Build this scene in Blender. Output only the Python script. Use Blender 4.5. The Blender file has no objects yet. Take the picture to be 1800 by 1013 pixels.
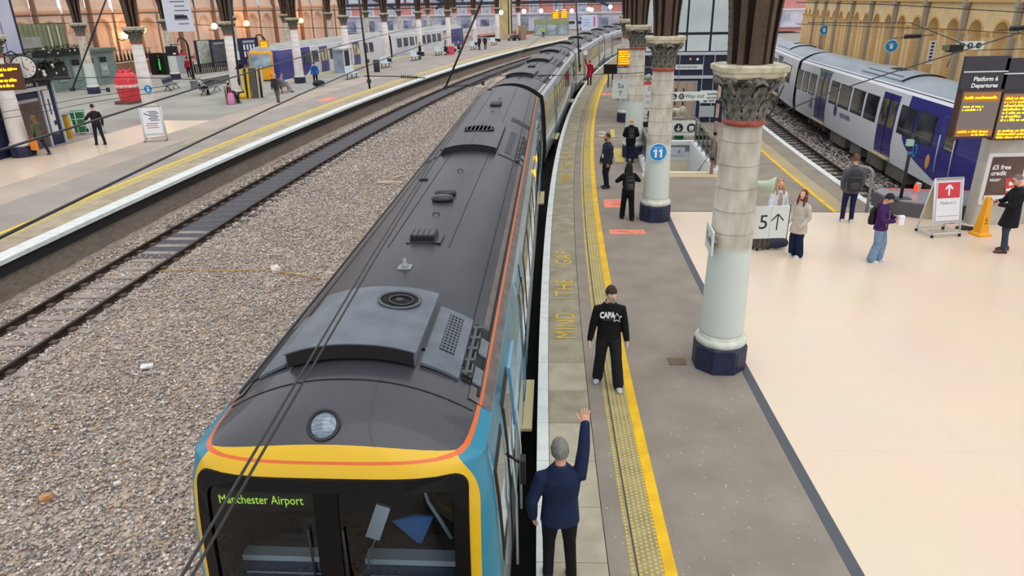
import bpy, bmesh, math, random
import numpy as np
from mathutils import Vector, Matrix, Quaternion
PI = math.pi
random.seed(7); RNG = np.random.default_rng(11)
SC = bpy.context.scene
COL = SC.collection

# ------------------------------------------------------------------ camera
FPX, PITCH, ROLL, CAMH = 1231.0, math.radians(22.3), math.radians(1.1), 5.93
cd = bpy.data.cameras.new('camera'); cam = bpy.data.objects.new('camera', cd); COL.objects.link(cam)
cd.sensor_width = 36.0; cd.lens = FPX / 1800 * 36.0; cd.clip_start = 0.05; cd.clip_end = 900
fw = Vector((0, math.cos(PITCH), -math.sin(PITCH))); rt = Vector((1, 0, 0)); up = rt.cross(fw)
rt2 = rt * math.cos(ROLL) + up * -math.sin(ROLL); up2 = up * math.cos(ROLL) + rt * math.sin(ROLL)
# image x axis in world = rt*cos + down*sin  (photo is rolled about one degree)
cam.matrix_world = Matrix(((rt2.x, up2.x, -fw.x, 0), (rt2.y, up2.y, -fw.y, 0), (rt2.z, up2.z, -fw.z, CAMH), (0, 0, 0, 1)))
SC.camera = cam

# ------------------------------------------------------------------ light
wd = bpy.data.worlds.new('overcast_sky'); SC.world = wd; wd.use_nodes = True
wn = wd.node_tree.nodes; wl = wd.node_tree.links; wn.clear()
wo = wn.new('ShaderNodeOutputWorld'); wb = wn.new('ShaderNodeBackground')
wtc = wn.new('ShaderNodeTexCoord'); wsx = wn.new('ShaderNodeSeparateXYZ'); wr = wn.new('ShaderNodeValToRGB')
wl.new(wtc.outputs['Generated'], wsx.inputs[0]); wl.new(wsx.outputs['Z'], wr.inputs[0])
wr.color_ramp.elements[0].position = 0.0; wr.color_ramp.elements[0].color = (0.86, 0.88, 0.93, 1)
wr.color_ramp.elements[1].position = 1.0; wr.color_ramp.elements[1].color = (0.97, 0.98, 1.0, 1)
wl.new(wr.outputs[0], wb.inputs['Color']); wb.inputs['Strength'].default_value = 0.95
wl.new(wb.outputs[0], wo.inputs['Surface'])
sd = bpy.data.lights.new('soft_daylight', 'SUN'); so = bpy.data.objects.new('soft_daylight', sd); COL.objects.link(so)
sd.energy = 0.9; sd.angle = math.radians(70); sd.color = (1.0, 0.96, 0.9); so.rotation_euler = (math.radians(18), math.radians(14), 0)
vs = SC.view_settings
vs.view_transform = 'Standard'; vs.look = 'None'; vs.gamma = 1.0; vs.use_curve_mapping = False; vs.exposure = 0.17

# ------------------------------------------------------------------ survey helpers
def ray(px, py):
    dx = (px - 900) / FPX; dy = (py - 506.5) / FPX
    x = dx * math.cos(ROLL) - dy * math.sin(ROLL); y = dx * math.sin(ROLL) + dy * math.cos(ROLL)
    return Vector((x, math.cos(PITCH) - y * math.sin(PITCH), -math.sin(PITCH) - y * math.cos(PITCH)))
def gp(px, py, z=0.0):
    r = ray(px, py); t = (z - CAMH) / r.z
    return Vector((r.x * t, r.y * t, z))
def atY(px, py, Y):
    r = ray(px, py); t = Y / r.y
    return Vector((r.x * t, Y, CAMH + r.z * t))
# the platforms and tracks of the train shed all follow one long curve (radius about 330 m)
def PC(s): return 0.02 + 0.0222 * s + 0.0015 * s * s
def slope(s): return 0.0222 + 0.003 * s
def W(s, d, z=0.0):
    m = slope(s); n = 1 / math.sqrt(1 + m * m)
    return Vector((PC(s) + d * n, s - d * m * n, z))
def heading(s): return -math.atan(slope(s))          # z rotation that turns +Y along the track
def sd_of(p):
    y = p[1]
    for _ in range(8):
        m = slope(y); n = 1 / math.sqrt(1 + m * m); d = (p[0] - PC(y)) * n - (p[1] - y) * m * n; y = p[1] + d * m * n
    return y, d

# ------------------------------------------------------------------ materials
def lin(h):
    if not isinstance(h, str): return tuple(h)
    h = h.lstrip('#'); c = [int(h[i:i + 2], 16) / 255 for i in (0, 2, 4)]
    return tuple(((v + 0.055) / 1.055) ** 2.4 if v > 0.04045 else v / 12.92 for v in c)
_mc = {}
def mat(name, col, rough=0.6, metal=0.0, col2=None, scale=6.0, detail=4.0, bump=0.0, bscale=40.0, emit=0.0, spec=0.5, lo=0.35, hi=0.65, stretch=None, coat=0.0):
    if name in _mc: return _mc[name]
    m = bpy.data.materials.new(name); m.use_nodes = True; _mc[name] = m
    nt = m.node_tree; b = nt.nodes['Principled BSDF']
    c = lin(col); b.inputs['Base Color'].default_value = (*c, 1); b.inputs['Roughness'].default_value = rough
    b.inputs['Metallic'].default_value = metal; b.inputs['Specular IOR Level'].default_value = spec
    if coat: b.inputs['Coat Weight'].default_value = coat
    if col2 is not None or bump:
        tc = nt.nodes.new('ShaderNodeTexCoord'); src = tc.outputs['Object']
        if stretch:
            mp = nt.nodes.new('ShaderNodeMapping'); mp.inputs['Scale'].default_value = stretch
            nt.links.new(src, mp.inputs[0]); src = mp.outputs[0]
    if col2 is not None:
        nz = nt.nodes.new('ShaderNodeTexNoise'); nz.inputs['Scale'].default_value = scale; nz.inputs['Detail'].default_value = detail
        nt.links.new(src, nz.inputs['Vector'])
        mr = nt.nodes.new('ShaderNodeMapRange'); mr.inputs[1].default_value = lo; mr.inputs[2].default_value = hi
        nt.links.new(nz.outputs['Fac'], mr.inputs[0])
        mx = nt.nodes.new('ShaderNodeMix'); mx.data_type = 'RGBA'
        mx.inputs[6].default_value = (*c, 1); mx.inputs[7].default_value = (*lin(col2), 1)
        nt.links.new(mr.outputs[0], mx.inputs[0]); nt.links.new(mx.outputs[2], b.inputs['Base Color'])
    if bump:
        n2 = nt.nodes.new('ShaderNodeTexNoise'); n2.inputs['Scale'].default_value = bscale; n2.inputs['Detail'].default_value = 5
        nt.links.new(src, n2.inputs['Vector'])
        bp = nt.nodes.new('ShaderNodeBump'); bp.inputs['Strength'].default_value = bump; bp.inputs['Distance'].default_value = 0.02
        nt.links.new(n2.outputs['Fac'], bp.inputs['Height']); nt.links.new(bp.outputs[0], b.inputs['Normal'])
    if emit:
        b.inputs['Emission Color'].default_value = (*c, 1); b.inputs['Emission Strength'].default_value = emit
    return m
def glass_mat(name, tint, clear=0.6, rough=0.03):
    if name in _mc: return _mc[name]
    m = bpy.data.materials.new(name); m.use_nodes = True; _mc[name] = m; nt = m.node_tree; nt.nodes.clear()
    o = nt.nodes.new('ShaderNodeOutputMaterial'); t = nt.nodes.new('ShaderNodeBsdfTransparent'); g = nt.nodes.new('ShaderNodeBsdfGlossy')
    t.inputs[0].default_value = (*[v * clear for v in lin(tint)], 1); g.inputs['Roughness'].default_value = rough
    fr = nt.nodes.new('ShaderNodeFresnel'); fr.inputs[0].default_value = 1.5; mx = nt.nodes.new('ShaderNodeMixShader')
    nt.links.new(fr.outputs[0], mx.inputs[0]); nt.links.new(t.outputs[0], mx.inputs[1]); nt.links.new(g.outputs[0], mx.inputs[2])
    nt.links.new(mx.outputs[0], o.inputs[0]); return m

# ------------------------------------------------------------------ mesh builder
class MB:
    def __init__(self): self.v = []; self.f = []; self.m = []; self.s = []
    def add(self, vs, fs, mi=0, smooth=False):
        b = len(self.v); self.v += [tuple(p) for p in vs]
        for q in fs: self.f.append([b + i for i in q]); self.m.append(mi); self.s.append(smooth)
    def box(self, c, s, rz=0.0, mi=0, rot=None, taper=1.0):
        x, y, z = s[0] / 2, s[1] / 2, s[2] / 2
        R = rot if rot is not None else Matrix.Rotation(rz, 3, 'Z'); c = Vector(c)
        P = []
        for k in (-1, 1):
            t = taper if k > 0 else 1.0
            for a, b in ((-1, -1), (1, -1), (1, 1), (-1, 1)): P.append(c + R @ Vector((a * x * t, b * y * t, k * z)))
        self.add(P, [(3, 2, 1, 0), (4, 5, 6, 7), (0, 1, 5, 4), (1, 2, 6, 5), (2, 3, 7, 6), (3, 0, 4, 7)], mi)
    def bbox(self, c, s, r=0.02, rz=0.0, mi=0, n=3):
        # box with rounded vertical edges
        x, y = s[0] / 2 - r, s[1] / 2 - r; pts = []
        for cx, cy, a0 in ((x, y, 0), (-x, y, 90), (-x, -y, 180), (x, -y, 270)):
            for k in range(n + 1):
                a = math.radians(a0 + 90 * k / n); pts.append((cx + r * math.cos(a), cy + r * math.sin(a)))
        ca, sa = math.cos(rz), math.sin(rz)
        pts = [(c[0] + p[0] * ca - p[1] * sa, c[1] + p[0] * sa + p[1] * ca) for p in pts]
        self.prism(pts, c[2] - s[2] / 2, c[2] + s[2] / 2, mi)
    def prism(self, pts, z0, z1, mi=0, smooth=False):
        n = len(pts); P = [(p[0], p[1], z0) for p in pts] + [(p[0], p[1], z1) for p in pts]
        self.add(P, [tuple(range(n - 1, -1, -1)), tuple(range(n, 2 * n))], mi)
        b = len(self.v) - 2 * n
        for i in range(n):
            j = (i + 1) % n; self.f.append([b + i, b + j, b + n + j, b + n + i]); self.m.append(mi); self.s.append(smooth)
    def extrude(self, pts, vec, mi=0):
        n = len(pts); v = Vector(vec); P = [Vector(p) for p in pts]; P += [p + v for p in P]
        fs = [tuple(range(n - 1, -1, -1)), tuple(range(n, 2 * n))] + [(i, (i + 1) % n, n + (i + 1) % n, n + i) for i in range(n)]
        self.add(P, fs, mi)
    def quad(self, a, b, c, d, mi=0): self.add([a, b, c, d], [(0, 1, 2, 3)], mi)
    def lathe(self, prof, n=24, at=(0, 0, 0), mi=0, smooth=True, ph=0.0):
        P = []; m = len(prof)
        for r, z in prof:
            for k in range(n):
                a = 2 * PI * k / n + ph; P.append((at[0] + r * math.cos(a), at[1] + r * math.sin(a), at[2] + z))
        fs = [(i * n + k, i * n + (k + 1) % n, (i + 1) * n + (k + 1) % n, (i + 1) * n + k) for i in range(m - 1) for k in range(n)]
        b = len(self.v); self.add(P, fs, mi, smooth)
        for i, rev in ((0, True), (m - 1, False)):
            if prof[i][0] > 1e-4:
                q = [b + i * n + k for k in range(n)]; self.f.append(q[::-1] if rev else q); self.m.append(mi); self.s.append(False)
    def limb(self, pts, rad, n=10, mi=0, cap=True, flat=None, smooth=True, up=None):
        pts = [Vector(p) for p in pts]
        if not hasattr(rad, '__len__'): rad = [rad] * len(pts)
        rad = list(rad)
        if cap == 'round':
            a = (pts[0] - pts[1]).normalized(); b = (pts[-1] - pts[-2]).normalized(); r0, r1 = rad[0], rad[-1]
            pts = [pts[0] + a * r0 * .95, pts[0] + a * r0 * .6] + pts + [pts[-1] + b * r1 * .6, pts[-1] + b * r1 * .95]
            rad = [r0 * .3, r0 * .8] + rad + [r1 * .8, r1 * .3]
        T = []
        for i in range(len(pts)):
            t = pts[min(i + 1, len(pts) - 1)] - pts[max(i - 1, 0)]
            T.append(t.normalized() if t.length > 1e-9 else Vector((0, 0, 1)))
        u = Vector(up) if up is not None else (Vector((1, 0, 0)) if abs(T[0].x) < .8 else Vector((0, 1, 0)))
        P = []
        for i, p in enumerate(pts):
            u = (u - T[i] * u.dot(T[i])).normalized(); w = T[i].cross(u)
            f = 1.0 if flat is None else (flat if not hasattr(flat, '__len__') else flat[min(i, len(flat) - 1)])
            for k in range(n):
                a = 2 * PI * k / n; P.append(p + u * math.cos(a) * rad[i] + w * math.sin(a) * rad[i] * f)
        m = len(pts); fs = [(i * n + k, i * n + (k + 1) % n, (i + 1) * n + (k + 1) % n, (i + 1) * n + k) for i in range(m - 1) for k in range(n)]
        b = len(self.v); self.add(P, fs, mi, smooth)
        if cap:
            self.f.append([b + k for k in range(n)][::-1]); self.m.append(mi); self.s.append(smooth)
            self.f.append([b + (m - 1) * n + k for k in range(n)]); self.m.append(mi); self.s.append(smooth)
    def cyl(self, a, b, r, n=12, mi=0, r2=None, smooth=True): self.limb([a, b], [r, r if r2 is None else r2], n, mi, True, None, smooth)
    def loft(self, rings, mi=0, caps=True, smooth=True):
        n = len(rings[0]); m = len(rings); P = [p for r in rings for p in r]
        fs = [(i * n + k, i * n + (k + 1) % n, (i + 1) * n + (k + 1) % n, (i + 1) * n + k) for i in range(m - 1) for k in range(n)]
        b = len(self.v); self.add(P, fs, mi, smooth)
        if caps:
            self.f.append([b + k for k in range(n)][::-1]); self.m.append(mi); self.s.append(False)
            self.f.append([b + (m - 1) * n + k for k in range(n)]); self.m.append(mi); self.s.append(False)
    def ball(self, c, r, n=12, m=8, mi=0, sc=(1, 1, 1), R=None):
        c = Vector(c); P = []
        for i in range(m + 1):
            t = PI * i / m - PI / 2
            for k in range(n):
                a = 2 * PI * k / n; q = Vector((r * sc[0] * math.cos(t) * math.cos(a), r * sc[1] * math.cos(t) * math.sin(a), r * sc[2] * math.sin(t)))
                P.append(c + (R @ q if R is not None else q))
        self.add(P, [(i * n + k, i * n + (k + 1) % n, (i + 1) * n + (k + 1) % n, (i + 1) * n + k) for i in range(m) for k in range(n)], mi, True)
    def mesh(self, name, mats):
        me = bpy.data.meshes.new(name); me.from_pydata(self.v, [], self.f)
        for m in (mats if isinstance(mats, (list, tuple)) else [mats]): me.materials.append(m)
        me.polygons.foreach_set('material_index', self.m); me.polygons.foreach_set('use_smooth', self.s); me.update()
        bm = bmesh.new(); bm.from_mesh(me); bmesh.ops.recalc_face_normals(bm, faces=bm.faces); bm.to_mesh(me); bm.free()
        return me
    def build(self, name, mats, parent=None, label=None, kind=None, loc=None, rz=None):
        return link(name, self.mesh(name, mats), parent, label, kind, loc, rz)
def link(name, me, parent=None, label=None, kind=None, loc=None, rz=None):
    o = bpy.data.objects.new(name, me); COL.objects.link(o)
    if parent is not None: o.parent = parent
    if label: o['label'] = label
    if kind: o['kind'] = kind
    if loc is not None: o.location = loc
    if rz is not None: o.rotation_euler = (0, 0, rz)
    return o
def thing(name, label, cat, loc=(0, 0, 0), rz=0.0, group=None):
    o = bpy.data.objects.new(name, None); COL.objects.link(o); o.location = loc; o.rotation_euler = (0, 0, rz); o.empty_display_size = 0.2
    return tag(o, label, cat, group)
def tag(o, label, cat, group=None):
    o['label'] = label; o['category'] = cat
    if group: o['group'] = group
    return o
def struct(name, label=None):
    o = bpy.data.objects.new(name, None); COL.objects.link(o); o['kind'] = 'structure'
    if label: o['label'] = label
    return o
def tree(o, parent=None):
    kids = [c for c in o.children]
    c = o.copy(); COL.objects.link(c)
    if parent is not None: c.parent = parent
    for k in kids: tree(k, c)
    return c
def dup(o, label, loc, rz=0.0, group=None):
    c = tree(o); c.location = loc; c.rotation_euler = (0, 0, rz); c['label'] = label
    if group: c['group'] = group
    return c
_tc = {}
def text_data(body, size, align='CENTER', ext=0.0015, bold=0.0, spacing=1.0, line=1.0):
    k = (body, size, align, ext, bold, spacing, line)
    if k in _tc: return _tc[k]
    cu = bpy.data.curves.new('lettering', 'FONT'); cu.body = body; cu.size = size; cu.align_x = align; cu.align_y = 'CENTER'
    cu.extrude = ext; cu.offset = bold; cu.space_character = spacing; cu.space_line = line; cu.resolution_u = 3
    o = bpy.data.objects.new('lettering', cu); COL.objects.link(o); bpy.context.view_layer.update()
    dg = bpy.context.evaluated_depsgraph_get()
    me = bpy.data.meshes.new_from_object(o.evaluated_get(dg)); bpy.data.objects.remove(o); bpy.data.curves.remove(cu)
    _tc[k] = me; return me
def text(parent, body, size, loc, m, align='CENTER', bold=0.0, face='-Y', name='lettering', sx=1.0, spacing=1.0, line=1.0, label=None, ext=0.0015, rz=0.0):
    """flat raised letters; face '-Y': upright sign seen from -Y; 'Z': lying on the ground; '+X' etc. via rz"""
    me = text_data(body, size, align, ext, bold, spacing, line).copy(); me.materials.clear(); me.materials.append(m)
    M = Matrix.Diagonal((sx, 1, 1, 1))
    if face == '-Y': M = Matrix.Rotation(PI / 2, 4, 'X') @ M
    M = Matrix.Rotation(rz, 4, 'Z') @ M
    me.transform(M)
    o = bpy.data.objects.new(name, me); COL.objects.link(o); o.location = loc
    if parent is not None: o.parent = parent
    if label: o['label'] = label
    return o
def sweep(mb, prof, s0, s1, ds=2.0, mi=0, closed=True, smooth=False):
    """sweep a (d, z) outline along the station curve"""
    n = max(1, int(math.ceil((s1 - s0) / ds))); rings = [[W(s0 + (s1 - s0) * i / n, d, z) for d, z in prof] for i in range(n + 1)]
    if closed: mb.loft(rings, mi, True, smooth)
    else:
        k = len(prof); P = [p for r in rings for p in r]
        mb.add(P, [(i * k + j, i * k + j + 1, (i + 1) * k + j + 1, (i + 1) * k + j) for i in range(n) for j in range(k - 1)], mi, smooth)
# ================================================================== setting
M_ASPH = mat('asphalt', '#968d81', .85, col2='#837a70', scale=1.2, bump=.25, bscale=120, lo=.3, hi=.7)
M_ASPH2 = mat('pale_asphalt', '#a39b93', .85, col2='#938c85', scale=.5, bump=.15, bscale=90)
M_SLAB = mat('concrete_slab', '#a29b85', .85, col2='#8a846f', scale=2.2, bump=.3, bscale=70)
M_SLAB2 = mat('pale_concrete_slab', '#b8b09c', .85, col2='#a29b87', scale=2.0, bump=.3, bscale=70)
M_WHITE = mat('worn_white_paint', '#dbe1df', .7, col2='#c0c6c2', scale=3.0, lo=.45, hi=.8)
M_YEL = mat('yellow_line_paint', '#f0c000', .6, col2='#d8a800', scale=3)
M_DOME = mat('worn_yellow_dots', '#d3b748', .7)
M_TACT = mat('tactile_paving', '#a39a7c', .85, col2='#8d866d', scale=4, bump=.2)
M_TACTY = mat('yellowed_tactile_paving', '#b3a04f', .85, col2='#948659', scale=1.5)
M_GROOVE = mat('drain_groove', '#4b4740', .9)
M_DARKTRIM = mat('dark_granite_strip', '#4d525a', .6)
M_BLK = mat('soft_black', '#111113', .6)
M_IRON = mat('rail_steel', '#4c3f38', .5, metal=.6, col2='#382c26', scale=3)
M_SLEEP = mat('weathered_sleeper', '#a29890', .9, col2='#857c75', scale=4, bump=.3)
M_OIL = mat('oily_sleeper', '#615e62', .8, col2='#4d4a50', scale=3)
M_BRICKDK = None

def brick_mat(name, c1, c2, mortar, sc=1.0, rough=.85, stain=None):
    m = mat(name, c1, rough); nt = m.node_tree; b = nt.nodes['Principled BSDF']
    tc = nt.nodes.new('ShaderNodeTexCoord'); sp = nt.nodes.new('ShaderNodeSeparateXYZ'); cb = nt.nodes.new('ShaderNodeCombineXYZ')
    nt.links.new(tc.outputs['Object'], sp.inputs[0])
    ad = nt.nodes.new('ShaderNodeMath'); ad.operation = 'ADD'; nt.links.new(sp.outputs[0], ad.inputs[0]); nt.links.new(sp.outputs[1], ad.inputs[1])
    nt.links.new(ad.outputs[0], cb.inputs[0]); nt.links.new(sp.outputs[2], cb.inputs[1])
    br = nt.nodes.new('ShaderNodeTexBrick'); br.inputs['Scale'].default_value = 4.4 * sc
    br.inputs['Color1'].default_value = (*lin(c1), 1); br.inputs['Color2'].default_value = (*lin(c2), 1); br.inputs['Mortar'].default_value = (*lin(mortar), 1)
    br.inputs['Mortar Size'].default_value = .03; br.inputs['Brick Width'].default_value = 1.0; br.inputs['Row Height'].default_value = .34
    nt.links.new(cb.outputs[0], br.inputs['Vector']); nt.links.new(br.outputs[0], b.inputs['Base Color'])
    nz = nt.nodes.new('ShaderNodeTexNoise'); nz.inputs['Scale'].default_value = .7; nt.links.new(tc.outputs['Object'], nz.inputs['Vector'])
    mx = nt.nodes.new('ShaderNodeMix'); mx.data_type = 'RGBA'; mx.blend_type = 'MULTIPLY'; mx.inputs[0].default_value = .25
    nt.links.new(br.outputs[0], mx.inputs[6]); nt.links.new(nz.outputs['Fac'], mx.inputs[7]); nt.links.new(mx.outputs[2], b.inputs['Base Color'])
    return m
M_WALLBR = brick_mat('sooty_platform_brick', '#8f8377', '#786d64', '#9d9186')
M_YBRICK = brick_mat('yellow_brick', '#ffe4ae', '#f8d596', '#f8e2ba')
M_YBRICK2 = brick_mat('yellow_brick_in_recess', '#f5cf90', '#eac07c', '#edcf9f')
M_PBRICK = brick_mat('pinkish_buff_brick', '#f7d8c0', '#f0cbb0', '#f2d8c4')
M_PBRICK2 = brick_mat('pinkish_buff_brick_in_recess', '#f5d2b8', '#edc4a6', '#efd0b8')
M_RBRICK = brick_mat('red_brick', '#e59a92', '#d88a84', '#e3b0a8', .7)
M_STONE = mat('pale_stone_trim', '#c9b79c', .8, col2='#b3a083', scale=3)

def terrazzo():
    m = mat('beige_terrazzo', '#e8d3bb', .28); nt = m.node_tree; b = nt.nodes['Principled BSDF']
    tc = nt.nodes.new('ShaderNodeTexCoord')
    n1 = nt.nodes.new('ShaderNodeTexNoise'); n1.inputs['Scale'].default_value = 110; n1.inputs['Detail'].default_value = 2; nt.links.new(tc.outputs['Object'], n1.inputs['Vector'])
    n2 = nt.nodes.new('ShaderNodeTexNoise'); n2.inputs['Scale'].default_value = .6; nt.links.new(tc.outputs['Object'], n2.inputs['Vector'])
    r1 = nt.nodes.new('ShaderNodeMapRange'); r1.inputs[1].default_value = .35; r1.inputs[2].default_value = .65; nt.links.new(n1.outputs['Fac'], r1.inputs[0])
    mx = nt.nodes.new('ShaderNodeMix'); mx.data_type = 'RGBA'; mx.inputs[6].default_value = (*lin('#dcc4aa'), 1); mx.inputs[7].default_value = (*lin('#f0dfcb'), 1)
    nt.links.new(r1.outputs[0], mx.inputs[0])
    m2 = nt.nodes.new('ShaderNodeMix'); m2.data_type = 'RGBA'; m2.blend_type = 'MULTIPLY'; m2.inputs[0].default_value = .12
    nt.links.new(mx.outputs[2], m2.inputs[6]); nt.links.new(n2.outputs['Color'], m2.inputs[7])
    nt.links.new(m2.outputs[2], b.inputs['Base Color']); return m
M_TILE = terrazzo()

def band(name, d0, d1, s0, s1, z, m, parent, label=None, thick=.02, ds=1.5, kind=None):
    mb = MB(); sweep(mb, [(d0, z - thick), (d1, z - thick), (d1, z), (d0, z)], s0, s1, ds); return mb.build(name, m, parent, label, kind)
def slab_row(name, d0, d1, s0, s1, pitch, z, mats, parent, thick=.08, gap=.008, jit=.002, pick=None, label=None):
    k = 0; s = s0
    while s < s1 - .01:
        a, b = s + gap / 2, s + pitch - gap / 2; dz = random.uniform(-jit, jit); mb = MB()
        P = [W(a, d0, z - thick), W(a, d1, z - thick), W(b, d1, z - thick), W(b, d0, z - thick), W(a, d0, z + dz), W(a, d1, z + dz), W(b, d1, z + dz), W(b, d0, z + dz)]
        mb.add(P, [(3, 2, 1, 0), (4, 5, 6, 7), (0, 1, 5, 4), (1, 2, 6, 5), (2, 3, 7, 6), (3, 0, 4, 7)])
        mb.build(name, mats[(pick(k) if pick else 0) % len(mats)], parent); s += pitch; k += 1

# ---- island platform with the main train alongside
fl = struct('floor', 'grey asphalt island platform with concrete edge slabs')
band('asphalt', .82, 3.47, -8, 110, 0, M_ASPH, fl, thick=.3)
for a_ in ((3.62, 9.0, 20.6, 25.6), (5.75, 9.0, 25.6, 31.2), (3.62, 9.0, 31.2, 90)): band('asphalt', *a_, 0, M_ASPH, fl, thick=.3)
band('granite_strip', 3.47, 3.62, -8, 20.6, .002, M_DARKTRIM, fl, 'dark strip between asphalt and beige floor')
band('asphalt', 3.47, 3.62, 20.6, 110, 0, M_ASPH, fl, thick=.3)
slab_row('coping_stone', 0, .17, 4.3, 62, .95, .004, [M_WHITE], fl)
slab_row('slab', .178, .81, 4.3, 62, .95, 0, [M_SLAB, M_SLAB2], fl, pick=lambda k: 1 if k in (0, 1, 2, 3, 4, 6) else 0)
band('coping_stone', 0, .17, 62, 110, .004, M_WHITE, fl); band('slab', .178, .81, 62, 110, 0, M_SLAB, fl)
band('bedding', -.0, .82, -8, 110, -.07, M_GROOVE, fl, thick=.2)
band('edge_wall', .12, .4, -8, 110, -.2, M_WALLBR, fl, thick=.95)
band('tactile_strip', 1.05, 1.42, -8, 40, .003, M_TACT, fl, 'grey strip of raised yellow dots'); band('tactile_strip', 1.05, 1.42, 40, 110, .003, M_TACTY, fl)
band('drain_line', 1.125, 1.145, -8, 60, .005, M_GROOVE, fl)
yl = band('yellow_line', 1.43, 1.57, -8, 110, .006, M_YEL, fl, 'solid yellow safety line')
mb = MB()
dm = [(.019, 0), (.016, .005), (.009, .008)]
s = 4.4; row = 0
while s < 62:
    for k in range(6):
        d = 1.082 + (k * .062 + (.022 if k else 0)); c = W(s + (.032 if k % 2 else 0), d, .003)
        b = len(mb.v)
        for r, z in ((.02, 0), (.012, .007)):
            for q in range(6): a = q * PI / 3; mb.v.append((c.x + r * math.cos(a), c.y + r * math.sin(a), c.z + z))
        for q in range(6): mb.f.append([b + q, b + (q + 1) % 6, b + 6 + (q + 1) % 6, b + 6 + q]); mb.m.append(0); mb.s.append(True)
        mb.f.append([b + 6 + q for q in range(6)]); mb.m.append(0); mb.s.append(True)
    s += .064 if s < 30 else .09
mb.build('raised_dots', M_DOME, fl, 'rows of worn yellow raised dots', 'stuff')
mb = MB()
for k in range(900):
    s = 4.5 + 26 * random.random() ** 1.6; d = random.uniform(.85, 3.4); c = W(s, d, .0012); r = random.uniform(.004, .011); mb.add([(c.x + r * math.cos(q * PI / 3) * random.uniform(.8, 1.2), c.y + r * math.sin(q * PI / 3), c.z) for q in range(6)], [(0, 1, 2, 3, 4, 5)])
mb.build('gum_spots', mat('pale_gum', '#c9c2b8', .9), fl, 'pale trodden gum spots on the asphalt', 'stuff')
# lettering along the edge: reads away from the camera
for (s0, words) in ((11.95, (('MIND', 1.1), ('THE', 3.05), ('GAP', 5.0))), (24.4, (('MIND', 1.1), ('THE', 3.0), ('GAP', 5.0)))):
    for wd_, ofs in words:
        s = s0 + ofs - .55; p = W(s, .53, .006); ln = {'MIND': 1.15, 'THE': .95, 'GAP': .98}[wd_]
        me = text_data(wd_, .58, 'CENTER', .0008, -.004, 1.15).copy(); xs = [v.co.x for v in me.vertices]; wdt = max(xs) - min(xs)
        me.transform(Matrix.Rotation(heading(s) + PI / 2, 4, 'Z') @ Matrix.Diagonal((ln / wdt, 1, 1, 1)))
        me.materials.clear(); me.materials.append(mat('worn_yellow_lettering', '#d9b62e', .75, col2='#a8925a', scale=8, lo=.5, hi=.8))
        o = link('lettering', me, fl); o.location = p
# orange floor notices
def notice(px, py, w, h, rz, label, lines, lt=None):
    p = gp(px, py); t = thing('floor_notice', label, 'floor sign', (p.x, p.y, .004), rz)
    mb = MB(); mb.box((0, 0, 0), (w, h, .006)); mb.build('notice_sheet', mat('salmon_vinyl', '#ef8f74', .6, col2='#e58468', scale=4), t)
    mb = MB()
    for (x, y, a, b) in lines: mb.box((x, y, .004), (a, b, .003))
    mb.build('print', mat('vinyl_print', '#8a4a3c', .6), t)
    if lt: text(t, lt, .12, (0, .02, .0035), mat('vinyl_print', '#8a4a3c', .6), face='Z')
notice(1102, 408, .98, .42, heading(18.4), 'salmon floor notice nearest the camera, wide and short', [(-.1, .02, .3, .03), (.12, -.12, .12, .02)])
notice(1079, 358, .62, .95, heading(21.5), 'tall salmon floor notice behind the woman in black', [(.05, .3, .35, .04), (.1, .1, .3, .03), (.1, -.05, .3, .03), (.05, -.2, .3, .04)])
notice(1069, 166, .9, 1.0, heading(49), 'pinkish floor notice below the small black screen', [(0, .1, .4, .05), (0, -.1, .3, .05)])
# yellow hatched crossing marks and a pale wheelchair mark
mb = MB()
for (a, b, c, d) in ((1.6, 3.0, 36.1, 36.2), (1.6, 3.1, 32.2, 32.32), (2.35, 2.55, 32.9, 35.0), (2.4, 2.75, 27.5, 30.3)):
    sweep(mb, [(a, .004), (b, .004), (b, .008), (a, .008)], c, d, 1)
mb.build('yellow_marking', mat('faded_yellow_paint', '#d9c25a', .7, col2='#b3a468', scale=4), fl)
mb = MB()
for (d, s, w, l) in ((1.95, 34.3, .3, .5), (1.95, 33.3, .3, .4), (2.1, 33.9, .2, .3)): p = W(s, d, .006); mb.box(p, (w, l, .004), heading(s))
mb.build('pale_marking', mat('faded_white_mark', '#b9b6a8', .8), fl)
# grate
t = thing('drain_grate', 'rusty metal drain grate in the asphalt beside the nearest column', 'drain', gp(1190, 636, .0), heading(11))
mb = MB(); mb.box((0, 0, .004), (.30, .26, .008)); mb.build('grate_frame', mat('rusty_iron', '#6f5a45', .7, col2='#57483a', scale=20), t)
mb = MB()
for i in range(7): mb.box((-.12 + i * .04, 0, .011), (.014, .24, .008))
for i in range(3): mb.box((0, -.08 + i * .08, .011), (.28, .012, .008))
mb.build('bars', mat('grate_bar', '#8a765f', .6), t)
# beige polished concourse floor
band('polished_floor', 3.62, 22, -8, 20.6, .0, M_TILE, fl, 'polished beige terrazzo concourse', thick=.3, ds=3)
mb = MB()
for s in np.arange(-6, 20, 2.4): sweep(mb, [(3.7, -.001), (22, -.001), (22, .0008), (3.7, .0008)], s, s + .006, 1)
for d in np.arange(6, 22, 2.4): sweep(mb, [(d, -.001), (d + .006, -.001), (d + .006, .0008), (d, .0008)], -8, 20.5, 3)
mb.build('movement_joint', mat('brass_joint', '#dcc4aa', .5), fl)
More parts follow.
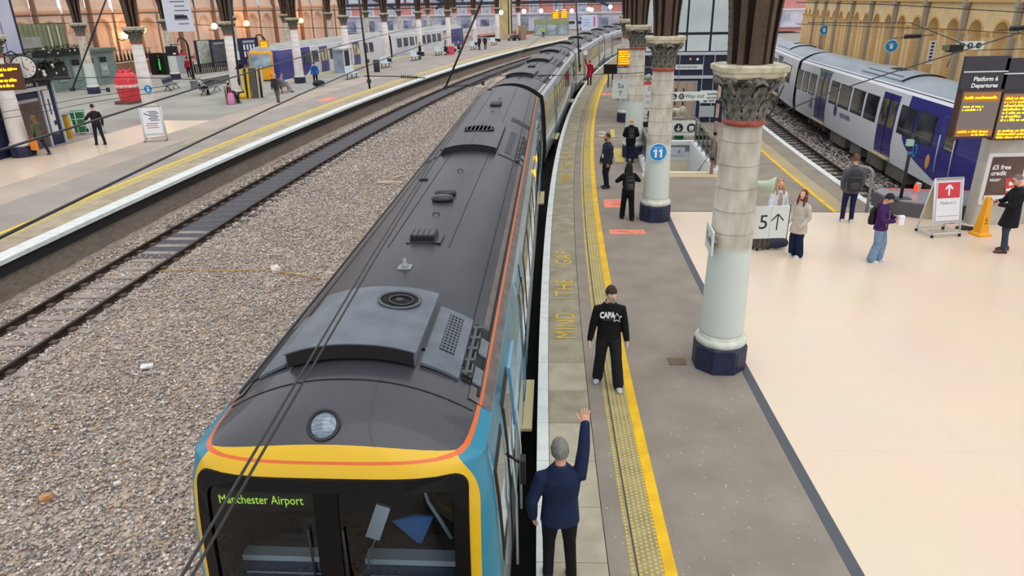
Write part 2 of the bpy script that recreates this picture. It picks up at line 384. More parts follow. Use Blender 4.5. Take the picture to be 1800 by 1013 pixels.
# far side of the island platform
band('yellow_line', 8.42, 8.56, 20.6, 90, .006, M_YEL, fl); band('tactile_strip', 8.56, 9.0, 20.6, 90, .003, M_ASPH2, fl)
mb = MB()
for k in range(6): sweep(mb, [(8.6 + k * .07, .003), (8.625 + k * .07, .003), (8.625 + k * .07, .01), (8.6 + k * .07, .01)], 20.6, 60, 2)
mb.build('raised_ribs', mat('pale_yellow_rib', '#cbb670', .7), fl, 'rows of raised yellow dots', 'stuff')
slab_row('coping_stone', 9.7, 9.92, 20.6, 62, .95, .004, [M_WHITE], fl); band('asphalt', 9.0, 9.7, 20.6, 62, 0, M_ASPH, fl, thick=.3)
band('edge_wall', 9.6, 9.85, 20.6, 90, -.08, M_WALLBR, fl, thick=1.1)
band('edge_strip', 3.62, 9.9, 20.56, 20.62, .004, M_DARKTRIM, fl)
# left platform
fl2 = struct('floor', 'wide grey platform across the tracks with white coping')
band('asphalt', -25.7, -15.1, -6, 150, 0, M_ASPH2, fl2, thick=.3, ds=3)
slab_row('coping_stone', -14.35, -13.85, 13.0, 70, .95, .004, [M_WHITE], fl2, thick=.12)
band('coping_stone', -14.35, -13.85, 70, 150, .004, M_WHITE, fl2, thick=.12)
slab_row('slab', -15.1, -14.36, 13.0, 62, .95, 0, [mat('buff_slab', '#b3a58f', .85, col2='#a0937d', scale=2), mat('buff_slab_b', '#a99b86', .85, col2='#978a75', scale=2)], fl2, pick=lambda k: (k * 7 // 3) % 2)
band('slab', -15.1, -14.36, 62, 150, 0, mat('buff_slab', '#b3a58f'), fl2)
band('tactile_strip', -15.58, -15.12, -6, 150, .004, mat('yellowish_tactile', '#bfae74', .85, col2='#ae9f70', scale=4), fl2)
band('yellow_line', -15.71, -15.59, -6, 150, .006, mat('left_yellow_line', '#edc81c', .6), fl2)
band('asphalt_patch', -19.9, -18.0, 20, 60, .002, mat('brownish_asphalt', '#b8aa9d', .85, col2='#a89b90', scale=.4), fl2)
band('polished_floor', -23.2, -19.9, 8, 37.5, .004, M_TILE, fl2, 'beige polished floor beside the blue kiosk', ds=3)
band('polished_floor', -60, -23.2, 8, 30, .004, M_TILE, fl2, ds=3)
band('stone_paving', -48, -20.2, 37.5, 63, .003, mat('pale_grey_paving', '#a4a29b', .8, col2='#92918a', scale=.35), fl2, ds=3)
band('stone_paving', -60, -25.7, 30, 56, .002, mat('pale_grey_paving', '#a4a29b'), fl2, ds=3)
band('edge_wall', -14.5, -14.05, -6, 150, -.12, M_WALLBR, fl2, 'dark brick face below the white coping', thick=1.05, ds=2)
band('coping_shade_beam', -14.3, -13.95, -6, 150, -.12, mat('shaded_beam', '#211e1c', .9), fl2, 'near-black beam under the white coping, overhang shade in its colour', thick=.34, ds=2)  # dark beam whose colour carries the shade of the coping overhang
band('yellow_line', -25.0, -24.7, 55, 150, .006, mat('left_yellow_line', '#d9b81e'), fl2); band('coping_stone', -25.7, -25.4, 55, 150, .006, M_WHITE, fl2)
mb = MB(); sweep(mb, [(-17.6, .004), (-17.4, .004), (-17.4, .007), (-17.6, .007)], 30, 37, 2); sweep(mb, [(-16.9, .004), (-16.75, .004), (-16.75, .007), (-16.9, .007)], 26, 31, 2)
mb.build('yellow_marking', mat('worn_yellow_marks', '#b5a878', .8, col2='#a39a85', scale=3, lo=.4, hi=.6), fl2)
notice_p = W(46.0, -16.6, .004)
t = thing('floor_notice', 'salmon floor notice on the far platform by its yellow line', 'floor sign', notice_p, heading(46)); mb = MB(); mb.box((0, 0, .003), (.9, 2.2, .006)); mb.build('notice_sheet', mat('salmon_vinyl', '#ef8f74'), t)

# ---- ballast beds
def gravel_mat():
    m = mat('ballast_bed', '#a4978c', .9); nt = m.node_tree; b = nt.nodes['Principled BSDF']; tc = nt.nodes.new('ShaderNodeTexCoord')
    vo = nt.nodes.new('ShaderNodeTexVoronoi'); vo.inputs['Scale'].default_value = 17; nt.links.new(tc.outputs['Object'], vo.inputs['Vector'])
    sp = nt.nodes.new('ShaderNodeSeparateColor'); nt.links.new(vo.outputs['Color'], sp.inputs[0])
    rp = nt.nodes.new('ShaderNodeValToRGB'); e = rp.color_ramp.elements
    e[0].position = 0; e[0].color = (*lin('#847a74'), 1); e[1].position = 1; e[1].color = (*lin('#d6ccc3'), 1)
    k = e.new(.5); k.color = (*lin('#b1a59c'), 1); k = e.new(.8); k.color = (*lin('#c2aa8c'), 1)
    nt.links.new(sp.outputs[0], rp.inputs[0])
    nz = nt.nodes.new('ShaderNodeTexNoise'); nz.inputs['Scale'].default_value = .35; nz.inputs['Detail'].default_value = 6; nt.links.new(tc.outputs['Object'], nz.inputs['Vector'])
    mx = nt.nodes.new('ShaderNodeMix'); mx.data_type = 'RGBA'; mx.blend_type = 'MULTIPLY'; mx.inputs[0].default_value = .5
    mr = nt.nodes.new('ShaderNodeMapRange'); mr.inputs[1].default_value = .25; mr.inputs[2].default_value = .6; mr.inputs[3].default_value = .45; mr.inputs[4].default_value = 1.0
    nt.links.new(nz.outputs['Fac'], mr.inputs[0]); nt.links.new(rp.outputs[0], mx.inputs[6]); nt.links.new(mr.outputs[0], mx.inputs[7]); nt.links.new(mx.outputs[2], b.inputs['Base Color'])
    bp = nt.nodes.new('ShaderNodeBump'); bp.inputs['Strength'].default_value = .8; bp.inputs['Distance'].default_value = .03
    nt.links.new(vo.outputs['Distance'], bp.inputs['Height']); bp.invert = True; nt.links.new(bp.outputs[0], b.inputs['Normal']); return m
M_BAL = gravel_mat()
gr = struct('ground', 'grey brown ballast between the platforms')
def bed(d0, d1, s0, s1, z, name='ballast'):
    nd, ns = int((d1 - d0) / .35), int((s1 - s0) / .5); P = []; F = []
    for i in range(ns + 1):
        for j in range(nd + 1):
            d = d0 + (d1 - d0) * j / nd; s = s0 + (s1 - s0) * i / ns; w = W(s, d, z); w.z += random.uniform(-.02, .02); P.append(w)
    for i in range(ns):
        for j in range(nd): a = i * (nd + 1) + j; F.append((a, a + 1, a + nd + 2, a + nd + 1))
    mb = MB(); mb.add(P, F, 0, True); return mb.build(name, M_BAL, gr)
bed(-14.4, .3, -4, 130, -1.10); bed(9.6, 22, 20.5, 110, -1.10)
mb = MB(); mb.box((0, 120, -1.5), (500, 420, .3)); mb.build('earth', mat('distant_paving', '#9b958e', .9), gr)
def stones(name, n, ds, ss, z, dens=None, size=(.022, .045)):
    """loose ballast stones: real chips scattered on the bed"""
    base = np.array([[1, 0, 0], [-1, 0, 0], [0, 1, 0], [0, -1, 0], [.55, .5, .75], [-.6, .45, .7], [-.5, -.55, .7], [.5, -.5, .75], [0, 0, -.8]], float)
    tri = np.array([[0, 2, 4], [2, 5, 4], [2, 1, 5], [1, 6, 5], [1, 3, 6], [3, 7, 6], [3, 0, 7], [0, 4, 7], [4, 5, 6], [4, 6, 7], [2, 0, 8], [1, 2, 8], [3, 1, 8], [0, 3, 8]])
    u = RNG.random(n); s = ss[0] + (ss[1] - ss[0]) * u ** 1.7; d = ds[0] + (ds[1] - ds[0]) * RNG.random(n)
    m = .0222 + .003 * s; nn = 1 / np.sqrt(1 + m * m); X = .02 + .0222 * s + .0015 * s * s + d * nn; Y = s - d * m * nn
    r = RNG.uniform(size[0], size[1], n) * (1 + .35 * np.clip((s - 14) / 20, 0, 1))
    sc = np.stack([r * RNG.uniform(.8, 1.4, n), r * RNG.uniform(.6, 1.1, n), r * RNG.uniform(.45, .9, n)], 1)
    V = base[None] * (1 + RNG.uniform(-.25, .25, (n, 9, 3))) * sc[:, None, :]
    a = RNG.uniform(0, 2 * PI, n); t = RNG.uniform(-.6, .6, n); ca, sa, ct, st = np.cos(a), np.sin(a), np.cos(t), np.sin(t)
    x, y, zz = V[..., 0], V[..., 1], V[..., 2]; y2 = y * ct[:, None] - zz * st[:, None]; z2 = y * st[:, None] + zz * ct[:, None]
    x3 = x * ca[:, None] - y2 * sa[:, None]; y3 = x * sa[:, None] + y2 * ca[:, None]
    V = np.stack([x3 + X[:, None], y3 + Y[:, None], z2 + z + RNG.uniform(0, .03, n)[:, None]], 2).reshape(-1, 3)
    F = (tri[None] + (np.arange(n) * 9)[:, None, None]).reshape(-1, 3)
    me = bpy.data.meshes.new(name); me.vertices.add(len(V)); me.vertices.foreach_set('co', V.astype(np.float32).ravel())
    me.loops.add(F.size); me.loops.foreach_set('vertex_index', F.astype(np.int32).ravel()); me.polygons.add(len(F))
    me.polygons.foreach_set('loop_start', np.arange(0, F.size, 3, dtype=np.int32)); me.update(calc_edges=True)
    at = me.color_attributes.new('tone', 'FLOAT_COLOR', 'POINT'); pal = np.array([lin(c) for c in ('#b9aea6', '#d3c9c1', '#978d86', '#ab9f97', '#7d7672', '#c0ae9b', '#bb9468', '#e6dfd8', '#a5a09f')])
    pw = RNG.choice(9, n, p=[.2, .15, .17, .17, .09, .09, .03, .04, .06]); c = pal[pw] * RNG.uniform(.85, 1.12, (n, 1)); c = np.repeat(np.concatenate([c, np.ones((n, 1))], 1), 9, 0)
    at.data.foreach_set('color', c.astype(np.float32).ravel())
    mm = _mc.get('ballast_stone')
    if mm is None:
        mm = mat('ballast_stone', '#a0958c', .85); at_n = mm.node_tree.nodes.new('ShaderNodeAttribute'); at_n.attribute_name = 'tone'
        mm.node_tree.links.new(at_n.outputs['Color'], mm.node_tree.nodes['Principled BSDF'].inputs['Base Color'])
    me.materials.append(mm); return link(name, me, gr, 'loose angular ballast stones', 'stuff')
stones('ballast_stones', 105000, (-10.9, -2.4), (4.5, 62), -1.09, size=(.018, .036))
stones('ballast_stones', 5000, (-13.7, -12.62), (10.5, 40), -1.10); stones('ballast_stones', 3500, (-12.5, -11.2), (10.5, 19.5), -1.10); stones('ballast_stones', 2500, (-11.0, -10.8), (10.5, 40), -1.10)
stones('ballast_stones', 9000, (12.1, 13.6), (21.5, 60), -1.09, size=(.03, .05))

# ---- tracks
def track(dc, s0, s1, label, s_dark=22, sl_pitch=.66, z=-.915, sl=True, show=None):
    t = thing('railway_track', label, 'track', W(s0, dc, -1.1)); o = Vector(t.location)
    pr = [(-.07, -.16), (.07, -.16), (.07, -.14), (.012, -.12), (.012, -.04), (.036, -.03), (.036, 0), (-.036, 0), (-.036, -.03), (-.012, -.04), (-.012, -.12), (-.07, -.14)]
    for sg in (-.755, .755):
        mb = MB(); sweep(mb, [(dc + sg + a, z + b) for a, b in pr], s0, s1, 1.5); mb.v = [tuple(Vector(v) - o) for v in mb.v]; mb.build('rail', M_IRON, t)
    if sl:
        s = s0 + .3; n = 0; ch = MB(); m1 = MB(); m1.box((0, 0, 0), (2.55, .25, .16)); a = m1.mesh('sleeper', M_SLEEP); b = m1.mesh('sleeper', M_OIL)
        while s < s1 and n < 290:
            sl_ = link('sleeper', b if s > s_dark else a, t); sl_.location = W(s, dc + random.uniform(-.03, .03), -1.135) - o; sl_.rotation_euler = (random.uniform(-.01, .01), random.uniform(-.01, .01), heading(s) + random.uniform(-.015, .015))
            for sg in (-.755, .755): ch.box(W(s, dc + sg, -1.03) - o, (.36, .17, .06), heading(s)); 
            s += sl_pitch; n += 1
        ch.build('rail_chair', mat('rusty_chair', '#5b4c43', .8), t, None, 'stuff')
    return t
track(-11.85, 6, 120, 'empty curved railway track running beside the far platform')
mb = MB(); sweep(mb, [(-12.5, -1.09), (-11.2, -1.09), (-11.2, -1.062), (-12.5, -1.062)], 19, 100, 1.5)
mb.build('oily_ballast', mat('oily_ballast', '#5f5e63', .85, col2='#45454a', scale=22, bump=.8, bscale=30), gr)
band('painted_shade_ground', 12.7, 16.5, 20.9, 70, -1.05, mat('painted_shade_black', '#191818', .95), gr, 'dark shade painted on the ballast under the standing train', thick=.05)  # near-black strip: the train's shadow put into the ballast colour
band('painted_shade_ground', -.75, .13, 2, 75, -1.03, mat('painted_shade_black', '#191818', .95), gr, 'black shade painted over the dirt in the gap below the platform edge', thick=.05)  # shade of the narrow gap painted in, since open sky lights the slot
track(-1.75, 4, 100, 'railway track under the long grey train'); track(11.27, 20.9, 90, 'track beside the right hand platform edge', 20, .7); track(14.42, 20.9, 90, 'track under the white and blue train', 20)
track(-27.4, 57, 110, 'track under the far yellow fronted train', sl=False)
# things lying on the ballast
t = thing('cable', 'thin orange cable lying across the ballast', 'cable'); mb = MB(); pts = [gp(x, y, -1.03) for x, y in ((262, 478), (330, 474), (400, 476), (460, 474), (510, 480), (560, 490))]
mb.limb(pts, .014, 6); mb.build('cable_run', mat('orange_cable', '#c99a4a', .7), t)
def litter(name, label, cat, px, py, s, col, rz=0, z=-1.03, tilt=.1):
    t = thing(name, label, cat, gp(px, py, z), rz); mb = MB(); mb.bbox((0, 0, 0), s, min(s[0], s[1]) * .12); mb.bbox((s[0] * .1, 0, s[2] * .6), (s[0] * .6, s[1] * .7, s[2] * .4), min(s[0], s[1]) * .1)
    o = mb.build('piece', mat(name + '_' + col.strip('#'), col, .8, col2='#8f8578', scale=9, lo=.5, hi=.9), t); o.rotation_euler = (tilt, .06, 0)
litter('concrete_block', 'small white block beside the orange cable on the ballast', 'block', 484, 474, (.22, .34, .12), '#d8d4cc', .5)
litter('timber_board', 'pale timber board lying across the ballast beside the train, nearer one', 'board', 686, 321, (1.0, .16, .06), '#cbb9a2', .1)
litter('timber_board', 'pale timber board angled on the ballast beside the train, farther one', 'board', 702, 311, (.7, .14, .06), '#c4ad92', 1.0)
litter('paper_scrap', 'white paper scrap on the ballast left of the train roof', 'litter', 258, 644, (.24, .16, .03), '#dfe1e2', .4)
litter('paper_scrap', 'pale scrap on the ballast near the train front', 'litter', 206, 850, (.1, .08, .03), '#d9d6cf', .4)
litter('rock', 'orange stone lump on the ballast at the lower left', 'rock', 80, 876, (.16, .12, .07), '#c08a5a', .6)

# ---- arcaded brick walls
def arch_bay(w, aw, spring, zt, depth, m_front, m_back, m_trim, ztop, corn):
    mb = MB(); x0, x1 = -w / 2, w / 2; r = aw / 2; n = 12
    A = [(-r, .0)] + [(r * -math.cos(PI * k / n), spring + (zt - spring) * math.sin(PI * k / n)) for k in range(n + 1)] + [(r, .0)]
    mb.quad((x0, 0, 0), (-r, 0, 0), (-r, 0, corn), (x0, 0, corn)); mb.quad((r, 0, 0), (x1, 0, 0), (x1, 0, corn), (r, 0, corn))
    for k in range(1, n + 1): (a, za), (b, zb) = A[k], A[k + 1]; mb.quad((a, 0, za), (b, 0, zb), (b, 0, corn), (a, 0, corn))
    for k in range(len(A) - 1): (a, za), (b, zb) = A[k], A[k + 1]; mb.quad((a, 0, za), (b, 0, zb), (b, depth, zb), (a, depth, za), 0)
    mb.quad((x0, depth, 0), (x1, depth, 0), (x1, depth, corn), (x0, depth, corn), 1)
    # projecting arch ring, impost and string course
    for k in range(1, n + 1):
        (a, za), (b, zb) = A[k], A[k + 1]; q = 1.16; za2, zb2 = spring + (za - spring) * q, spring + (zb - spring) * q
        mb.quad((a, -.05, za), (b, -.05, zb), (b * q, -.05, zb2), (a * q, -.05, za2), 2); mb.quad((a * q, -.05, za2), (b * q, -.05, zb2), (b * q, 0, zb2), (a * q, 0, za2), 2); mb.quad((a, -.05, za), (b, -.05, zb), (b, 0, zb), (a, 0, za), 2)
    mb.box((0, -.09, corn + .12), (w, .22, .24), mi=2); mb.box((0, -.05, corn + .34), (w, .14, .2), mi=0)
    mb.quad((x0, 0, corn + .2), (x1, 0, corn + .2), (x1, 0, ztop), (x0, 0, ztop), 0)
    mb.box((x0, -.06, spring / 2), (.34, .12, spring), mi=0); mb.box((x0, -.08, spring + .08), (.42, .18, .16), mi=2)
    return mb.mesh('arch_bay', [m_front, m_back, m_trim])
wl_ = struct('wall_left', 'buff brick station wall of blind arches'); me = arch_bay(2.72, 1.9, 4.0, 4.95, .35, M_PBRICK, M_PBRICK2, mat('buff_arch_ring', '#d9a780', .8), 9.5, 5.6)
for k in range(-7, 18):
    s = 55.9 + 2.72 * k; o = link('arch_bay', me, wl_); o.location = W(s, -46, 0); o.rotation_euler = (0, 0, heading(s) + PI / 2)
mb = MB()
for k in range(-3, 9): s = 54.5 + 5.44 * k; p = W(s, -45.75, 4.8); mb.box(p, (.35, .22, 9.6), heading(s))
mb.build('pilaster', mat('brown_pilaster', '#8f6a58', .8), wl_)
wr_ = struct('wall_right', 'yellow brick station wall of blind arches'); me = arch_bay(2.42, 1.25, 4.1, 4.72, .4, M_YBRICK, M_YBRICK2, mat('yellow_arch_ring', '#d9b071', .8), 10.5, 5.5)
for k in range(-5, 19):
    s = 34.45 + 2.42 * k; o = link('arch_bay', me, wr_); o.location = W(s, 19, 0); o.rotation_euler = (0, 0, heading(s) - PI / 2)
pl = MB(); pl.box((0, -.1, 5.2), (.2, .2, 10.4)); pl.box((0, -.12, 5.4), (.34, .24, .2)); pm = pl.mesh('wall_pipe', mat('grey_wall_pipe', '#a79d8d', .6))
for k in range(-2, 9):
    s = 33.2 + 4.84 * k; o = link('wall_pipe', pm, wr_); o.location = W(s, 18.95, 0); o.rotation_euler = (0, 0, heading(s) - PI / 2)
# upper windows of the right wall
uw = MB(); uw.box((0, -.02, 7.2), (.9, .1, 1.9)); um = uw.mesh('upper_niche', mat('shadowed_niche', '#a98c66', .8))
for k in range(-5, 19):
    s = 34.45 + 2.42 * k; o = link('upper_niche', um, wr_); o.location = W(s, 19, 0); o.rotation_euler = (0, 0, heading(s) - PI / 2)
# uw for the left wall too
uw = MB(); uw.box((0, -.02, 8.0), (1.2, .1, 1.9)); um = uw.mesh('upper_niche', mat('pale_niche', '#c99b80', .8))
for k in range(-7, 18):
    s = 55.9 + 2.72 * k; o = link('upper_niche', um, wl_); o.location = W(s, -46, 0); o.rotation_euler = (0, 0, heading(s) + PI / 2)
# ================================================================== trains
ZC, HR, UP = 2.40, .49, 2.2
WZ = [(-.30, 1.31), (-.12, 1.36), (.1, 1.385), (.5, 1.40), (1.2, 1.385), (1.7, 1.36), (2.1, 1.325), (2.4, 1.27)]
def wz(z):
    for (a, b), (c, d) in zip(WZ, WZ[1:]):
        if z <= c: return b + (d - b) * max(0, (z - a)) / (c - a)
    return WZ[-1][1]
def roofz(x): return ZC + HR * (1 - min(1, abs(x) / 1.27) ** UP)
def roof_u(z): return (1 - (z - ZC) / HR) ** (1 / UP) * 1.27
def roof_patch(mb, x0, x1, y0, y1, off, th=.03, mi=0, n=10, ny=1):
    top = []; 
    for i in range(n + 1):
        x = x0 + (x1 - x0) * i / n; top.append((x, roofz(x) + off))
    ring = lambda y: [(x, y, z) for x, z in top] + [(x, y, z - th) for x, z in reversed(top)]
    mb.loft([ring(y0 + (y1 - y0) * k / ny) for k in range(ny + 1)], mi, True, False)
def side_panel(mb, y0, y1, z0, z1, sd, off, mi=0, n=5, rim=None):
    P = [];
    for i in range(n + 1):
        z = z0 + (z1 - z0) * i / n; x = sd * (wz(z) + off); xi = sd * (wz(z) - .02); P.append(((x, y0, z), (x, y1, z), (xi, y0, z), (xi, y1, z)))
    for i in range(n):
        a, b = P[i], P[i + 1]; mb.quad(a[0], a[1], b[1], b[0], mi)
        mb.quad(a[0], b[0], b[2], a[2], mi); mb.quad(a[1], a[3], b[3], b[1], mi)
    for a in (P[0], P[-1]): mb.quad(a[0], a[1], a[3], a[2], mi)
def side_window(root, y0, y1, z0, z1, sd, mg, mf, label=None):
    mb = MB(); side_panel(mb, y0, y1, z0, z1, sd, .008); o = mb.build('window', mf, root, label)
    mb = MB(); side_panel(mb, y0 + .04, y1 - .04, z0 + .04, z1 - .04, sd, .014); mb.build('pane', mg, o); return o
def nm(nt, op, a, b=None):
    n = nt.nodes.new('ShaderNodeMath'); n.operation = op
    for i, v in enumerate((a, b)):
        if v is None: continue
        if isinstance(v, (int, float)): n.inputs[i].default_value = v
        else: nt.links.new(v, n.inputs[i])
    return n.outputs[0]
def mixc(nt, f, a, b):
    m = nt.nodes.new('ShaderNodeMix'); m.data_type = 'RGBA'; nt.links.new(f, m.inputs[0])
    for i, v in ((6, a), (7, b)):
        if isinstance(v, str): m.inputs[i].default_value = (*lin(v), 1)
        else: nt.links.new(v, m.inputs[i])
    return m.outputs[2]
def livery(name, fn, rough=.35, coat=.3):
    m = mat(name, '#888888', rough, coat=coat); nt = m.node_tree; tc = nt.nodes.new('ShaderNodeTexCoord'); sp = nt.nodes.new('ShaderNodeSeparateXYZ'); nt.links.new(tc.outputs['Object'], sp.inputs[0])
    nz = nt.nodes.new('ShaderNodeTexNoise'); nz.inputs['Scale'].default_value = 3; nz.inputs['Detail'].default_value = 8; nt.links.new(tc.outputs['Object'], nz.inputs['Vector'])
    c = fn(nt, sp.outputs[0], sp.outputs[1], sp.outputs[2]); mr = nt.nodes.new('ShaderNodeMapRange'); mr.inputs[1].default_value = .55; mr.inputs[2].default_value = .8; mr.inputs[4].default_value = .14
    nt.links.new(nz.outputs['Fac'], mr.inputs[0]); out = mixc(nt, mr.outputs[0], c, '#4a4a48'); nt.links.new(out, nt.nodes['Principled BSDF'].inputs['Base Color']); return m
def rrect(nt, x, z, hx, zc, hz, r):
    q = nm(nt, 'MAXIMUM', nm(nt, 'ADD', nm(nt, 'ABSOLUTE', x), r - hx), 0.0); p = nm(nt, 'MAXIMUM', nm(nt, 'ADD', nm(nt, 'ABSOLUTE', nm(nt, 'SUBTRACT', z, zc)), r - hz), 0.0)
    return nm(nt, 'LESS_THAN', nm(nt, 'SQRT', nm(nt, 'ADD', nm(nt, 'MULTIPLY', q, q), nm(nt, 'MULTIPLY', p, p))), r)
def front_grey(nt, x, y, z):
    ax = nm(nt, 'MULTIPLY', x, 1 / 1.05); lens = nm(nt, 'SUBTRACT', 2.595, nm(nt, 'MULTIPLY', nm(nt, 'MULTIPLY', ax, ax), .105))
    dark = nm(nt, 'GREATER_THAN', z, nm(nt, 'MAXIMUM', lens, 2.487)); st = nm(nt, 'MULTIPLY', nm(nt, 'GREATER_THAN', z, 2.468), nm(nt, 'LESS_THAN', z, 2.49))
    c = mixc(nt, rrect(nt, x, z, 1.235, 0.6, 2.03, .58), '#1c7f9c', '#dbb000'); c = mixc(nt, dark, c, '#3a3b42'); return mixc(nt, st, c, '#d9641e')
def front_yellow(nt, x, y, z):
    c = mixc(nt, rrect(nt, x, z, 1.12, 0.9, 1.55, .3), '#2d2a80', '#f5ae12'); return mixc(nt, nm(nt, 'GREATER_THAN', z, 2.44), c, '#9aa0a6')
def front_blue(nt, x, y, z):
    c = mixc(nt, rrect(nt, x, z, 1.1, 0.9, 1.5, .3), '#26247c', '#f0ae18'); return mixc(nt, nm(nt, 'GREATER_THAN', z, 2.5), c, '#8d98a4')
FR = [(.12, -.30), (.02, .0), (0, .45), (0, .9), (.0, 1.3), (.015, 1.6), (.035, 1.9), (.065, 2.15), (.10, 2.30), (.135, 2.38), (.18, 2.47), (.24, 2.56), (.33, 2.645), (.46, 2.715), (.62, 2.765), (.85, 2.81), (1.15, 2.845), (1.6, 2.87)]
def bow(u): return .48 * (1 - max(0.0, 1 - abs(u) ** 4.2) ** .5)
def fy(x, z):
    for (a, b), (c, d) in zip(FR, FR[1:]):
        if z <= d: y = a + (c - a) * max(0, z - b) / (d - b); break
    else: y = FR[-1][0]
    return y + bow(x / wz(min(z, ZC)))
def cab_front(root, m, hole=None, name='cab_front'):
    us = sorted(set([-1, -.995, -.98, -.95, -.9, -.85, .85, .9, .95, .98, .995, 1] + [round(k * .1, 2) for k in range(-8, 9)]))
    P = []; mb = MB(); pv = [0] * len(us)
    for yv, zv in FR:
        t = min(1, max(0, (zv - 2.30) / .57)); t = t * t * (3 - 2 * t)
        for u in us:
            w = wz(min(zv, ZC)); z = zv if zv <= ZC else ZC + (zv - ZC) * (1 - abs(u) ** UP); y = yv + bow(u) * (1 - t)
            if zv > ZC: y = max(y, yv, pv[us.index(u)])
            pv[us.index(u)] = y
            P.append((u * w, y, z))
    n = len(us); F = []
    for i in range(len(FR) - 1):
        for j in range(n - 1):
            if hole and FR[i][1] >= hole[1] and FR[i + 1][1] <= hole[2] and abs(us[j]) <= hole[0] + .001 and abs(us[j + 1]) <= hole[0] + .001: continue
            F.append((i * n + j, i * n + j + 1, (i + 1) * n + j + 1, (i + 1) * n + j))
    mb.add(P, F, 0, True); return mb.build(name, m, root)
def yst(z):
    for (a, b), (c, d) in zip(FR, FR[1:]):
        if z <= d: return a + (c - a) * max(0, z - b) / (d - b) + .478
    return .7
def rring(hx, z0, z1, r, n=6):
    pts = []
    for cx, cz, a0 in ((hx - r, z1 - r, 0), (-hx + r, z1 - r, 90), (-hx + r, z0 + r, 180), (hx - r, z0 + r, 270)):
        for k in range(n + 1): a = math.radians(a0 + 90 * k / n); pts.append((cx + r * math.cos(a), cz + r * math.sin(a)))
    return pts
def dens(pts, m=6):
    out = []
    for (a, b), (c, d) in zip(pts, pts[1:] + pts[:1]):
        k = m if math.hypot(c - a, d - b) > .3 else 1
        for i in range(k): out.append((a + (c - a) * i / k, b + (d - b) * i / k))
    return out
def screen_frame(mb, outer, inner, off, th=.03, mi=0):
    o, i = dens(rring(*outer)), dens(rring(*inner)); n = len(o)
    f = lambda p, d: (p[0], fy(p[0], p[1]) - d, p[1])
    P = [f(p, off) for p in o] + [f(p, off) for p in i] + [f(p, off - th) for p in o] + [f(p, off - th) for p in i]
    F = []
    for k in range(n):
        j = (k + 1) % n; F += [(k, j, n + j, n + k), (k, 2 * n + k, 2 * n + j, j), (n + k, n + j, 3 * n + j, 3 * n + k)]
    mb.add(P, F, mi)
def screen_pane(mb, x0, x1, z0, z1, off, mi=0, n=8):
    P = []
    for i in range(n + 1):
        for j in range(n + 1): x = x0 + (x1 - x0) * i / n; z = z0 + (z1 - z0) * j / n; P.append((x, fy(x, z) - off, z))
    mb.add(P, [(i * (n + 1) + j, (i + 1) * (n + 1) + j, (i + 1) * (n + 1) + j + 1, i * (n + 1) + j + 1) for i in range(n) for j in range(n)], mi, True)
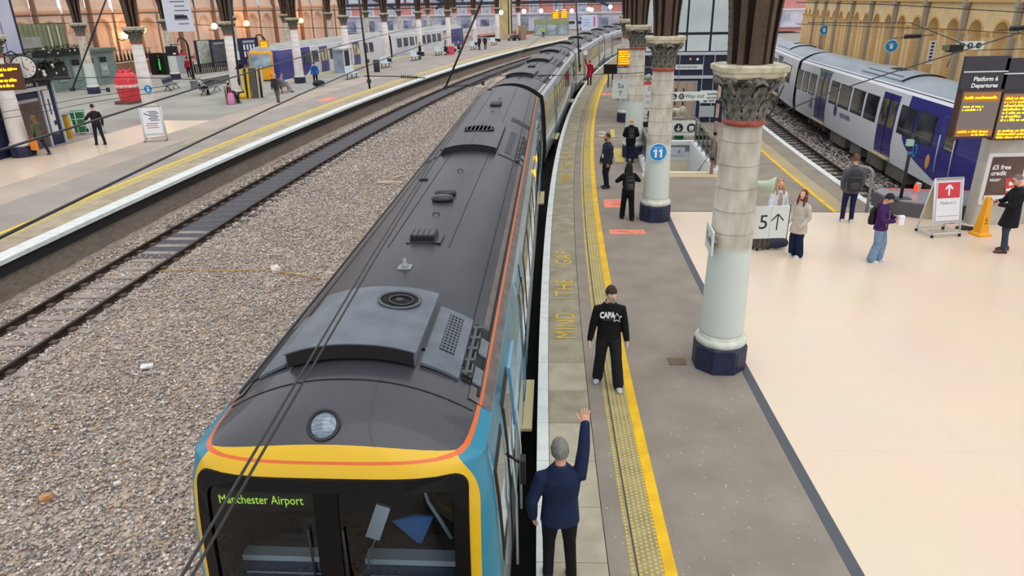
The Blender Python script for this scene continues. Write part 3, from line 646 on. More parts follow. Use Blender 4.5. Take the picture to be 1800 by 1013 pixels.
def coach(root, L, y0, ms, mroof, mstripe, mgut, bands, windows, doors, mg, mf, md, mdg, under, cab=False, ribs=True, zroof_stripe=(2.470, 2.49)):
    """a railway carriage shell along local +Y; bands = (z0, z1, material) stripes of the side"""
    for sd in (-1, 1):
        for z0, z1, m in bands:
            mb = MB(); n = 4; P = []
            for k in range(n + 1): z = z0 + (z1 - z0) * k / n; ys_ = yst(z) if cab else y0[0]; P += [(sd * wz(z), ys_, z), (sd * wz(z), L, z)]
            mb.add(P, [(2 * k, 2 * k + 1, 2 * k + 3, 2 * k + 2) for k in range(n)], 0, True); mb.build('body_side', m, root)
        u = lambda z: roof_u(z); mb = MB(); za, zb = zroof_stripe
        Q = [(sd * 1.27, ZC), (sd * u(ZC + .03), ZC + .03), (sd * u(za), za), (sd * u(zb), zb), (sd * u(2.56), 2.56)]
        for k, m in ((0, 0), (1, 0), (2, 1), (3, 0)):
            (a, b), (c, d) = Q[k], Q[k + 1]; mb.quad((a, y0[1], b), (a, L, b), (c, L, d), (c, y0[1], d), m)
        mb.build('cantrail', [mgut, mstripe], root)
        mb = MB(); mb.limb([(sd * (u(2.505)), y0[1] + .1, 2.512), (sd * (u(2.505)), L, 2.512)], .017, 6); mb.build('gutter', M_BLK, root)
        for (a, b, z0, z1) in windows: side_window(root, a, b, z0, z1, sd, mg, mf)
        for (a, b) in doors:
            mb = MB(); side_panel(mb, a, b, -.1, 2.26, sd, .012); dr = mb.build('door', md, root)
            for q in (0, 1):
                h = (b - a) / 2; mb = MB(); side_panel(mb, a + q * h + .12, a + (q + 1) * h - .12, 1.0, 2.02, sd, .02); mb.build('door_window', mdg, dr)
            mb = MB(); side_panel(mb, (a + b) / 2 - .012, (a + b) / 2 + .012, -.1, 2.26, sd, .022); mb.build('door_seal', M_BLK, dr)
            mb = MB(); mb.box((sd * 1.44, (a + b) / 2, -.16), (.16, b - a + .1, .05)); mb.build('door_step', mat('pale_step_board', '#cdbf8e', .7), dr)
    mb = MB(); ur = roof_u(2.56); n = 22; ys = [y0[2]] + [y0[2] + (L - y0[2]) * k / 6 for k in range(1, 7)]; P = []
    for y in ys:
        for k in range(n + 1): x = -ur + 2 * ur * k / n; P.append((x, y, roofz(x)))
    mb.add(P, [(i * (n + 1) + k, i * (n + 1) + k + 1, (i + 1) * (n + 1) + k + 1, (i + 1) * (n + 1) + k) for i in range(6) for k in range(n)], 0, True); mb.build('roof', mroof, root)
    if ribs:
        mb = MB()
        for x in (-.95, -.42, .42, .95):
            roof_patch(mb, x - .006, x + .006, y0[2] + (0 if abs(x) > .6 else 2.9), L, .006, .012, 0, 1)
        mb.build('roof_seam', M_BLK, root)
    mb = MB(); ring = [(-wz(z), L, z) for z in (-.3, .1, .5, 1.2, 2.1)] + [(-1.27 + 2.54 * k / 12, L, roofz(-1.27 + 2.54 * k / 12)) for k in range(13)] + [(wz(z), L, z) for z in (2.1, 1.2, .5, .1, -.3)]
    mb.add(ring, [tuple(range(len(ring)))]); mb.build('end_wall', M_BLK, root)
    if not cab:
        mb = MB(); ring = [(x, .02, z) for x, y, z in ring]; mb.add(ring, [tuple(range(len(ring)))]); mb.build('end_wall', M_BLK, root)
    # gangway bellows behind, underframe, bogies
    mb = MB()
    for k in range(5):
        y = L + .02 + k * .09; r = [(x * (.97 if k % 2 else .90), y, .15 + (z - .15) * (.985 if k % 2 else .95)) for x, _, z in ring]; P = r if k == 0 else P2 + r; P2 = r if k == 0 else P2 + r
    nr = len(ring); mb.add(P2, [(i * nr + j, i * nr + (j + 1) % nr, (i + 1) * nr + (j + 1) % nr, (i + 1) * nr + j) for i in range(4) for j in range(nr)]); mb.build('gangway', mat('black_bellows', '#1c1c1f', .8), root)
    mb = MB(); mb.box((0, L / 2, -.24), (2.5, L - .9, .12)); mb.build('underframe', under, root)
    for k, (a, b) in enumerate(((.27, .36), (.38, .46), (.5, .56), (.6, .7))):
        mb = MB(); mb.bbox((.35 * (1 if k % 2 else -1) * 0 + 0, L * (a + b) / 2, -.56), (2.45, L * (b - a), .55), .06); mb.build('equipment_box', mat('grimy_grey_box', '#77756c', .7, col2='#5d5b54', scale=3), root)
    wm = mat('wheel_steel', '#6b6056', .6, metal=.5); fm = mat('bogie_iron', '#4a4640', .7, col2='#5f574c', scale=6)
    for yb in (3.6, L - 3.8):
        b = MB()
        for sd in (-1, 1):
            b.box((sd * 1.0, yb, -.50), (.16, 2.9, .16)); b.box((sd * 1.0, yb, -.36), (.22, .5, .2)); b.cyl((sd * 1.12, yb - .5, -.72), (sd * 1.12, yb + .5, -.30), .05, 8)
            for dy in (-1.3, 1.3): b.box((sd * 1.04, yb + dy, -.52), (.22, .34, .3)); b.cyl((sd * 1.02, yb + dy - .3, -.55), (sd * 1.02, yb + dy - .3, -.25), .09, 8)
        b.box((0, yb, -.45), (2.0, .5, .2)); bo = b.build('bogie', fm, root)
        for dy in (-1.3, 1.3):
            for sd in (-1, 1):
                q = MB(); c = Vector((sd * .75, yb + dy, -.49)); q.cyl(c - Vector((.07, 0, 0)), c + Vector((.07, 0, 0)), .42, 20); q.cyl(c + Vector((sd * .05, 0, 0)), c + Vector((sd * .12, 0, 0)), .16, 12); q.build('wheel', wm, bo)
            q = MB(); q.cyl((-.7, yb + dy, -.49), (.7, yb + dy, -.49), .07, 8); q.build('axle', wm, bo)

# ---- materials
M_ROOF = mat('dark_grey_train_roof', '#3b3c44', .36, spec=.35, col2='#2b2c32', scale=1.6, detail=8, stretch=(1.2, .35, 1), lo=.3, hi=.75, bump=.06, bscale=60)
M_POD = mat('bluish_grey_roof_unit', '#6a727c', .42, spec=.35, col2='#59616b', scale=3, detail=6)
M_ORANGE = mat('orange_stripe', '#c8652f', .45); M_GUT = mat('brownish_grey_gutter', '#6b625d', .5, col2='#57504c', scale=5)
M_SIDE = mat('pale_grey_train_side', '#c4cdcb', .22, col2='#aab6b6', scale=.8, coat=.5, stretch=(1, .3, 1)); M_BLUE = mat('blue_train_band', '#4792b8', .25, col2='#9fc1cf', scale=.5, coat=.5, stretch=(1, .4, 1))
M_DGLASS = mat('dark_train_glass', '#2a2f33', .06, spec=.9, coat=.6); M_FRAME = mat('window_rubber', '#202226', .5)
M_DOORB = mat('blue_train_door', '#3a7fa6', .3, coat=.4); M_UNDER = mat('underframe_grey', '#5d5a52', .8, col2='#48453f', scale=4)
M_GRILLE = mat('grille_dark', '#191a1d', .6)
BANDS = [(-.30, 1.02, M_SIDE), (1.02, 2.12, mat('window_band', '#8e928a', .25, col2='#6c7576', scale=.6, coat=.4)), (2.12, 2.40, M_BLUE)]
WIN_G = [(6.4 + k * 1.55, 6.4 + k * 1.55 + 1.3, 1.1, 2.05) for k in range(7)] + [(20.0, 21.2, 1.1, 2.05), (21.4, 22.6, 1.1, 2.05)]
def fan(root, x, y, r, z, name='fan_opening', grille=False):
    mb = MB(); mb.lathe([(r + .03, 0), (r + .03, .012), (r, .015), (r, -.03)], 28); o = mb.build(name, mat('fan_rim', '#4d535b', .5) if not grille else M_ROOF, root); o.location = (x, y, z); o.rotation_euler = (0, math.atan2(roofz(x - .1) - roofz(x + .1), .2), 0)
    mb = MB(); mb.lathe([(r, .004), (.001, .004)], 28); mb.build('fan_well', M_BLK, o)
    mb = MB()
    if grille:
        for k in range(7): h = r * math.sqrt(max(0.05, 1 - (k / 3.5 - .86) ** 2)); mb.box(((k - 3) * r * .27, 0, .006), (.03, 2 * h * .9, .006))
    else:
        mb.limb([(.02 + r * .62 * math.cos(k * PI / 10), -.02 + r * .62 * math.sin(k * PI / 10), .01) for k in range(21)], .012, 6)
        for k in range(0):
            a = k * 2 * PI / 5; mb.add([(0.05 * math.cos(a), .05 * math.sin(a), .012), (r * .92 * math.cos(a), r * .92 * math.sin(a), .01), (r * .92 * math.cos(a + .8), r * .92 * math.sin(a + .8), .03), (.05 * math.cos(a + .8), .05 * math.sin(a + .8), .02)], [(0, 1, 2, 3)])
        mb.lathe([(.05, .006), (.045, .012), (.001, .014)], 12)
    mb.build('fan_blade', mat('fan_metal', '#24272b', .4), o)
def aircon(root, y0, y1, near=True):
    mb = MB(); roof_patch(mb, -.66, .56, y0, y1, .145, .15, 0, 14); o = mb.build('roof_unit', M_POD if near else M_ROOF, root)
    mb = MB(); roof_patch(mb, -.68, .58, y0 - .012, y1 + .012, .148, .012, 0, 14); mb.build('roof_unit_lid', M_POD if near else M_ROOF, o)
    mb = MB(); roof_patch(mb, -.65, .55, y0 - .006, y0, .135, .14, 0, 14); mb.build('shadow_gap', M_BLK, o)
    for sd, x0, x1 in ((1, .60, .95), (-1, -.98, -.70)):
        mb = MB(); roof_patch(mb, min(x0, x1), max(x0, x1), y0 + .06, y1 - .02, .018, .03, 0, 5); p = mb.build('louvre_panel', M_POD if near else M_ROOF, root)
        gx0, gx1 = (.72, .86) if sd > 0 else (-.80, -.74); mb = MB(); ya, yb = (y0 + .42, y1 - .12) if sd > 0 else (y1 - .42, y1 - .1); roof_patch(mb, gx0, gx1, ya, yb, .022, .01, 0, 3); g = mb.build('grille', M_GRILLE, p)
        mb = MB()
        for k in range(13 if sd > 0 else 5): yy = ya + (yb - ya) * (k + .5) / (13 if sd > 0 else 5); roof_patch(mb, gx0, gx1, yy - .012, yy + .012, .03, .008, 0, 2)
        for k in range(4): xx = gx0 + (gx1 - gx0) * (k + .5) / 4; roof_patch(mb, xx - .005, xx + .005, ya, yb, .031, .008, 0, 1)
        mb.build('louvre', mat('louvre_grey', '#59616a', .5), g)
    mb = MB(); roof_patch(mb, .98, 1.13, y0 + .1, y1 - .05, .006, .02, 0, 4); w = mb.build('pipe_well', M_BLK, root)
    mb = MB(); n = 9
    for x, r in ((1.0, .022), (1.045, .016)): mb.limb([(x, y0 + .16, roofz(x) + .03), (x, y1 - .2, roofz(x) + .03), (x + .02, y1 - .15, roofz(x) + .01)], r, 7)
    for k in range(5): mb.box((1.02, y0 + .2 + k * (y1 - y0 - .4) / 4, roofz(1.02) + .035), (.1, .05, .05))
    mb.build('pipe', mat('pipe_metal', '#4f5458', .45, metal=.4), w)
    mb = MB()
    for a, b in ((y0 + .12, y0 + .42), (y0 + .7, y0 + 1.05)): roof_patch(mb, 1.07, 1.15, a, b, .03, .03, 0, 2)
    mb.build('cover_plate', M_POD, w)
    mb = MB(); roof_patch(mb, -1.13, -1.0, y0 + .1, y1 - .1, .006, .02, 0, 4); mb.build('pipe_well', M_BLK, root)
def blob(root, x, y):
    mb = MB(); z = roofz(x); mb.lathe([(.15, 0), (.165, .03), (.15, .075), (.10, .095), (.001, .10)], 20, (x, y, z)); mb.v = [(x + (p[0] - x) * 1.15, y + (p[1] - y) * .8, p[2]) for p in mb.v]; mb.build('roof_dome', mat('black_rubber_dome', '#2b2c30', .3), root)
def hook(root, x, y):
    mb = MB(); z = roofz(x); mb.limb([(x - .05, y, z), (x - .05, y, z + .035), (x + .04, y, z + .035), (x + .04, y + .02, z)], .009, 6); mb.build('lifting_eye', M_BLK, root)
def roof_kit(root, L, first=False):
    aircon(root, 1.24 if first else 3.0, 2.62 if first else 5.2, first)
    if first:
        fan(root, .22, 2.26, .20, roofz(.22) + .152)
    aircon(root, 10.9, 14.2, False); fan(root, .0, 12.9, .36, roofz(0) + .152, 'fan_opening', True)
    mb = MB()
    for y in (11.6, 13.7): roof_patch(mb, -.006, .006, y - .55, y + .4, .150, .01, 0, 1)
    mb.build('lid_seam', M_BLK, root)
    for y in (6.75, 7.12, 18.0, 18.35): blob(root, .0, y)
    for y in (5.9, 8.9, 16.6, 19.6): hook(root, .03, y)
    # stud aerial on a square plate
    mb = MB(); z = roofz(0); mb.box((0, 3.6, z + .008), (.16, .16, .016)); mb.limb([(0, 3.6, z), (0, 3.6, z + .05), (0, 3.6, z + .06), (0, 3.6, z + .12)], [.05, .045, .022, .022], 10); mb.build('aerial', mat('pale_aerial', '#8d9296', .45), root)
    # hatch vent
    mb = MB(); z = roofz(.1); mb.box((.06, 4.75, z + .006), (.48, .42, .014)); mb.box((.04, 4.76, z + .05), (.36, .30, .09), taper=.92); o = mb.build('roof_vent', M_ROOF, root)
    mb = MB()
    for k in range(6): mb.box((-.1 + k * .055, 4.6, z + .05), (.035, .012, .05))
    for k in range(5): mb.box((-.11 + k * .075, 4.76, z + .097), (.006, .29, .006))
    mb.build('vent_slot', M_BLK, o)
    # curved slot and soot behind the second unit
    mb = MB(); roof_patch(mb, .62, 1.13, 15.6, 16.25, .004, .01, 0, 8); roof_patch(mb, -1.15, -1.0, 13.2, 13.5, .012, .01, 0, 3); roof_patch(mb, -1.15, -1.05, 12.2, 12.5, .012, .01, 0, 3); o = mb.build('exhaust_slot', M_BLK, root)
    mb = MB(); roof_patch(mb, .66, 1.12, 15.75, 15.82, .014, .012, 0, 6); roof_patch(mb, .66, 1.12, 16.0, 16.06, .014, .012, 0, 6); mb.build('slot_bar', M_ROOF, o)

# ---- the long grey and blue train
M_FRONT = livery('yellow_teal_cab_livery', front_grey)
t1 = thing('train_carriage', 'leading dark-roofed train carriage with yellow cab front and large windscreen beside the platform', 'train', (-1.55, 4.55, 0), -math.atan(.0637), 'carriages of the long dark-roofed train')
coach(t1, 23.55, (.44, 1.1, 1.6), M_SIDE, M_ROOF, M_ORANGE, M_GUT, BANDS, WIN_G, [(4.7, 6.1), (17.6, 19.0)], M_DGLASS, M_FRAME, M_DOORB, M_DGLASS, M_UNDER, True)
cab_front(t1, M_FRONT, (.8, .9, 2.30))
roof_kit(t1, 23.55, True)
mb = MB(); screen_frame(mb, (1.15, .74, 2.37, .14), (1.03, .86, 2.27, .10), .03, .05); o = mb.build('windscreen_frame', mat('black_windscreen_band', '#060607', .45, spec=.2), t1)
mb = MB(); screen_pane(mb, -.10, .10, .9, 2.31, .02); mb.build('centre_pillar', mat('black_windscreen_band', '#101114'), o)
M_SCREEN = glass_mat('windscreen_glass', '#dde6ea', .95)
for a, b in ((-1.03, -.09), (.09, 1.03)):
    mb = MB(); screen_pane(mb, a, b, .85, 2.31, .008); mb.build('windscreen', M_SCREEN, t1)
for x in (-.13, .16):
    mb = MB(); mb.limb([(x + .03, fy(x, 1.05) - .05, 1.05), (x, fy(x, 1.3) - .06, 1.32), (x - .02, fy(x, 1.5) - .045, 1.5)], .018, 6); mb.limb([(x - .01, fy(x, 1.25) - .035, 1.3), (x - .03, fy(x, 1.9) - .03, 1.95)], .011, 6); mb.box((x + .02, fy(x, 1.05) - .05, 1.08), (.1, .05, .08)); mb.build('wiper', M_BLK, t1)
mb = MB(); P = []
for k in range(-18, 19): u_ = k / 20.5; t_ = min(1, (2.80 - 2.30) / .57); t_ = t_ * t_ * (3 - 2 * t_); P.append((u_ * 1.27, .95 + bow(u_) * (1 - t_), ZC + (2.822 - ZC) * (1 - abs(u_) ** UP) + .003))
mb.limb(P, .006, 5); mb.build('dome_seam', M_BLK, t1)
# headlight high on the dome
mb = MB(); c = Vector((-.06, .40, 2.70)); R = Matrix.Rotation(math.radians(38), 3, 'X')
ring = lambda r, o: [c + R @ Vector((r * math.cos(a), -r * 1.12 * math.sin(a) * .9, o)) for a in [2 * PI * k / 28 for k in range(28)]]
mb.loft([ring(.135, -.03), ring(.14, .012), ring(.12, .016), ring(.118, -.005)], 0, False); o = mb.build('headlight_bezel', mat('black_bezel', '#17181b', .3), t1)
mb = MB(); mb.loft([ring(.119, -.004), ring(.09, .018), ring(.05, .028), ring(.004, .031)], 0, False); mb.build('headlight', mat('ribbed_headlight_glass', '#8c98a8', .12, metal=.5, col2='#5d6878', scale=14, stretch=(.4, 6, 6), spec=.9), o)
# cab interior
M_CABDK = mat('cab_dark_lining', '#1d1f22', .7); M_DESK = mat('navy_desk', '#33658f', .5); M_DESKL = mat('pale_blue_desk_edge', '#e6f3fa', .45)
mb = MB(); mb.box((0, 1.75, 1.2), (2.5, .06, 2.4)); mb.box((0, 1.0, .3), (2.4, 1.6, .05)); mb.box((0, 1.1, 2.36), (2.2, 1.2, .04)); ci = mb.build('cab_interior', M_CABDK, t1)
mb = MB(); mb.box((-.56, .30, .82), (.86, .40, .80)); mb.box((.58, .30, .82), (.86, .40, .80)); mb.build('desk', M_DESK, ci)
mb = MB(); mb.box((-.56, .46, 1.26), (.86, .12, .06)); mb.box((.58, .46, 1.26), (.86, .14, .06)); mb.box((-.55, .27, 1.224), (.70, .012, .01)); mb.box((.58, .26, 1.224), (.70, .012, .01)); mb.build('desk_edge', M_DESKL, ci)
mb = MB(); mb.box((-.6, .62, 1.24), (.8, .14, .1)); mb.box((.58, .64, 1.24), (.84, .16, .1)); mb.build('console', mat('mottled_console', '#3c4046', .6), ci)
mb = MB(); mb.box((-.36, .62, 1.50), (.2, .1, .16)); mb.build('switch_box', M_BLK, ci)
mb = MB(); mb.cyl((-.22, .56, 1.29), (-.22, .56, 1.40), .03, 10); mb.build('red_lever', mat('red_lever', '#b5543a', .5), ci)
mb = MB(); mb.box((.29, .46, 1.66), (.13, .06, .30), rot=Matrix.Rotation(.35, 3, 'Y') @ Matrix.Rotation(-.4, 3, 'X')); mb.build('monitor', mat('pale_grey_monitor', '#dce8f2', .4), ci)
mb = MB(); mb.limb([(.27, .40, 1.52), (.22, .34, 1.42), (.20, .30, 1.26)], .008, 6); mb.build('monitor_cable', mat('grey_cable', '#9aa6ae', .5), ci)
mb = MB(); mb.add([(.34, .7, 1.46), (.60, .65, 1.58), (.74, .7, 1.52), (.62, .6, 1.27), (.34, .75, 1.44), (.60, .7, 1.56), (.74, .75, 1.50), (.62, .65, 1.25)], [(0, 3, 2, 1), (4, 5, 6, 7), (0, 1, 5, 4), (1, 2, 6, 5), (2, 3, 7, 6), (3, 0, 4, 7)]); mb.build('blue_cloth', mat('blue_cloth', '#3f86cc', .8), ci)
mb = MB(); mb.limb([(.70, .75, 1.98), (.66, .7, 1.90), (.72, .62, 1.76), (.84, .55, 1.6), (.93, .52, 1.44)], .02, 8); mb.build('grab_rail', mat('pale_grab_rail', '#b5bcc2', .4), ci)
mb = MB(); mb.limb([(.80, .9, 2.0), (.92, .85, 1.9), (1.02, .8, 1.84)], .012, 6); mb.build('yellow_rail', mat('yellow_rail', '#c9b23a', .5), ci)
mb = MB(); mb.box((-.62, .22, 2.10), (.92, .06, .24)); db = mb.build('destination_box', M_BLK, ci)
text(db, 'Manchester Airport', .125, (-.60, .175, 2.10), mat('green_led_letters', '#a8d24a', .5, emit=.9), sx=.72, name='destination_lettering')
# cab side windows and the dark open cab door recess
for sd in (-1, 1):
    mb = MB(); side_panel(mb, .62, 1.35, 1.1, 2.12, sd, .01, n=6); o = mb.build('cab_side_window', M_BLK, t1)
    mb = MB(); side_panel(mb, .68, 1.28, 1.18, 2.05, sd, .016, n=6); mb.build('pane', M_DGLASS, o)
    mb = MB(); side_panel(mb, 1.6, 2.35, -.1, 2.2, sd, .014, n=6); o = mb.build('cab_door', M_BLK, t1, 'black cab door')
    mb = MB(); side_panel(mb, 1.66, 2.29, 1.1, 2.1, sd, .02, n=6); mb.build('pane', M_DGLASS, o)
    mb = MB(); side_panel(mb, 2.5, 3.2, 1.35, 2.1, sd, .03, n=6); mb.build('side_hatch', M_BLUE, t1)
    mb = MB()
    for y in (1.52, 2.43): mb.limb([(sd * 1.46, y, .2), (sd * 1.46, y, 1.1), (sd * 1.42, y, 1.6)], .014, 6)
    mb.build('handrail', mat('pale_grab_rail', '#b5bcc2'), t1)
mb = MB(); mb.limb([(1.40, 1.1, 1.95), (1.52, 1.0, 1.93)], .015, 6); mb.box((1.56, 1.0, 1.85), (.05, .12, .26)); mb.build('mirror', M_BLK, t1)
for sd in (-1, 1): mb = MB(); side_panel(mb, .64, 4.4, 1.0, 2.40, sd, .004, n=6); mb.build('teal_panel', mat('teal_train_panel', '#2a89a8', .3, col2='#1d6f8c', scale=1.5, coat=.4), t1)
for y in (12.6, 14.2):
    mb = MB(); mb.ball((1.36, y, 2.0), .06, 10, 6, sc=(.6, 1, 1.6)); mb.build('side_lamp', mat('amber_lamp', '#ffae2a', .4, emit=1.2), t1)
Ls = [28.75]
for k, lab in enumerate(('second train carriage behind the leading one, first dark roof hump in front of its end', 'third train carriage, past the second gangway of the dark roofed train', 'fourth train carriage, teal ended, curving away behind the far column')):
    s0 = 28.75 + 23.95 * k; a, b = W(s0, -1.78), W(s0 + 23.4, -1.78); v = b - a
    t = thing('train_carriage', lab, 'train', a, -math.atan2(v.x, v.y), 'carriages of the long dark-roofed train')
    coach(t, v.length, (0, 0, 0), M_SIDE, M_ROOF, mat('silver_cantrail', '#aab0b4', .3, metal=.3), mat('pale_cantrail', '#b9bdc0', .35), [(-.30, 1.02, M_SIDE), (1.02, 2.12, mat('yellowish_band', '#a7a277', .25, col2='#7e8a86', scale=.5, coat=.4)), (2.12, 2.40, mat('pale_band', '#b5bdc2', .3, col2='#8fa3b0', scale=.6))], WIN_G, [(4.7, 6.1), (17.6, 19.0)], M_DGLASS, M_FRAME, mat('maroon_shaded_door', '#6d3b46', .3, coat=.4) if k == 1 else M_DOORB, M_DGLASS, M_UNDER)
    aircon(t, 3.0, 5.2, False); aircon(t, 10.9, 14.2, False); aircon(t, 18.3, 21.0, False)
    for y in (7.2, 7.6, 16.0): blob(t, .0, y)
    for y in (1.6, 2.2, 9.0): hook(t, .1, y)

# ---- white and blue train on the right
M_NW = mat('silver_white_train', '#dde2e8', .3, col2='#cfd5dd', scale=.7, coat=.3); M_NR = mat('grey_blue_train_roof', '#93a0ad', .4, col2='#808d9a', scale=1.2, stretch=(1, .3, 1)); M_NB = mat('deep_violet_blue', '#28277f', .3, col2='#20206c', scale=2, coat=.4)
M_NGL = mat('train_side_glass', '#4b4f52', .08, spec=.8, col2='#22252a', scale=.9, lo=.4, hi=.6)
def front_side(nt, x, y, z):
    q = nm(nt, 'MAXIMUM', nm(nt, 'SUBTRACT', 1.0, z), 0.0); yb = nm(nt, 'SUBTRACT', 6.5, nm(nt, 'MULTIPLY', nm(nt, 'MULTIPLY', q, q), 2.6))
    return mixc(nt, nm(nt, 'LESS_THAN', y, yb), '#e0e4ea', '#2b2a86')
M_NSIDE = livery('white_and_violet_side', front_side); M_NDG = mat('door_glass_yellow_inside', '#8a8158', .1, spec=.8, col2='#3c3d3a', scale=2.5)
NWIN = [(4.0, 5.45, .95, 2.0), (5.65, 7.05, .95, 2.0), (9.35, 10.75, .95, 2.0), (11.0, 12.5, .95, 2.0), (12.75, 14.3, .95, 2.0), (14.5, 15.75, .95, 2.0), (18.3, 19.4, .95, 2.0), (19.65, 20.75, .95, 2.0), (21.0, 22.0, .95, 2.0)]
def place(s0, s1, d): a, b = W(s0, d), W(s1, d); v = b - a; return a, -math.atan2(v.x, v.y), v.length
a, rz, L = place(21.4, 44.0, 14.42)
n1 = thing('train_carriage', 'white train carriage with violet blue cab end and blue doors beside the arched wall', 'train', a, rz, 'carriages of the white and blue train by the wall')
coach(n1, L, (.44, 1.1, 1.6), M_NSIDE, M_NR, mat('white_cantrail', '#d9d6dc', .4), mat('white_cantrail_b', '#d3d6de', .4), [(-.30, 2.40, M_NSIDE)], NWIN, [(7.35, 9.0), (16.1, 17.9)], M_NGL, M_FRAME, M_NB, M_NDG, M_UNDER, True, False)
cab_front(n1, livery('violet_cab_livery', front_blue)); mb = MB(); screen_frame(mb, (1.05, 1.05, 2.25, .13), (.98, 1.12, 2.18, .1), .03, .05); mb.build('windscreen_frame', M_BLK, n1); mb = MB(); screen_pane(mb, -1.0, 1.0, 1.1, 2.2, .012); mb.build('windscreen', M_DGLASS, n1)
mb = MB(); roof_patch(mb, -.9, .7, 8.6, 13.2, .06, .07, 0, 12); o = mb.build('roof_unit', M_NR, n1); mb = MB()
for k in range(8): roof_patch(mb, -.35, .1, 10.3 + k * .16, 10.38 + k * .16, .075, .012, 0, 4)
roof_patch(mb, -.72, -.68, 9.0, 12.9, .07, .015, 0, 1); roof_patch(mb, -.92, -.68, 8.55, 8.62, .07, .02, 0, 2); roof_patch(mb, -.9, .7, 8.52, 8.6, .07, .05, 0, 10); mb.build('grille', M_GRILLE, o)
mb = MB(); side_panel(mb, 2.3, 3.1, 1.05, 2.1, -1, .012); o = mb.build('cab_side_window', M_FRAME, n1); mb = MB(); side_panel(mb, 2.36, 3.04, 1.1, 2.05, -1, .018); mb.build('pane', M_DGLASS, o)
for y in (2.2, 3.25): mb = MB(); mb.limb([(-1.47, y, .25), (-1.47, y + .05, .9), (-1.44, y + .1, 1.5)], .022, 6); mb.build('handrail', mat('pale_handrail', '#c9ccd2', .4), n1)
mb = MB(); mb.ball((-1.40, 4.0, .45), .16, 14, 8, sc=(.12, 1.0, 1.6)); mb.build('orange_dot', mat('orange_sticker', '#e0a05a', .5), n1)
mb = MB()
for k in range(24):
    a0, a1 = 2 * PI * k / 24, 2 * PI * (k + 1) / 24; mb.limb([(-1.402, 5.1 + .14 * math.cos(a0), .62 + .22 * math.sin(a0)), (-1.402, 5.1 + .14 * math.cos(a1), .62 + .22 * math.sin(a1))], .022, 5)
mb.build('blue_ring_mark', mat('light_blue_mark', '#3b9fd0', .5), n1)
text(n1, 'NORTHERN', .30, (-1.412, 13.0, .62), mat('navy_lettering', '#23306b', .5), rz=-PI / 2, name='side_lettering', sx=.9)
mb = MB(); mb.limb([(-1.412, 14.45 + .17 * math.cos(a), .72 + .25 * math.sin(a)) for a in [2 * PI * k / 20 for k in range(21)]], .02, 5); mb.box((-1.41, 14.45, .72), (.01, .1, .3)); mb.build('emblem', mat('navy_lettering', '#23306b'), n1)
mb = MB(); mb.add([(-1.413, 18.9, .3), (-1.413, 18.3, .3), (-1.413, 18.6, .95), (-1.413, 18.6, .5)], [(0, 1, 3), (0, 3, 2), (3, 1, 2)]); mb.build('blue_mark', mat('steel_blue_mark', '#4a7fae', .5), n1)
mb = MB(); side_panel(mb, 16.0, 18.1, 2.27, 2.39, -1, .02, n=2); mb.build('door_header', mat('green_door_header', '#4f9a6f', .5), n1)
mb = MB(); mb.ball((-1.28, 2.0, 2.5), .05, 8, 6, sc=(1, 3, 1)); mb.build('roof_lamp', mat('pale_lamp', '#d9dde2', .3), n1)
for k, lab in enumerate(('second white train carriage beyond the black gangway by the arched wall', 'third white carriage farthest along the arched wall')):
    a, rz, L = place(44.5 + 23.2 * k, 67.2 + 23.2 * k, 14.42); t = thing('train_carriage', lab, 'train', a, rz, 'carriages of the white and blue train by the wall')
    coach(t, L, (0, 0, 0), M_NW, M_NR, mat('white_cantrail', '#d9d6dc'), mat('white_cantrail_b', '#d3d6de'), [(-.30, 2.40, M_NW)], [(w0 - 2.2, w1 - 2.2, z0, z1) for w0, w1, z0, z1 in NWIN], [(5.2, 6.8), (14.0, 15.7)], M_NGL, M_FRAME, M_NB, M_NDG, M_UNDER, False, False)
    mb = MB(); roof_patch(mb, -.9, .7, 5.6, 10.2, .06, .07, 0, 12); o = mb.build('roof_unit', M_NR, t); mb = MB(); roof_patch(mb, -.9, .7, 5.5, 5.6, .07, .06, 0, 10); roof_patch(mb, -.3, .2, 7, 8, .07, .01, 0, 4); mb.build('grille', M_GRILLE, o)

# ---- yellow fronted train across the platforms
a, rz, L = place(56.6, 80.0, -27.35)
M_LW = mat('lilac_white_train', '#d6d6de', .35, col2='#bfc0cc', scale=.8); M_LROOF = mat('greenish_grey_roof', '#a5a79f', .5, col2='#94968f', scale=1)
M_WARM = mat('lit_train_window', '#e8d27a', .3, col2='#6b6a5c', scale=1.3, emit=0.0, lo=.4, hi=.6)
def side_left(nt, x, y, z):
    q = nm(nt, 'MAXIMUM', nm(nt, 'SUBTRACT', 1.2, z), 0.0); return mixc(nt, nm(nt, 'LESS_THAN', y, nm(nt, 'SUBTRACT', 6.4, nm(nt, 'MULTIPLY', nm(nt, 'MULTIPLY', q, q), .9))), '#cfcfd8', '#2c2c80')
M_LS = livery('white_side_with_blue_cab', side_left)
LW = [(5.0, 6.3, 1.0, 2.0), (6.6, 7.8, 1.0, 2.0), (10.2, 11.4, 1.0, 2.0), (11.9, 13.1, 1.0, 2.0), (13.5, 14.7, 1.0, 2.0), (18.3, 19.4, 1.0, 2.0), (19.8, 20.9, 1.0, 2.0)]
l1 = thing('train_carriage', 'yellow fronted train carriage with blue cab side across the platforms', 'train', a, rz, 'carriages of the far yellow fronted train')
coach(l1, L, (.44, 1.1, 1.6), M_LS, M_LROOF, M_LROOF, M_LW, [(-.30, 2.40, M_LS)], LW, [(8.2, 9.8), (15.6, 17.2)], M_NGL, M_FRAME, mat('violet_door', '#4b4a7d', .4), M_WARM, M_UNDER, True, False)
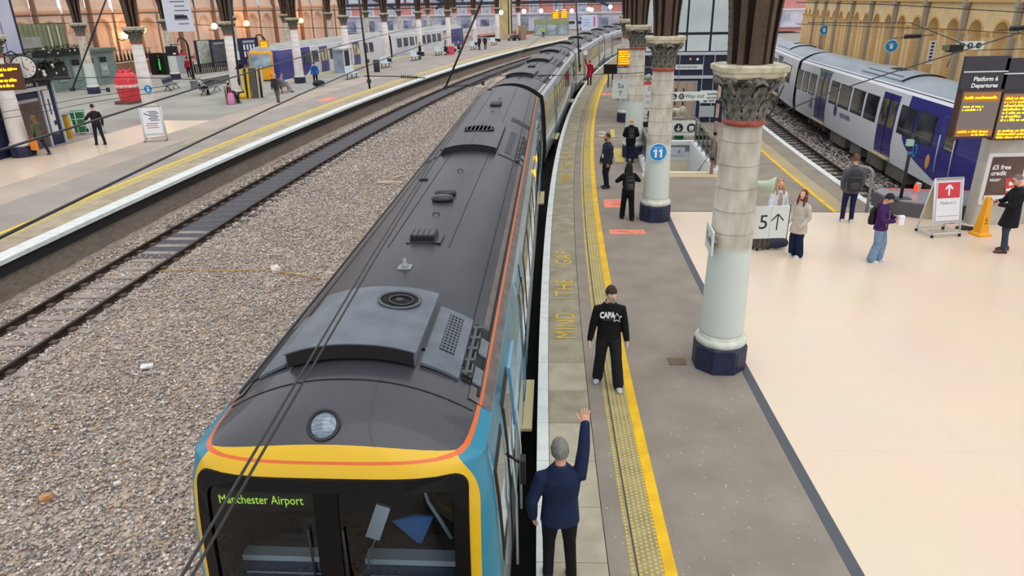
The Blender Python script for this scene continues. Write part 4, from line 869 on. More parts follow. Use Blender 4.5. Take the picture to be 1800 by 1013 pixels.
cab_front(l1, livery('yellow_cab_livery', front_yellow)); mb = MB(); screen_frame(mb, (1.05, 1.05, 2.25, .13), (.97, 1.13, 2.17, .1), .03, .05); mb.build('windscreen_frame', mat('yellow_frame', '#e9a61a', .4), l1); mb = MB(); screen_pane(mb, -1.0, 1.0, 1.1, 2.2, .012); mb.build('windscreen', mat('sky_reflecting_glass', '#6f8796', .08, spec=.9, col2='#a8c0cc', scale=1.5), l1)
for sd in (-1, 1): mb = MB(); mb.ball((sd * .8, fy(.8, .55) - .02, .55), .13, 12, 8, sc=(1, .4, 1)); mb.build('tail_light', mat('red_tail_light', '#e0503a', .3, emit=.3), l1)
mb = MB(); mb.box((0, .1, -.05), (2.0, .3, .3)); mb.build('coupler_skirt', M_BLK, l1)
text(l1, '1 3', .5, (1.40, 12.5, 2.2), M_BLK, rz=PI / 2, name='side_number')
a, rz, L = place(80.5, 102.5, -27.35)
l2 = thing('train_carriage', 'second white carriage of the far train ending in a dark blue cab', 'train', a, rz, 'carriages of the far yellow fronted train')
coach(l2, L, (0, 0, 0), M_LW, M_LROOF, M_LROOF, M_LW, [(-.30, 2.40, M_LW)], [(1.6 + 1.85 * k, 2.9 + 1.85 * k, 1.0, 2.0) for k in range(8)], [(17.0, 18.5)], M_NGL, M_FRAME, mat('violet_door', '#4b4a7d'), M_WARM, M_UNDER, False, False)
mb = MB(); side_panel(mb, 18.6, L, -.2, 2.38, 1, .015, n=6); mb.build('blue_end_panel', M_NB, l2)
# ================================================================== people
REMESH = []
SKIN = {'fair': '#d9a68c', 'pink': '#dba08a', 'tan': '#c08a68', 'pale': '#e3b9a4'}
def ik(a, b, l1, l2, pole):
    a, b = Vector(a), Vector(b); d = b - a; L = d.length
    if L > (l1 + l2) * .999: b = a + d * ((l1 + l2) * .999 / L); d = b - a; L = d.length
    x = (l1 * l1 - l2 * l2 + L * L) / (2 * L); h = math.sqrt(max(0, l1 * l1 - x * x)); n = d.normalized(); p = Vector(pole); p = p - n * p.dot(n)
    p = p.normalized() if p.length > 1e-6 else Vector((0, 1, 0)); return a + n * x + p * h, b
def ell(c, rx, ry, n=20, R=None, pw=2.3):
    out = []
    for k in range(n):
        a = 2 * PI * k / n; ca, sa = math.cos(a), math.sin(a); q = Vector((rx * math.copysign(abs(ca) ** (2 / pw), ca), ry * math.copysign(abs(sa) ** (2 / pw), sa), 0)); out.append(Vector(c) + (R @ q if R is not None else q))
    return out
def hand(mb, w, dr, pn, sg, curl=.5, spread=.12, sc=1.0):
    """palm, four unequal fingers and a side thumb; dr = along the fingers, pn = palm normal, sg = thumb side sign"""
    dr = Vector(dr).normalized(); pn = Vector(pn); pn = (pn - dr * pn.dot(dr)).normalized(); sdv = dr.cross(pn) * sg
    def P(a, b, c): return w + (dr * a + sdv * b + pn * c) * sc
    rings = []
    for a, hw, t in ((-.015, .024, .019), (.01, .03, .019), (.045, .041, .016), (.085, .042, .013), (.092, .038, .010)):
        rings.append([P(a, hw * math.cos(q), t * math.sin(q)) for q in [2 * PI * k / 12 for k in range(12)]])
    mb.loft(rings)
    for i, ln in enumerate((.072, .082, .076, .06)):
        b = .031 - i * .0207; base = Vector((.075, b, 0)); ang = (b / .031) * spread; pts = [base]; c = 0
        for k, f in enumerate((.42, .33, .28)):
            c += curl * (.55 if k == 0 else .75); v = Vector((math.cos(c) * math.cos(ang), math.sin(ang) * math.cos(c), math.sin(c))); pts.append(pts[-1] + v * ln * f)
        mb.limb([P(*p) for p in pts], [.0095 * sc, .009 * sc, .008 * sc, .0065 * sc], 7, 0, 'round')
    pts = [Vector((.012, .024, .004))]; 
    for k, (f, an) in enumerate(((.042, .75), (.034, .5), (.026, .35))): c = .25 + curl * .5 * k; pts.append(pts[-1] + Vector((math.cos(an) * math.cos(c * .6), math.sin(an) + .12, math.sin(c) * .7)) * f)
    mb.limb([P(*p) for p in pts], [.013 * sc, .0115 * sc, .010 * sc, .008 * sc], 7, 0, 'round')
def head(mb, c, R, sc=1.06, detail=True):
    n, m = 20, 16; P = []
    for i in range(m + 1):
        t = -PI / 2 + PI * i / m; z = math.sin(t); r = math.cos(t)
        for k in range(n):
            a = 2 * PI * k / n; x, y = r * math.cos(a) * .076, r * math.sin(a) * .095; zz = z * .118
            if z < 0:
                q = -z; x *= 1 - .30 * q; y = y * (1 - .25 * q) + .022 * q
                if y < 0: y *= 1 - .25 * q
            if y > 0 and abs(x) < .03 and -.35 < z < .1: y += .003
            if y > 0 and .1 < z < .25 and abs(x) > .015: y -= .003
            P.append(c + R @ (Vector((x, y, zz)) * sc))
    mb.add(P, [(i * n + k, i * n + (k + 1) % n, (i + 1) * n + (k + 1) % n, (i + 1) * n + k) for i in range(m) for k in range(n)], 0, True)
    Q = lambda *p: c + R @ (Vector(p) * sc)
    mb.limb([Q(0, .088, .022), Q(0, .098, .0), Q(0, .110, -.018), Q(0, .098, -.03)], [.007 * sc, .010 * sc, .015 * sc, .010 * sc], 8, 0, 'round')
    for s in (-1, 1): mb.ball(Q(s * .077, -.005, -.005), .03 * sc, 8, 6, 0, (.35, .65, 1.0), R)
def person(name, label, foot, rz=0.0, h=1.75, group=None, skin='fair', build=1.0, female=False,
           top='#222222', topm=None, hem=.86, flare=1.0, sleeve=1.0, collar=None, puffy=0, hood=False,
           legs='#222222', legw=.0, shoe='#222222', sole=None, hair='short', hairc='#3a2a20',
           feet=((-.11, 0), (.11, 0)), fdir=(0, 0), hands=None, lh=None, rh=None, elb=((-.5, -.8, -.2), (.5, -.8, -.2)), lean=0.0, yaw=0.0, nod=0.0, sit=False,
           vox=.02, face=True, curl=.55, twist=0.0, palmL=None, palmR=None, skirt=None, extra=None, inner=None, drL=None, drR=None):
    """a figure facing local +Y; hands given as wrist positions (x, y, z) for a 1.75 m body"""
    root = thing(name, label, 'person', foot, rz, group); k = h / 1.75; root.scale = (k, k, k)
    far = vox > .024
    pz = .50 if sit else .93; pel = Vector((0, 0, pz)); RL = Matrix.Rotation(-lean, 3, 'X') @ Matrix.Rotation(twist, 3, 'Z')
    sw = .168 if female else .188; sw *= build ** .5
    T = lambda x, y, z: pel + RL @ Vector((x, y, z))
    neck = T(0, -.015, .55); RH = RL @ Matrix.Rotation(yaw, 3, 'Z') @ Matrix.Rotation(-nod, 3, 'X'); hc = neck + RL @ Vector((0, .015, .06)) + RH @ Vector((0, .02, .115))
    sh = [T(-sw, -.01, .44), T(sw, -.01, .44)]
    if lh is None: lh = (-.27, .03, .86) if not sit else (-.16, .36, .62)
    if rh is None: rh = (.27, .03, .86) if not sit else (.16, .36, .62)
    arms = []
    for i, wv in enumerate((lh, rh)): e, w = ik(sh[i], wv, .28, .25, elb[i]); arms.append((sh[i], e, w))
    legsP = []
    for i, (fx, fyy) in enumerate(feet):
        hip = T((-.09, .09)[i], 0, -.02) if not sit else pel + Vector(((-.1, .1)[i], .02, .02)); an = Vector((fx, fyy, .085)); kn, an = ik(hip, an, .415, .42, (0.0, 1, .15)) if not sit else ik(hip, an, .43, .425, (0.0, 1, .15)); legsP.append((hip, kn, an))
    sm = mat('skin_' + skin, SKIN[skin], .55, spec=.3)
    # ---- body: one surface of head, neck, trunk, limbs and hands
    mb = MB(); head(mb, hc, RH)
    mb.limb([T(0, -.02, .50), neck, hc + RH @ Vector((0, -.02, -.05))], [.062, .054, .056], 12)
    mb.loft([ell(T(0, 0, z), rx * build, ry * build, 16, RL) for z, rx, ry in ((-.08, .13, .09), (.02, .145, .095), (.2, .125, .085), (.4, .15, .095), (.5, .1, .07))])
    for i, (a, e, w) in enumerate(arms):
        mb.limb([a, e, e.lerp(w, .3), w], [.045, .038, .036, .026], 10)
        dr = (w - e).normalized(); D = (drL, drR)[i]; dr = Vector(D) if D else dr; pn = (palmL, palmR)[i]; pn = Vector(pn) if pn else Vector((1 if i == 0 else -1, .15, 0))
        cr = dr.cross(pn); sgn = 1 if cr.dot(Vector((0, 1, .3))) > 0 else -1
        if far: mb.ball(w + dr * .07, .045, 8, 6, 0, (.8, .6, 1.2))
        else: hand(mb, w, dr, pn, sgn, curl[i] if isinstance(curl, (tuple, list)) else curl)
    for hip, kn, an in legsP: mb.limb([hip, kn, an], [.07, .048, .035], 10)
    mb.build('body', sm, root)
    # ---- face
    if face:
        Q = lambda *p: hc + RH @ Vector(p)
        for s in (-1, 1):
            mb = MB(); mb.ball(Q(s * .03, .082, .012), .0105, 8, 6, 0, (1.2, .6, .75), RH); o = mb.build('eye', mat('eye_white', '#d9d2cc', .3), root); mb = MB(); mb.ball(Q(s * .03, .0875, .012), .006, 8, 6, 0, (1, .5, 1), RH); mb.build('iris', mat('dark_iris', '#2b211c', .3), o)
            mb = MB(); mb.limb([Q(s * .014, .088, .032), Q(s * .032, .088, .037), Q(s * .05, .078, .031)], [.004, .005, .003], 6); mb.build('eyebrow', mat('brow_' + hairc.strip('#'), hairc, .8), root)
        mb = MB(); mb.limb([Q(-.022, .083, -.056), Q(0, .092, -.054), Q(.022, .083, -.056)], [.004, .007, .004], 6); mb.build('mouth', mat('lips', '#a9635a', .5), root)
    # ---- hair
    hm = mat('hair_' + hairc.strip('#'), hairc, .75, col2=tuple(v * .55 for v in lin(hairc)), scale=60, stretch=(1, 1, .2), bump=.4, bscale=90)
    if hair != 'bald':
        mb = MB(); n, m = 20, 10; P = []; low = {'short': -.25, 'crop': -.1, 'fringe': -.2, 'long': -.35, 'cap': .12, 'grey': -.3}.get(hair, -.25)
        for i in range(m + 1):
            for kk in range(n):
                a = 2 * PI * kk / n; ya = math.sin(a); lo = low * 1.0 if ya < .2 else (low + (.72 - low) * min(1, (ya - .2) / .5)); 
                if hair == 'fringe' and ya > .2: lo = low + (.30 - low) * min(1, (ya - .2) / .4)
                z = lo + (1 - lo) * i / m; r = math.sqrt(max(0, 1 - z * z)); j = 1 + (random.uniform(-.03, .04) if hair in ('short', 'fringe', 'long') else 0)
                q = {'crop': 1.08, 'cap': 1.13}.get(hair, 1.17) * j; x, y = r * math.cos(a) * .078 * q, r * ya * .098 * q - .003
                if z < 0: x *= 1 - .18 * -z; y *= 1 - .1 * -z
                P.append(hc + RH @ Vector((x, y, z * .12 * (1.10 if hair in ('crop', 'cap') else 1.19) + .004)))
        mb.add(P, [(i * n + kk, i * n + (kk + 1) % n, (i + 1) * n + (kk + 1) % n, (i + 1) * n + kk) for i in range(m) for kk in range(n)], 0, True)
        if hair == 'long':
            Q = lambda *p: hc + RH @ Vector(p); rings = []
            for z, hw, y0, y1 in ((.04, .082, -.10, .02), (-.06, .09, -.105, .03), (-.15, .10, -.115, .02), (-.24, .115, -.13, -.01), (-.33, .105, -.13, -.05), (-.40, .06, -.12, -.075)): rings.append([Q(hw * math.cos(t), (y0 + y1) / 2 + (y1 - y0) / 2 * math.sin(t), z) for t in [2 * PI * q / 14 for q in range(14)]])
            mb.loft(rings)
            for s in (-1, 1): mb.limb([Q(s * .078, .03, .03), Q(s * .09, .045, -.08), Q(s * .10, .05, -.18), Q(s * .095, .05, -.30)], [.018, .026, .03, .014], 8)
        if hair == 'cap': mb.limb([hc + RH @ Vector((0, .085, .035)), hc + RH @ Vector((0, .14, .025))], [.055, .045], 12, 0, True, .2)
        mb.build('cap' if hair == 'cap' else 'hair', hm if hair != 'cap' else mat('cap_' + hairc.strip('#'), hairc, .8), root)
    # ---- trousers
    mt = mat('trousers_' + legs.strip('#'), legs, .85, col2=tuple(v * .72 for v in lin(legs)), scale=5, bump=.25, bscale=30, spec=.2)
    mb = MB()
    for i, (hip, kn, an) in enumerate(legsP):
        d = (an - kn).normalized(); mb.limb([hip + Vector((0, 0, .05)), hip.lerp(kn, .3), kn, kn.lerp(an, .5), an + d * -.01 + Vector((0, 0, -.02))], [.098 * build, .092 * build + legw * .3, .070 + legw * .6, .062 + legw * .9, .058 + legw], 14, 0, 'round')
    mb.loft([ell(T(0, 0, z), rx * build, ry * build, 18, RL) for z, rx, ry in ((-.12, .12, .085), (-.06, .165, .115), (.03, .168, .118), (.10, .15, .108), (.13, .13, .09))])
    o = mb.build('trousers', mt, root); REMESH.append((o, vox)) if not far else None
    # ---- shoes
    ms = mat('shoe_' + shoe.strip('#'), shoe, .6); so_ = mat('sole_' + (sole or '#222222').strip('#'), sole or '#222222', .7)
    for i, (hip, kn, an) in enumerate(legsP):
        a = fdir[i]; R = Matrix.Rotation(a, 3, 'Z'); mb = MB(); O = Vector((an.x, an.y, 0))
        rings = [[O + R @ Vector((w * math.cos(t), y, max(.018, zc + hh * math.sin(t)))) for t in [2 * PI * q / 12 for q in range(12)]] for y, w, zc, hh in ((-.085, .022, .05, .035), (-.07, .038, .055, .05), (-.02, .042, .06, .055), (.05, .046, .045, .04), (.11, .049, .036, .03), (.155, .042, .03, .022), (.178, .022, .026, .012))]
        mb.loft(rings); o = mb.build('shoe', ms, root)
        if not far:
            mb = MB(); mb.prism([tuple((O + R @ Vector((w * sg, y, 0))).xy) for sg, seq in ((1, ((-.09, .02), (-.07, .04), (0, .044), (.1, .051), (.15, .045), (.182, .02))), (-1, ((.182, .02), (.15, .045), (.1, .051), (0, .044), (-.07, .04), (-.09, .02)))) for y, w in seq], 0.001, .024); mb.build('sole', so_, o)
    # ---- top
    mtop = topm or mat('top_' + top.strip('#'), top, .85, col2=tuple(v * .75 for v in lin(top)), scale=4, bump=.3, bscale=25, spec=.25)
    hz = hem - pz if not sit else -.04; mb = MB(); B = build * (1.0 if not female else .94); ad = .012 + .012 * puffy
    prof = [(hz, .172 * flare, .128 * flare), (max(hz + .02, .0), .168 * (1 + (flare - 1) * .5), .122 * (1 + (flare - 1) * .5)), (.18, .158, .112), (.34, .178, .122), (.42, .180, .118), (.49, .135, .094), (.545, .088, .078), (.565, .07, .066)]
    prof = [p for i, p in enumerate(prof) if i == 0 or p[0] > prof[i - 1][0] + .005]; rings = []
    if puffy:
        q = []
        for (z0, a0, b0), (z1, a1, b1) in zip(prof[:5], prof[1:6]):
            nn = max(1, int((z1 - z0) / .035))
            for j in range(nn): t = j / nn; q.append((z0 + (z1 - z0) * t, (a0 + (a1 - a0) * t) + (.012 if (len(q) % 2) else -.004) * puffy, (b0 + (b1 - b0) * t) + (.012 if (len(q) % 2) else -.004) * puffy))
        prof = q + prof[5:]
    for z, rx, ry in prof: g = 1 + (.32 if hem < .76 else .1) * max(0, min(1, -z / .2 + .2)); rings.append(ell(T(0, -.005 + (g - 1) * .1, z), rx * B * (1 + (g - 1) * .3) + ad, ry * B * g + ad, 22, RL))
    mb.loft(rings)
    for i, (a, e, w) in enumerate(arms):
        inn = a.lerp(T(0, 0, .47), .4); we = e.lerp(w, sleeve); mid = a.lerp(e, .5)
        r = [.062, .070, .060, .055, .050, .043, .040]; pts = [inn, a, mid, e, e.lerp(we, .4), e.lerp(we, .85), we]
        if sleeve < .3: pts = [inn, a, mid, a.lerp(e, .8)]; r = r[:4]
        if puffy:
            P2, R2 = [pts[0]], [r[0]]
            for (p0, r0), (p1, r1) in zip(list(zip(pts, r))[1:], list(zip(pts, r))[2:]):
                nn = max(2, int((p1 - p0).length / .04)); 
                for j in range(nn): t = j / nn; P2.append(p0.lerp(p1, t)); R2.append(r0 + (r1 - r0) * t + (.010 if j % 2 else -.002) * puffy)
            P2.append(pts[-1]); R2.append(r[-1]); pts, r = P2, R2
        mb.limb(pts, [v * (.5 + .5 * build) + ad * .6 for v in r], 14, 0, 'round')
    o = mb.build('jacket' if hem < .84 or puffy else 'top', mtop, root)
    if not far: REMESH.append((o, vox if not puffy else .013))
    if collar:
        mb = MB(); c0 = T(0, 0, .535); rr = []
        for z, g in ((0, 1.0), (.03, .98), (.055, .92), (.05, .86), (.02, .84)): rr.append([c0 + RL @ Vector(((.078) * g * math.cos(t), (.072) * g * math.sin(t) + (.015 if math.sin(t) > 0 else -.005), z + (.012 if math.sin(t) < 0 else -.012))) for t in [2 * PI * q / 18 for q in range(18)]])
        mb.loft(rr, 0, False); mb.build('collar', mat('collar_' + collar.strip('#'), collar, .8), root)
    if hood:
        mb = MB(); c0 = T(0, -.09, .50); mb.ball(c0, .13, 14, 8, 0, (1.05, .62, .75), RL); mb.build('hood', mtop, root)
    if inner:
        mb = MB(); P = []
        for z, w, y in ((.02, .05, .145), (.2, .05, .128), (.36, .052, .135), (.5, .045, .10)): P += [T(-w, y * B + ad - .012, z), T(w, y * B + ad - .012, z)]
        mb.add(P + [p + RL @ Vector((0, .014, 0)) for p in P], [(8, 9, 11, 10), (10, 11, 13, 12), (12, 13, 15, 14), (0, 8, 10, 2), (2, 10, 12, 4), (4, 12, 14, 6), (1, 3, 11, 9), (3, 5, 13, 11), (5, 7, 15, 13)]); mb.build('inner_top', mat('inner_' + inner.strip('#'), inner, .8), root)
    J = dict(T=T, RL=RL, hc=hc, RH=RH, arms=arms, legs=legsP, k=k, root=root, B=B)
    J['world'] = Matrix.Translation(Vector(foot)) @ Matrix.Rotation(rz, 4, 'Z') @ Matrix.Scale(k, 4)
    return J
def backpack(J, label, col, w=.28, h=.44, d=.15, z=.26, straps=True, trim='#3a3c40'):
    """worn on the back; its own top-level thing"""
    Mx = J['world'] @ Matrix.Translation(J['T'](0, 0, 0)) @ J['RL'].to_4x4()
    t = thing('backpack', label, 'backpack'); t.matrix_world = Mx @ Matrix.Translation((0, -.125 * J['B'] - .02 - d / 2, z))
    m = mat('bag_' + col.strip('#'), col, .75, col2=tuple(v * .6 for v in lin(col)), scale=6, bump=.2)
    mb = MB(); rr = []
    for zz, s in ((-.5, .82), (-.46, .95), (-.2, 1.0), (.2, .98), (.40, .9), (.48, .72), (.5, .5)): rr.append(ell((0, 0, zz * h), w / 2 * s, d / 2 * (1.1 if zz < 0 else .95) * s, 18, None, 3.2))
    mb.loft(rr); mb.build('bag_body', m, t)
    mb = MB(); rr = []
    for zz, s in ((-.40, .7), (-.36, .9), (-.1, .9), (-.03, .7)): rr.append(ell((0, -d * .42, zz * h), w * .36 * s, d * .22 * s, 14, None, 3.2))
    mb.loft(rr); mb.build('front_pocket', mat('pocket_' + trim.strip('#'), trim, .75), t)
    mb = MB(); mb.limb([(-.03, 0, h * .49), (0, -.01, h * .49 + .05), (.03, 0, h * .49)], .008, 6); mb.build('carry_loop', m, t)
    mb = MB(); mb.limb([(-w * .4, -d * .5, h * .22), (0, -d * .56, h * .24), (w * .4, -d * .5, h * .22)], .005, 5); mb.build('zip', mat('zip_grey', '#7a7c80', .5), t)
    if straps:
        b = .125 * J['B'] + .03
        for s in (-1, 1):
            mb = MB(); mb.limb([(s * .08, d / 2, h * .40), (s * .085, d / 2 + .02, h * .40 + .06), (s * .09, d / 2 + b, h * .40 + .065), (s * .11, d / 2 + 2 * b + .0, h * .25), (s * .14, d / 2 + 2 * b - .02, -.05), (s * .165, d / 2 + b, -h * .28), (s * .11, d / 2, -h * .38)], .018, 8, 0, True, .35); mb.build('strap', m, t)
    return t
# ================================================================== columns
def shaft_mat():
    m = mat('painted_column_shaft', '#c6d3cb', .55); nt = m.node_tree; b = nt.nodes['Principled BSDF']; tc = nt.nodes.new('ShaderNodeTexCoord'); sp = nt.nodes.new('ShaderNodeSeparateXYZ'); nt.links.new(tc.outputs['Object'], sp.inputs[0])
    mp = nt.nodes.new('ShaderNodeMapping'); mp.inputs['Scale'].default_value = (1, 1, .35); nt.links.new(tc.outputs['Object'], mp.inputs[0])
    nz = nt.nodes.new('ShaderNodeTexNoise'); nz.inputs['Scale'].default_value = 5; nz.inputs['Detail'].default_value = 6; nt.links.new(mp.outputs[0], nz.inputs['Vector'])
    mr = nt.nodes.new('ShaderNodeMapRange'); mr.inputs[1].default_value = .38; mr.inputs[2].default_value = .68; nt.links.new(nz.outputs['Fac'], mr.inputs[0])
    c = mixc(nt, mr.outputs[0], '#bfb8aa', '#9b9485'); st = nt.nodes.new('ShaderNodeMapRange'); st.inputs[1].default_value = 2.12; st.inputs[2].default_value = 2.24
    nt.links.new(sp.outputs[2], st.inputs[0]); nt.links.new(mixc(nt, st.outputs[0], '#ccd6d0', c), b.inputs['Base Color']); return m
M_SHAFT = shaft_mat(); M_PLINTH = mat('navy_plinth', '#242c4e', .5, col2='#1b213c', scale=4); M_CREAM = mat('cream_moulding', '#d7dccf', .5, col2='#c0c3b5', scale=5)
M_CAP = mat('weathered_carving', '#3f3e39', .85, col2='#86837a', scale=9, detail=6, bump=.5, bscale=30); M_ABAC = mat('lichened_stone', '#d6d0b6', .85, col2='#aba58a', scale=6, bump=.3)
M_RED = mat('red_collar_ring', '#b5503c', .6, col2='#8d4636', scale=8); M_RIB = mat('dark_iron_rib', '#33261f', .7, col2='#221914', scale=3); M_FLANGE = mat('brown_iron_flange', '#5a4535', .65, col2='#3a2c23', scale=4, stretch=(1, 1, .3))
def leaf_mesh(h, w, curl, mname):
    mb = MB(); nu, nv = 8, 7; P = []
    for j in range(nv + 1):
        t = j / nv; ww = w * (math.sin(PI * min(1, .28 + t * .66)) ** .6) * (1 + .14 * math.cos(j * PI)); out = curl * t ** 2.6; z = h * (t if t < .86 else .86 + (t - .86) * -.4)
        for i in range(nu + 1): u = i / nu * 2 - 1; P.append((u * ww, -out - .022 * (1 - abs(u)) - .012 * math.cos(u * PI * 2.5), z - .03 * abs(u) * t))
    F = [(j * (nu + 1) + i, j * (nu + 1) + i + 1, (j + 1) * (nu + 1) + i + 1, (j + 1) * (nu + 1) + i) for j in range(nv) for i in range(nu)]; n = len(P)
    P2 = [(x * .9, y + .02, z) for x, y, z in P]; mb.add(P + P2, F + [tuple(n + k for k in reversed(f)) for f in F], 0, True); return mb.mesh(mname, M_CAP)
def make_column(label, loc, rz, group=None):
    t = thing('iron_column', label, 'column', loc, rz, group); t['kind'] = 'thing'; r8 = PI / 8
    mb = MB(); mb.lathe([(.455, 0), (.455, .44), (.44, .46), (.43, .47)], 8, ph=r8, smooth=False); mb.build('plinth', M_PLINTH, t)
    mb = MB()
    for k in range(8):
        a = k * PI / 4; c = Vector((.421 * math.cos(a), .421 * math.sin(a), .23)); mb.box(c, (.012, .24, .32), a)
    mb.build('plinth_panel', M_PLINTH, t)
    mb = MB(); mb.lathe([(.40, .46), (.425, .49), (.435, .53), (.425, .57), (.395, .585), (.375, .61), (.375, .64), (.36, .66)], 28); mb.build('base_moulding', M_CREAM, t)
    prof = [(.365, .64)]; z = .7
    rad = lambda z: .365 - .085 * max(0, (z - .65) / 3.5) ** 1.15
    while z < 4.1:
        prof.append((rad(z), z)); 
        if z > 2.05: prof += [(rad(z), z + .33), (rad(z) - .008, z + .338), (rad(z) - .008, z + .352), (rad(z), z + .36)]; z += .36
        else: z += .2
    prof.append((.28, 4.14)); mb = MB(); mb.lathe([p for p in prof if p[1] <= 4.14], 30); mb.build('shaft', M_SHAFT, t)
    mb = MB(); mb.lathe([(.28, 4.13), (.315, 4.15), (.325, 4.18), (.31, 4.215), (.29, 4.23)], 28); mb.build('collar_ring', M_RED, t)
    mb = MB(); mb.lathe([(.275, 4.22), (.27, 4.4), (.29, 4.6), (.36, 4.76), (.46, 4.85)], 24); mb.build('capital_bell', M_CAP, t)
    la = leaf_mesh(.36, .12, .10, 'leaf'); lb = leaf_mesh(.36, .12, .15, 'leaf')
    for me, z0, r0, ph in ((la, 4.22, .285, 0), (lb, 4.43, .29, r8)):
        for k in range(8): a = k * PI / 4 + ph; o = link('acanthus_leaf', me, t); o.location = (r0 * math.cos(a), r0 * math.sin(a), z0); o.rotation_euler = (0, 0, a + PI / 2)
    mb = MB()
    for q in (-1, 1): mb.limb([Vector((q * (.05 + .055 * (1 - k / 11) * math.cos(k * .62)), -.05 - k * .004, .02 + .055 * (1 - k / 11) * math.sin(k * .62))) for k in range(11)], [.03 - .0015 * k for k in range(11)], 6)
    mb.limb([(0, .12, -.16), (0, .0, -.06), (0, -.05, .02)], [.03, .035, .04], 7, 0, 'round'); vm = mb.mesh('volute', M_CAP)
    for k in range(4): a = k * PI / 2 + PI / 4; o = link('volute', vm, t); o.location = (.45 * math.cos(a), .45 * math.sin(a), 4.77); o.rotation_euler = (0, 0, a + PI / 2)
    mb = MB(); mb.limb([(-.18, -.02, .0), (-.1, -.06, .06), (0, -.03, .02), (.1, -.06, .06), (.18, -.02, .0)], [.02, .035, .04, .035, .02], 7, 0, 'round'); mb.ball((0, -.06, .05), .06, 10, 6); sm_ = mb.mesh('scroll', M_CAP)
    for k in range(4): a = k * PI / 2; o = link('scroll', sm_, t); o.location = (.38 * math.cos(a), .38 * math.sin(a), 4.74); o.rotation_euler = (0, 0, a + PI / 2)
    def octo(h, c): return [(h, -h + c), (h, h - c), (h - c, h), (-h + c, h), (-h, h - c), (-h, -h + c), (-h + c, -h), (h - c, -h)]
    mb = MB()
    for h, c, z in ((.50, .17, 4.82), (.53, .18, 4.86), (.535, .18, 4.90), (.565, .19, 4.93), (.57, .19, 5.0)):
        pass
    rr = [[(x, y, z) for x, y in octo(h, c)] for h, c, z in ((.43, .15, 4.83), (.46, .16, 4.86), (.465, .16, 4.90), (.495, .17, 4.925), (.50, .17, 4.99), (.47, .17, 5.01))]
    mb.loft(rr, 0, True, False); mb.build('abacus', M_ABAC, t)
    mb = MB(); mb.box((0, 0, 5.9), (.3, .3, 1.8)); mb.build('iron_core', M_RIB, t)
    for k in range(4):
        a = k * PI / 2; ca, sa = math.cos(a), math.sin(a); web = MB(); P = []; zs = [5.0 + .25 * i for i in range(13)]; f = lambda z: .30 + .055 * (z - 5) ** 2 + .02 * (z - 5)
        for z in zs: r = f(z); P.append((r, z))
        for sg in (-.02, .02):
            web.add([v for r, z in P for v in ((r - .26, sg, z), (r, sg, z))], [(2 * i, 2 * i + 1, 2 * i + 3, 2 * i + 2) for i in range(len(P) - 1)])
        o = web.build('iron_rib', M_RIB, t); o.rotation_euler = (0, 0, a)
        fl_ = MB(); ring = [[(r - .012, -.095, z), (r + .012, -.095, z), (r + .012, .095, z), (r - .012, .095, z)] for r, z in P]; fl_.loft(ring, 0, True, False)
        ring = [[(r - .26, -.06, z), (r - .24, -.06, z), (r - .24, .06, z), (r - .26, .06, z)] for r, z in P]; fl_.loft(ring, 0, True, False); fl_.build('flange', M_FLANGE, o)
        rv = MB()
        for i in range(20):
            z = 5.06 + i * .12
            for y in (-.07, .07): rv.lathe([(.016, 0), (.010, .010), (.001, .012)], 6, (0, 0, 0)); n6 = len(rv.v) - 18; rv.v[n6:] = [(f(z) + .011 + q[2], y + q[0], z + q[1]) for q in rv.v[n6:]]
        rv.build('rivets', M_FLANGE, o, None, 'stuff')
    for k in range(4):
        a = k * PI / 2 + PI / 4; mb = MB(); ring = []
        for i in range(9): z = 5.0 + .35 * i; r = .26 + .04 * (z - 5) ** 2; ring.append([(r - .03, -.05, z), (r + .02, -.05, z), (r + .02, .05, z), (r - .03, .05, z)])
        mb.loft(ring, 0, True, False); o = mb.build('corner_rib', M_FLANGE, t); o.rotation_euler = (0, 0, a)
    return t
GN = 'cast iron columns along the island platform'
c1 = make_column('nearest white cast iron column with stained upper shaft, beside the beige floor', W(10.96, 3.13), heading(11), GN)
for s, lab in ((19.8, 'second column along the platform, with the blue number disc on it'), (28.65, 'third column along the platform, behind the bald man'), (37.5, 'fourth column along the platform, carrying the small platform letter sign'), (46.4, 'fifth column along the platform, mostly hidden behind the third and fourth'), (55.2, 'sixth column of the platform row, hidden behind nearer columns'), (64.0, 'farthest column of the platform row')):
    dup(c1, lab, W(s, 3.13), heading(s), GN)
GL = 'cast iron columns of the far platform row'
for k in range(11):
    s = 28.3 + 9.03 * k
    nm_ = ['leftmost column across the tracks, cut by the frame beside the blue kiosk', 'white column beside the red sculpture with a small blue disc', 'column behind the wooden bench and the yellow ramp stack', 'column standing in front of the blue cab of the far train', 'column rising behind the black fronted shelter', 'column in front of the far train gangway', 'column right of the far gangway behind the white seats', 'column beside the dark blue end of the far train', 'distant column left of the pale pier', 'distant column near the person in the high visibility vest', 'most distant column of the far row'][k]
    lc = dup(c1, nm_, W(s, -23.3), heading(s), GL)
    for q_ in lc.children:
        if q_.name.startswith('shaft'): q_.material_slots[0].link = 'OBJECT'; q_.material_slots[0].material = mat('white_painted_shaft', '#e6dfdb', .5, col2='#d3cac4', scale=2)
    if k > 1: dup(c1, ['second row column above the ticket booth', 'second row column right of the bicycles and red sculpture', 'second row column near the framed posters', 'second row column behind the vending machines', 'second row column above the blue timetable board', 'second row column behind the far train roof', 'second row column above the middle of the far train', 'second row column near the far red brick front', 'last column of the second far row'][k - 2], W(s + 2.44, -36.5), heading(s), 'cast iron columns of the second far row')

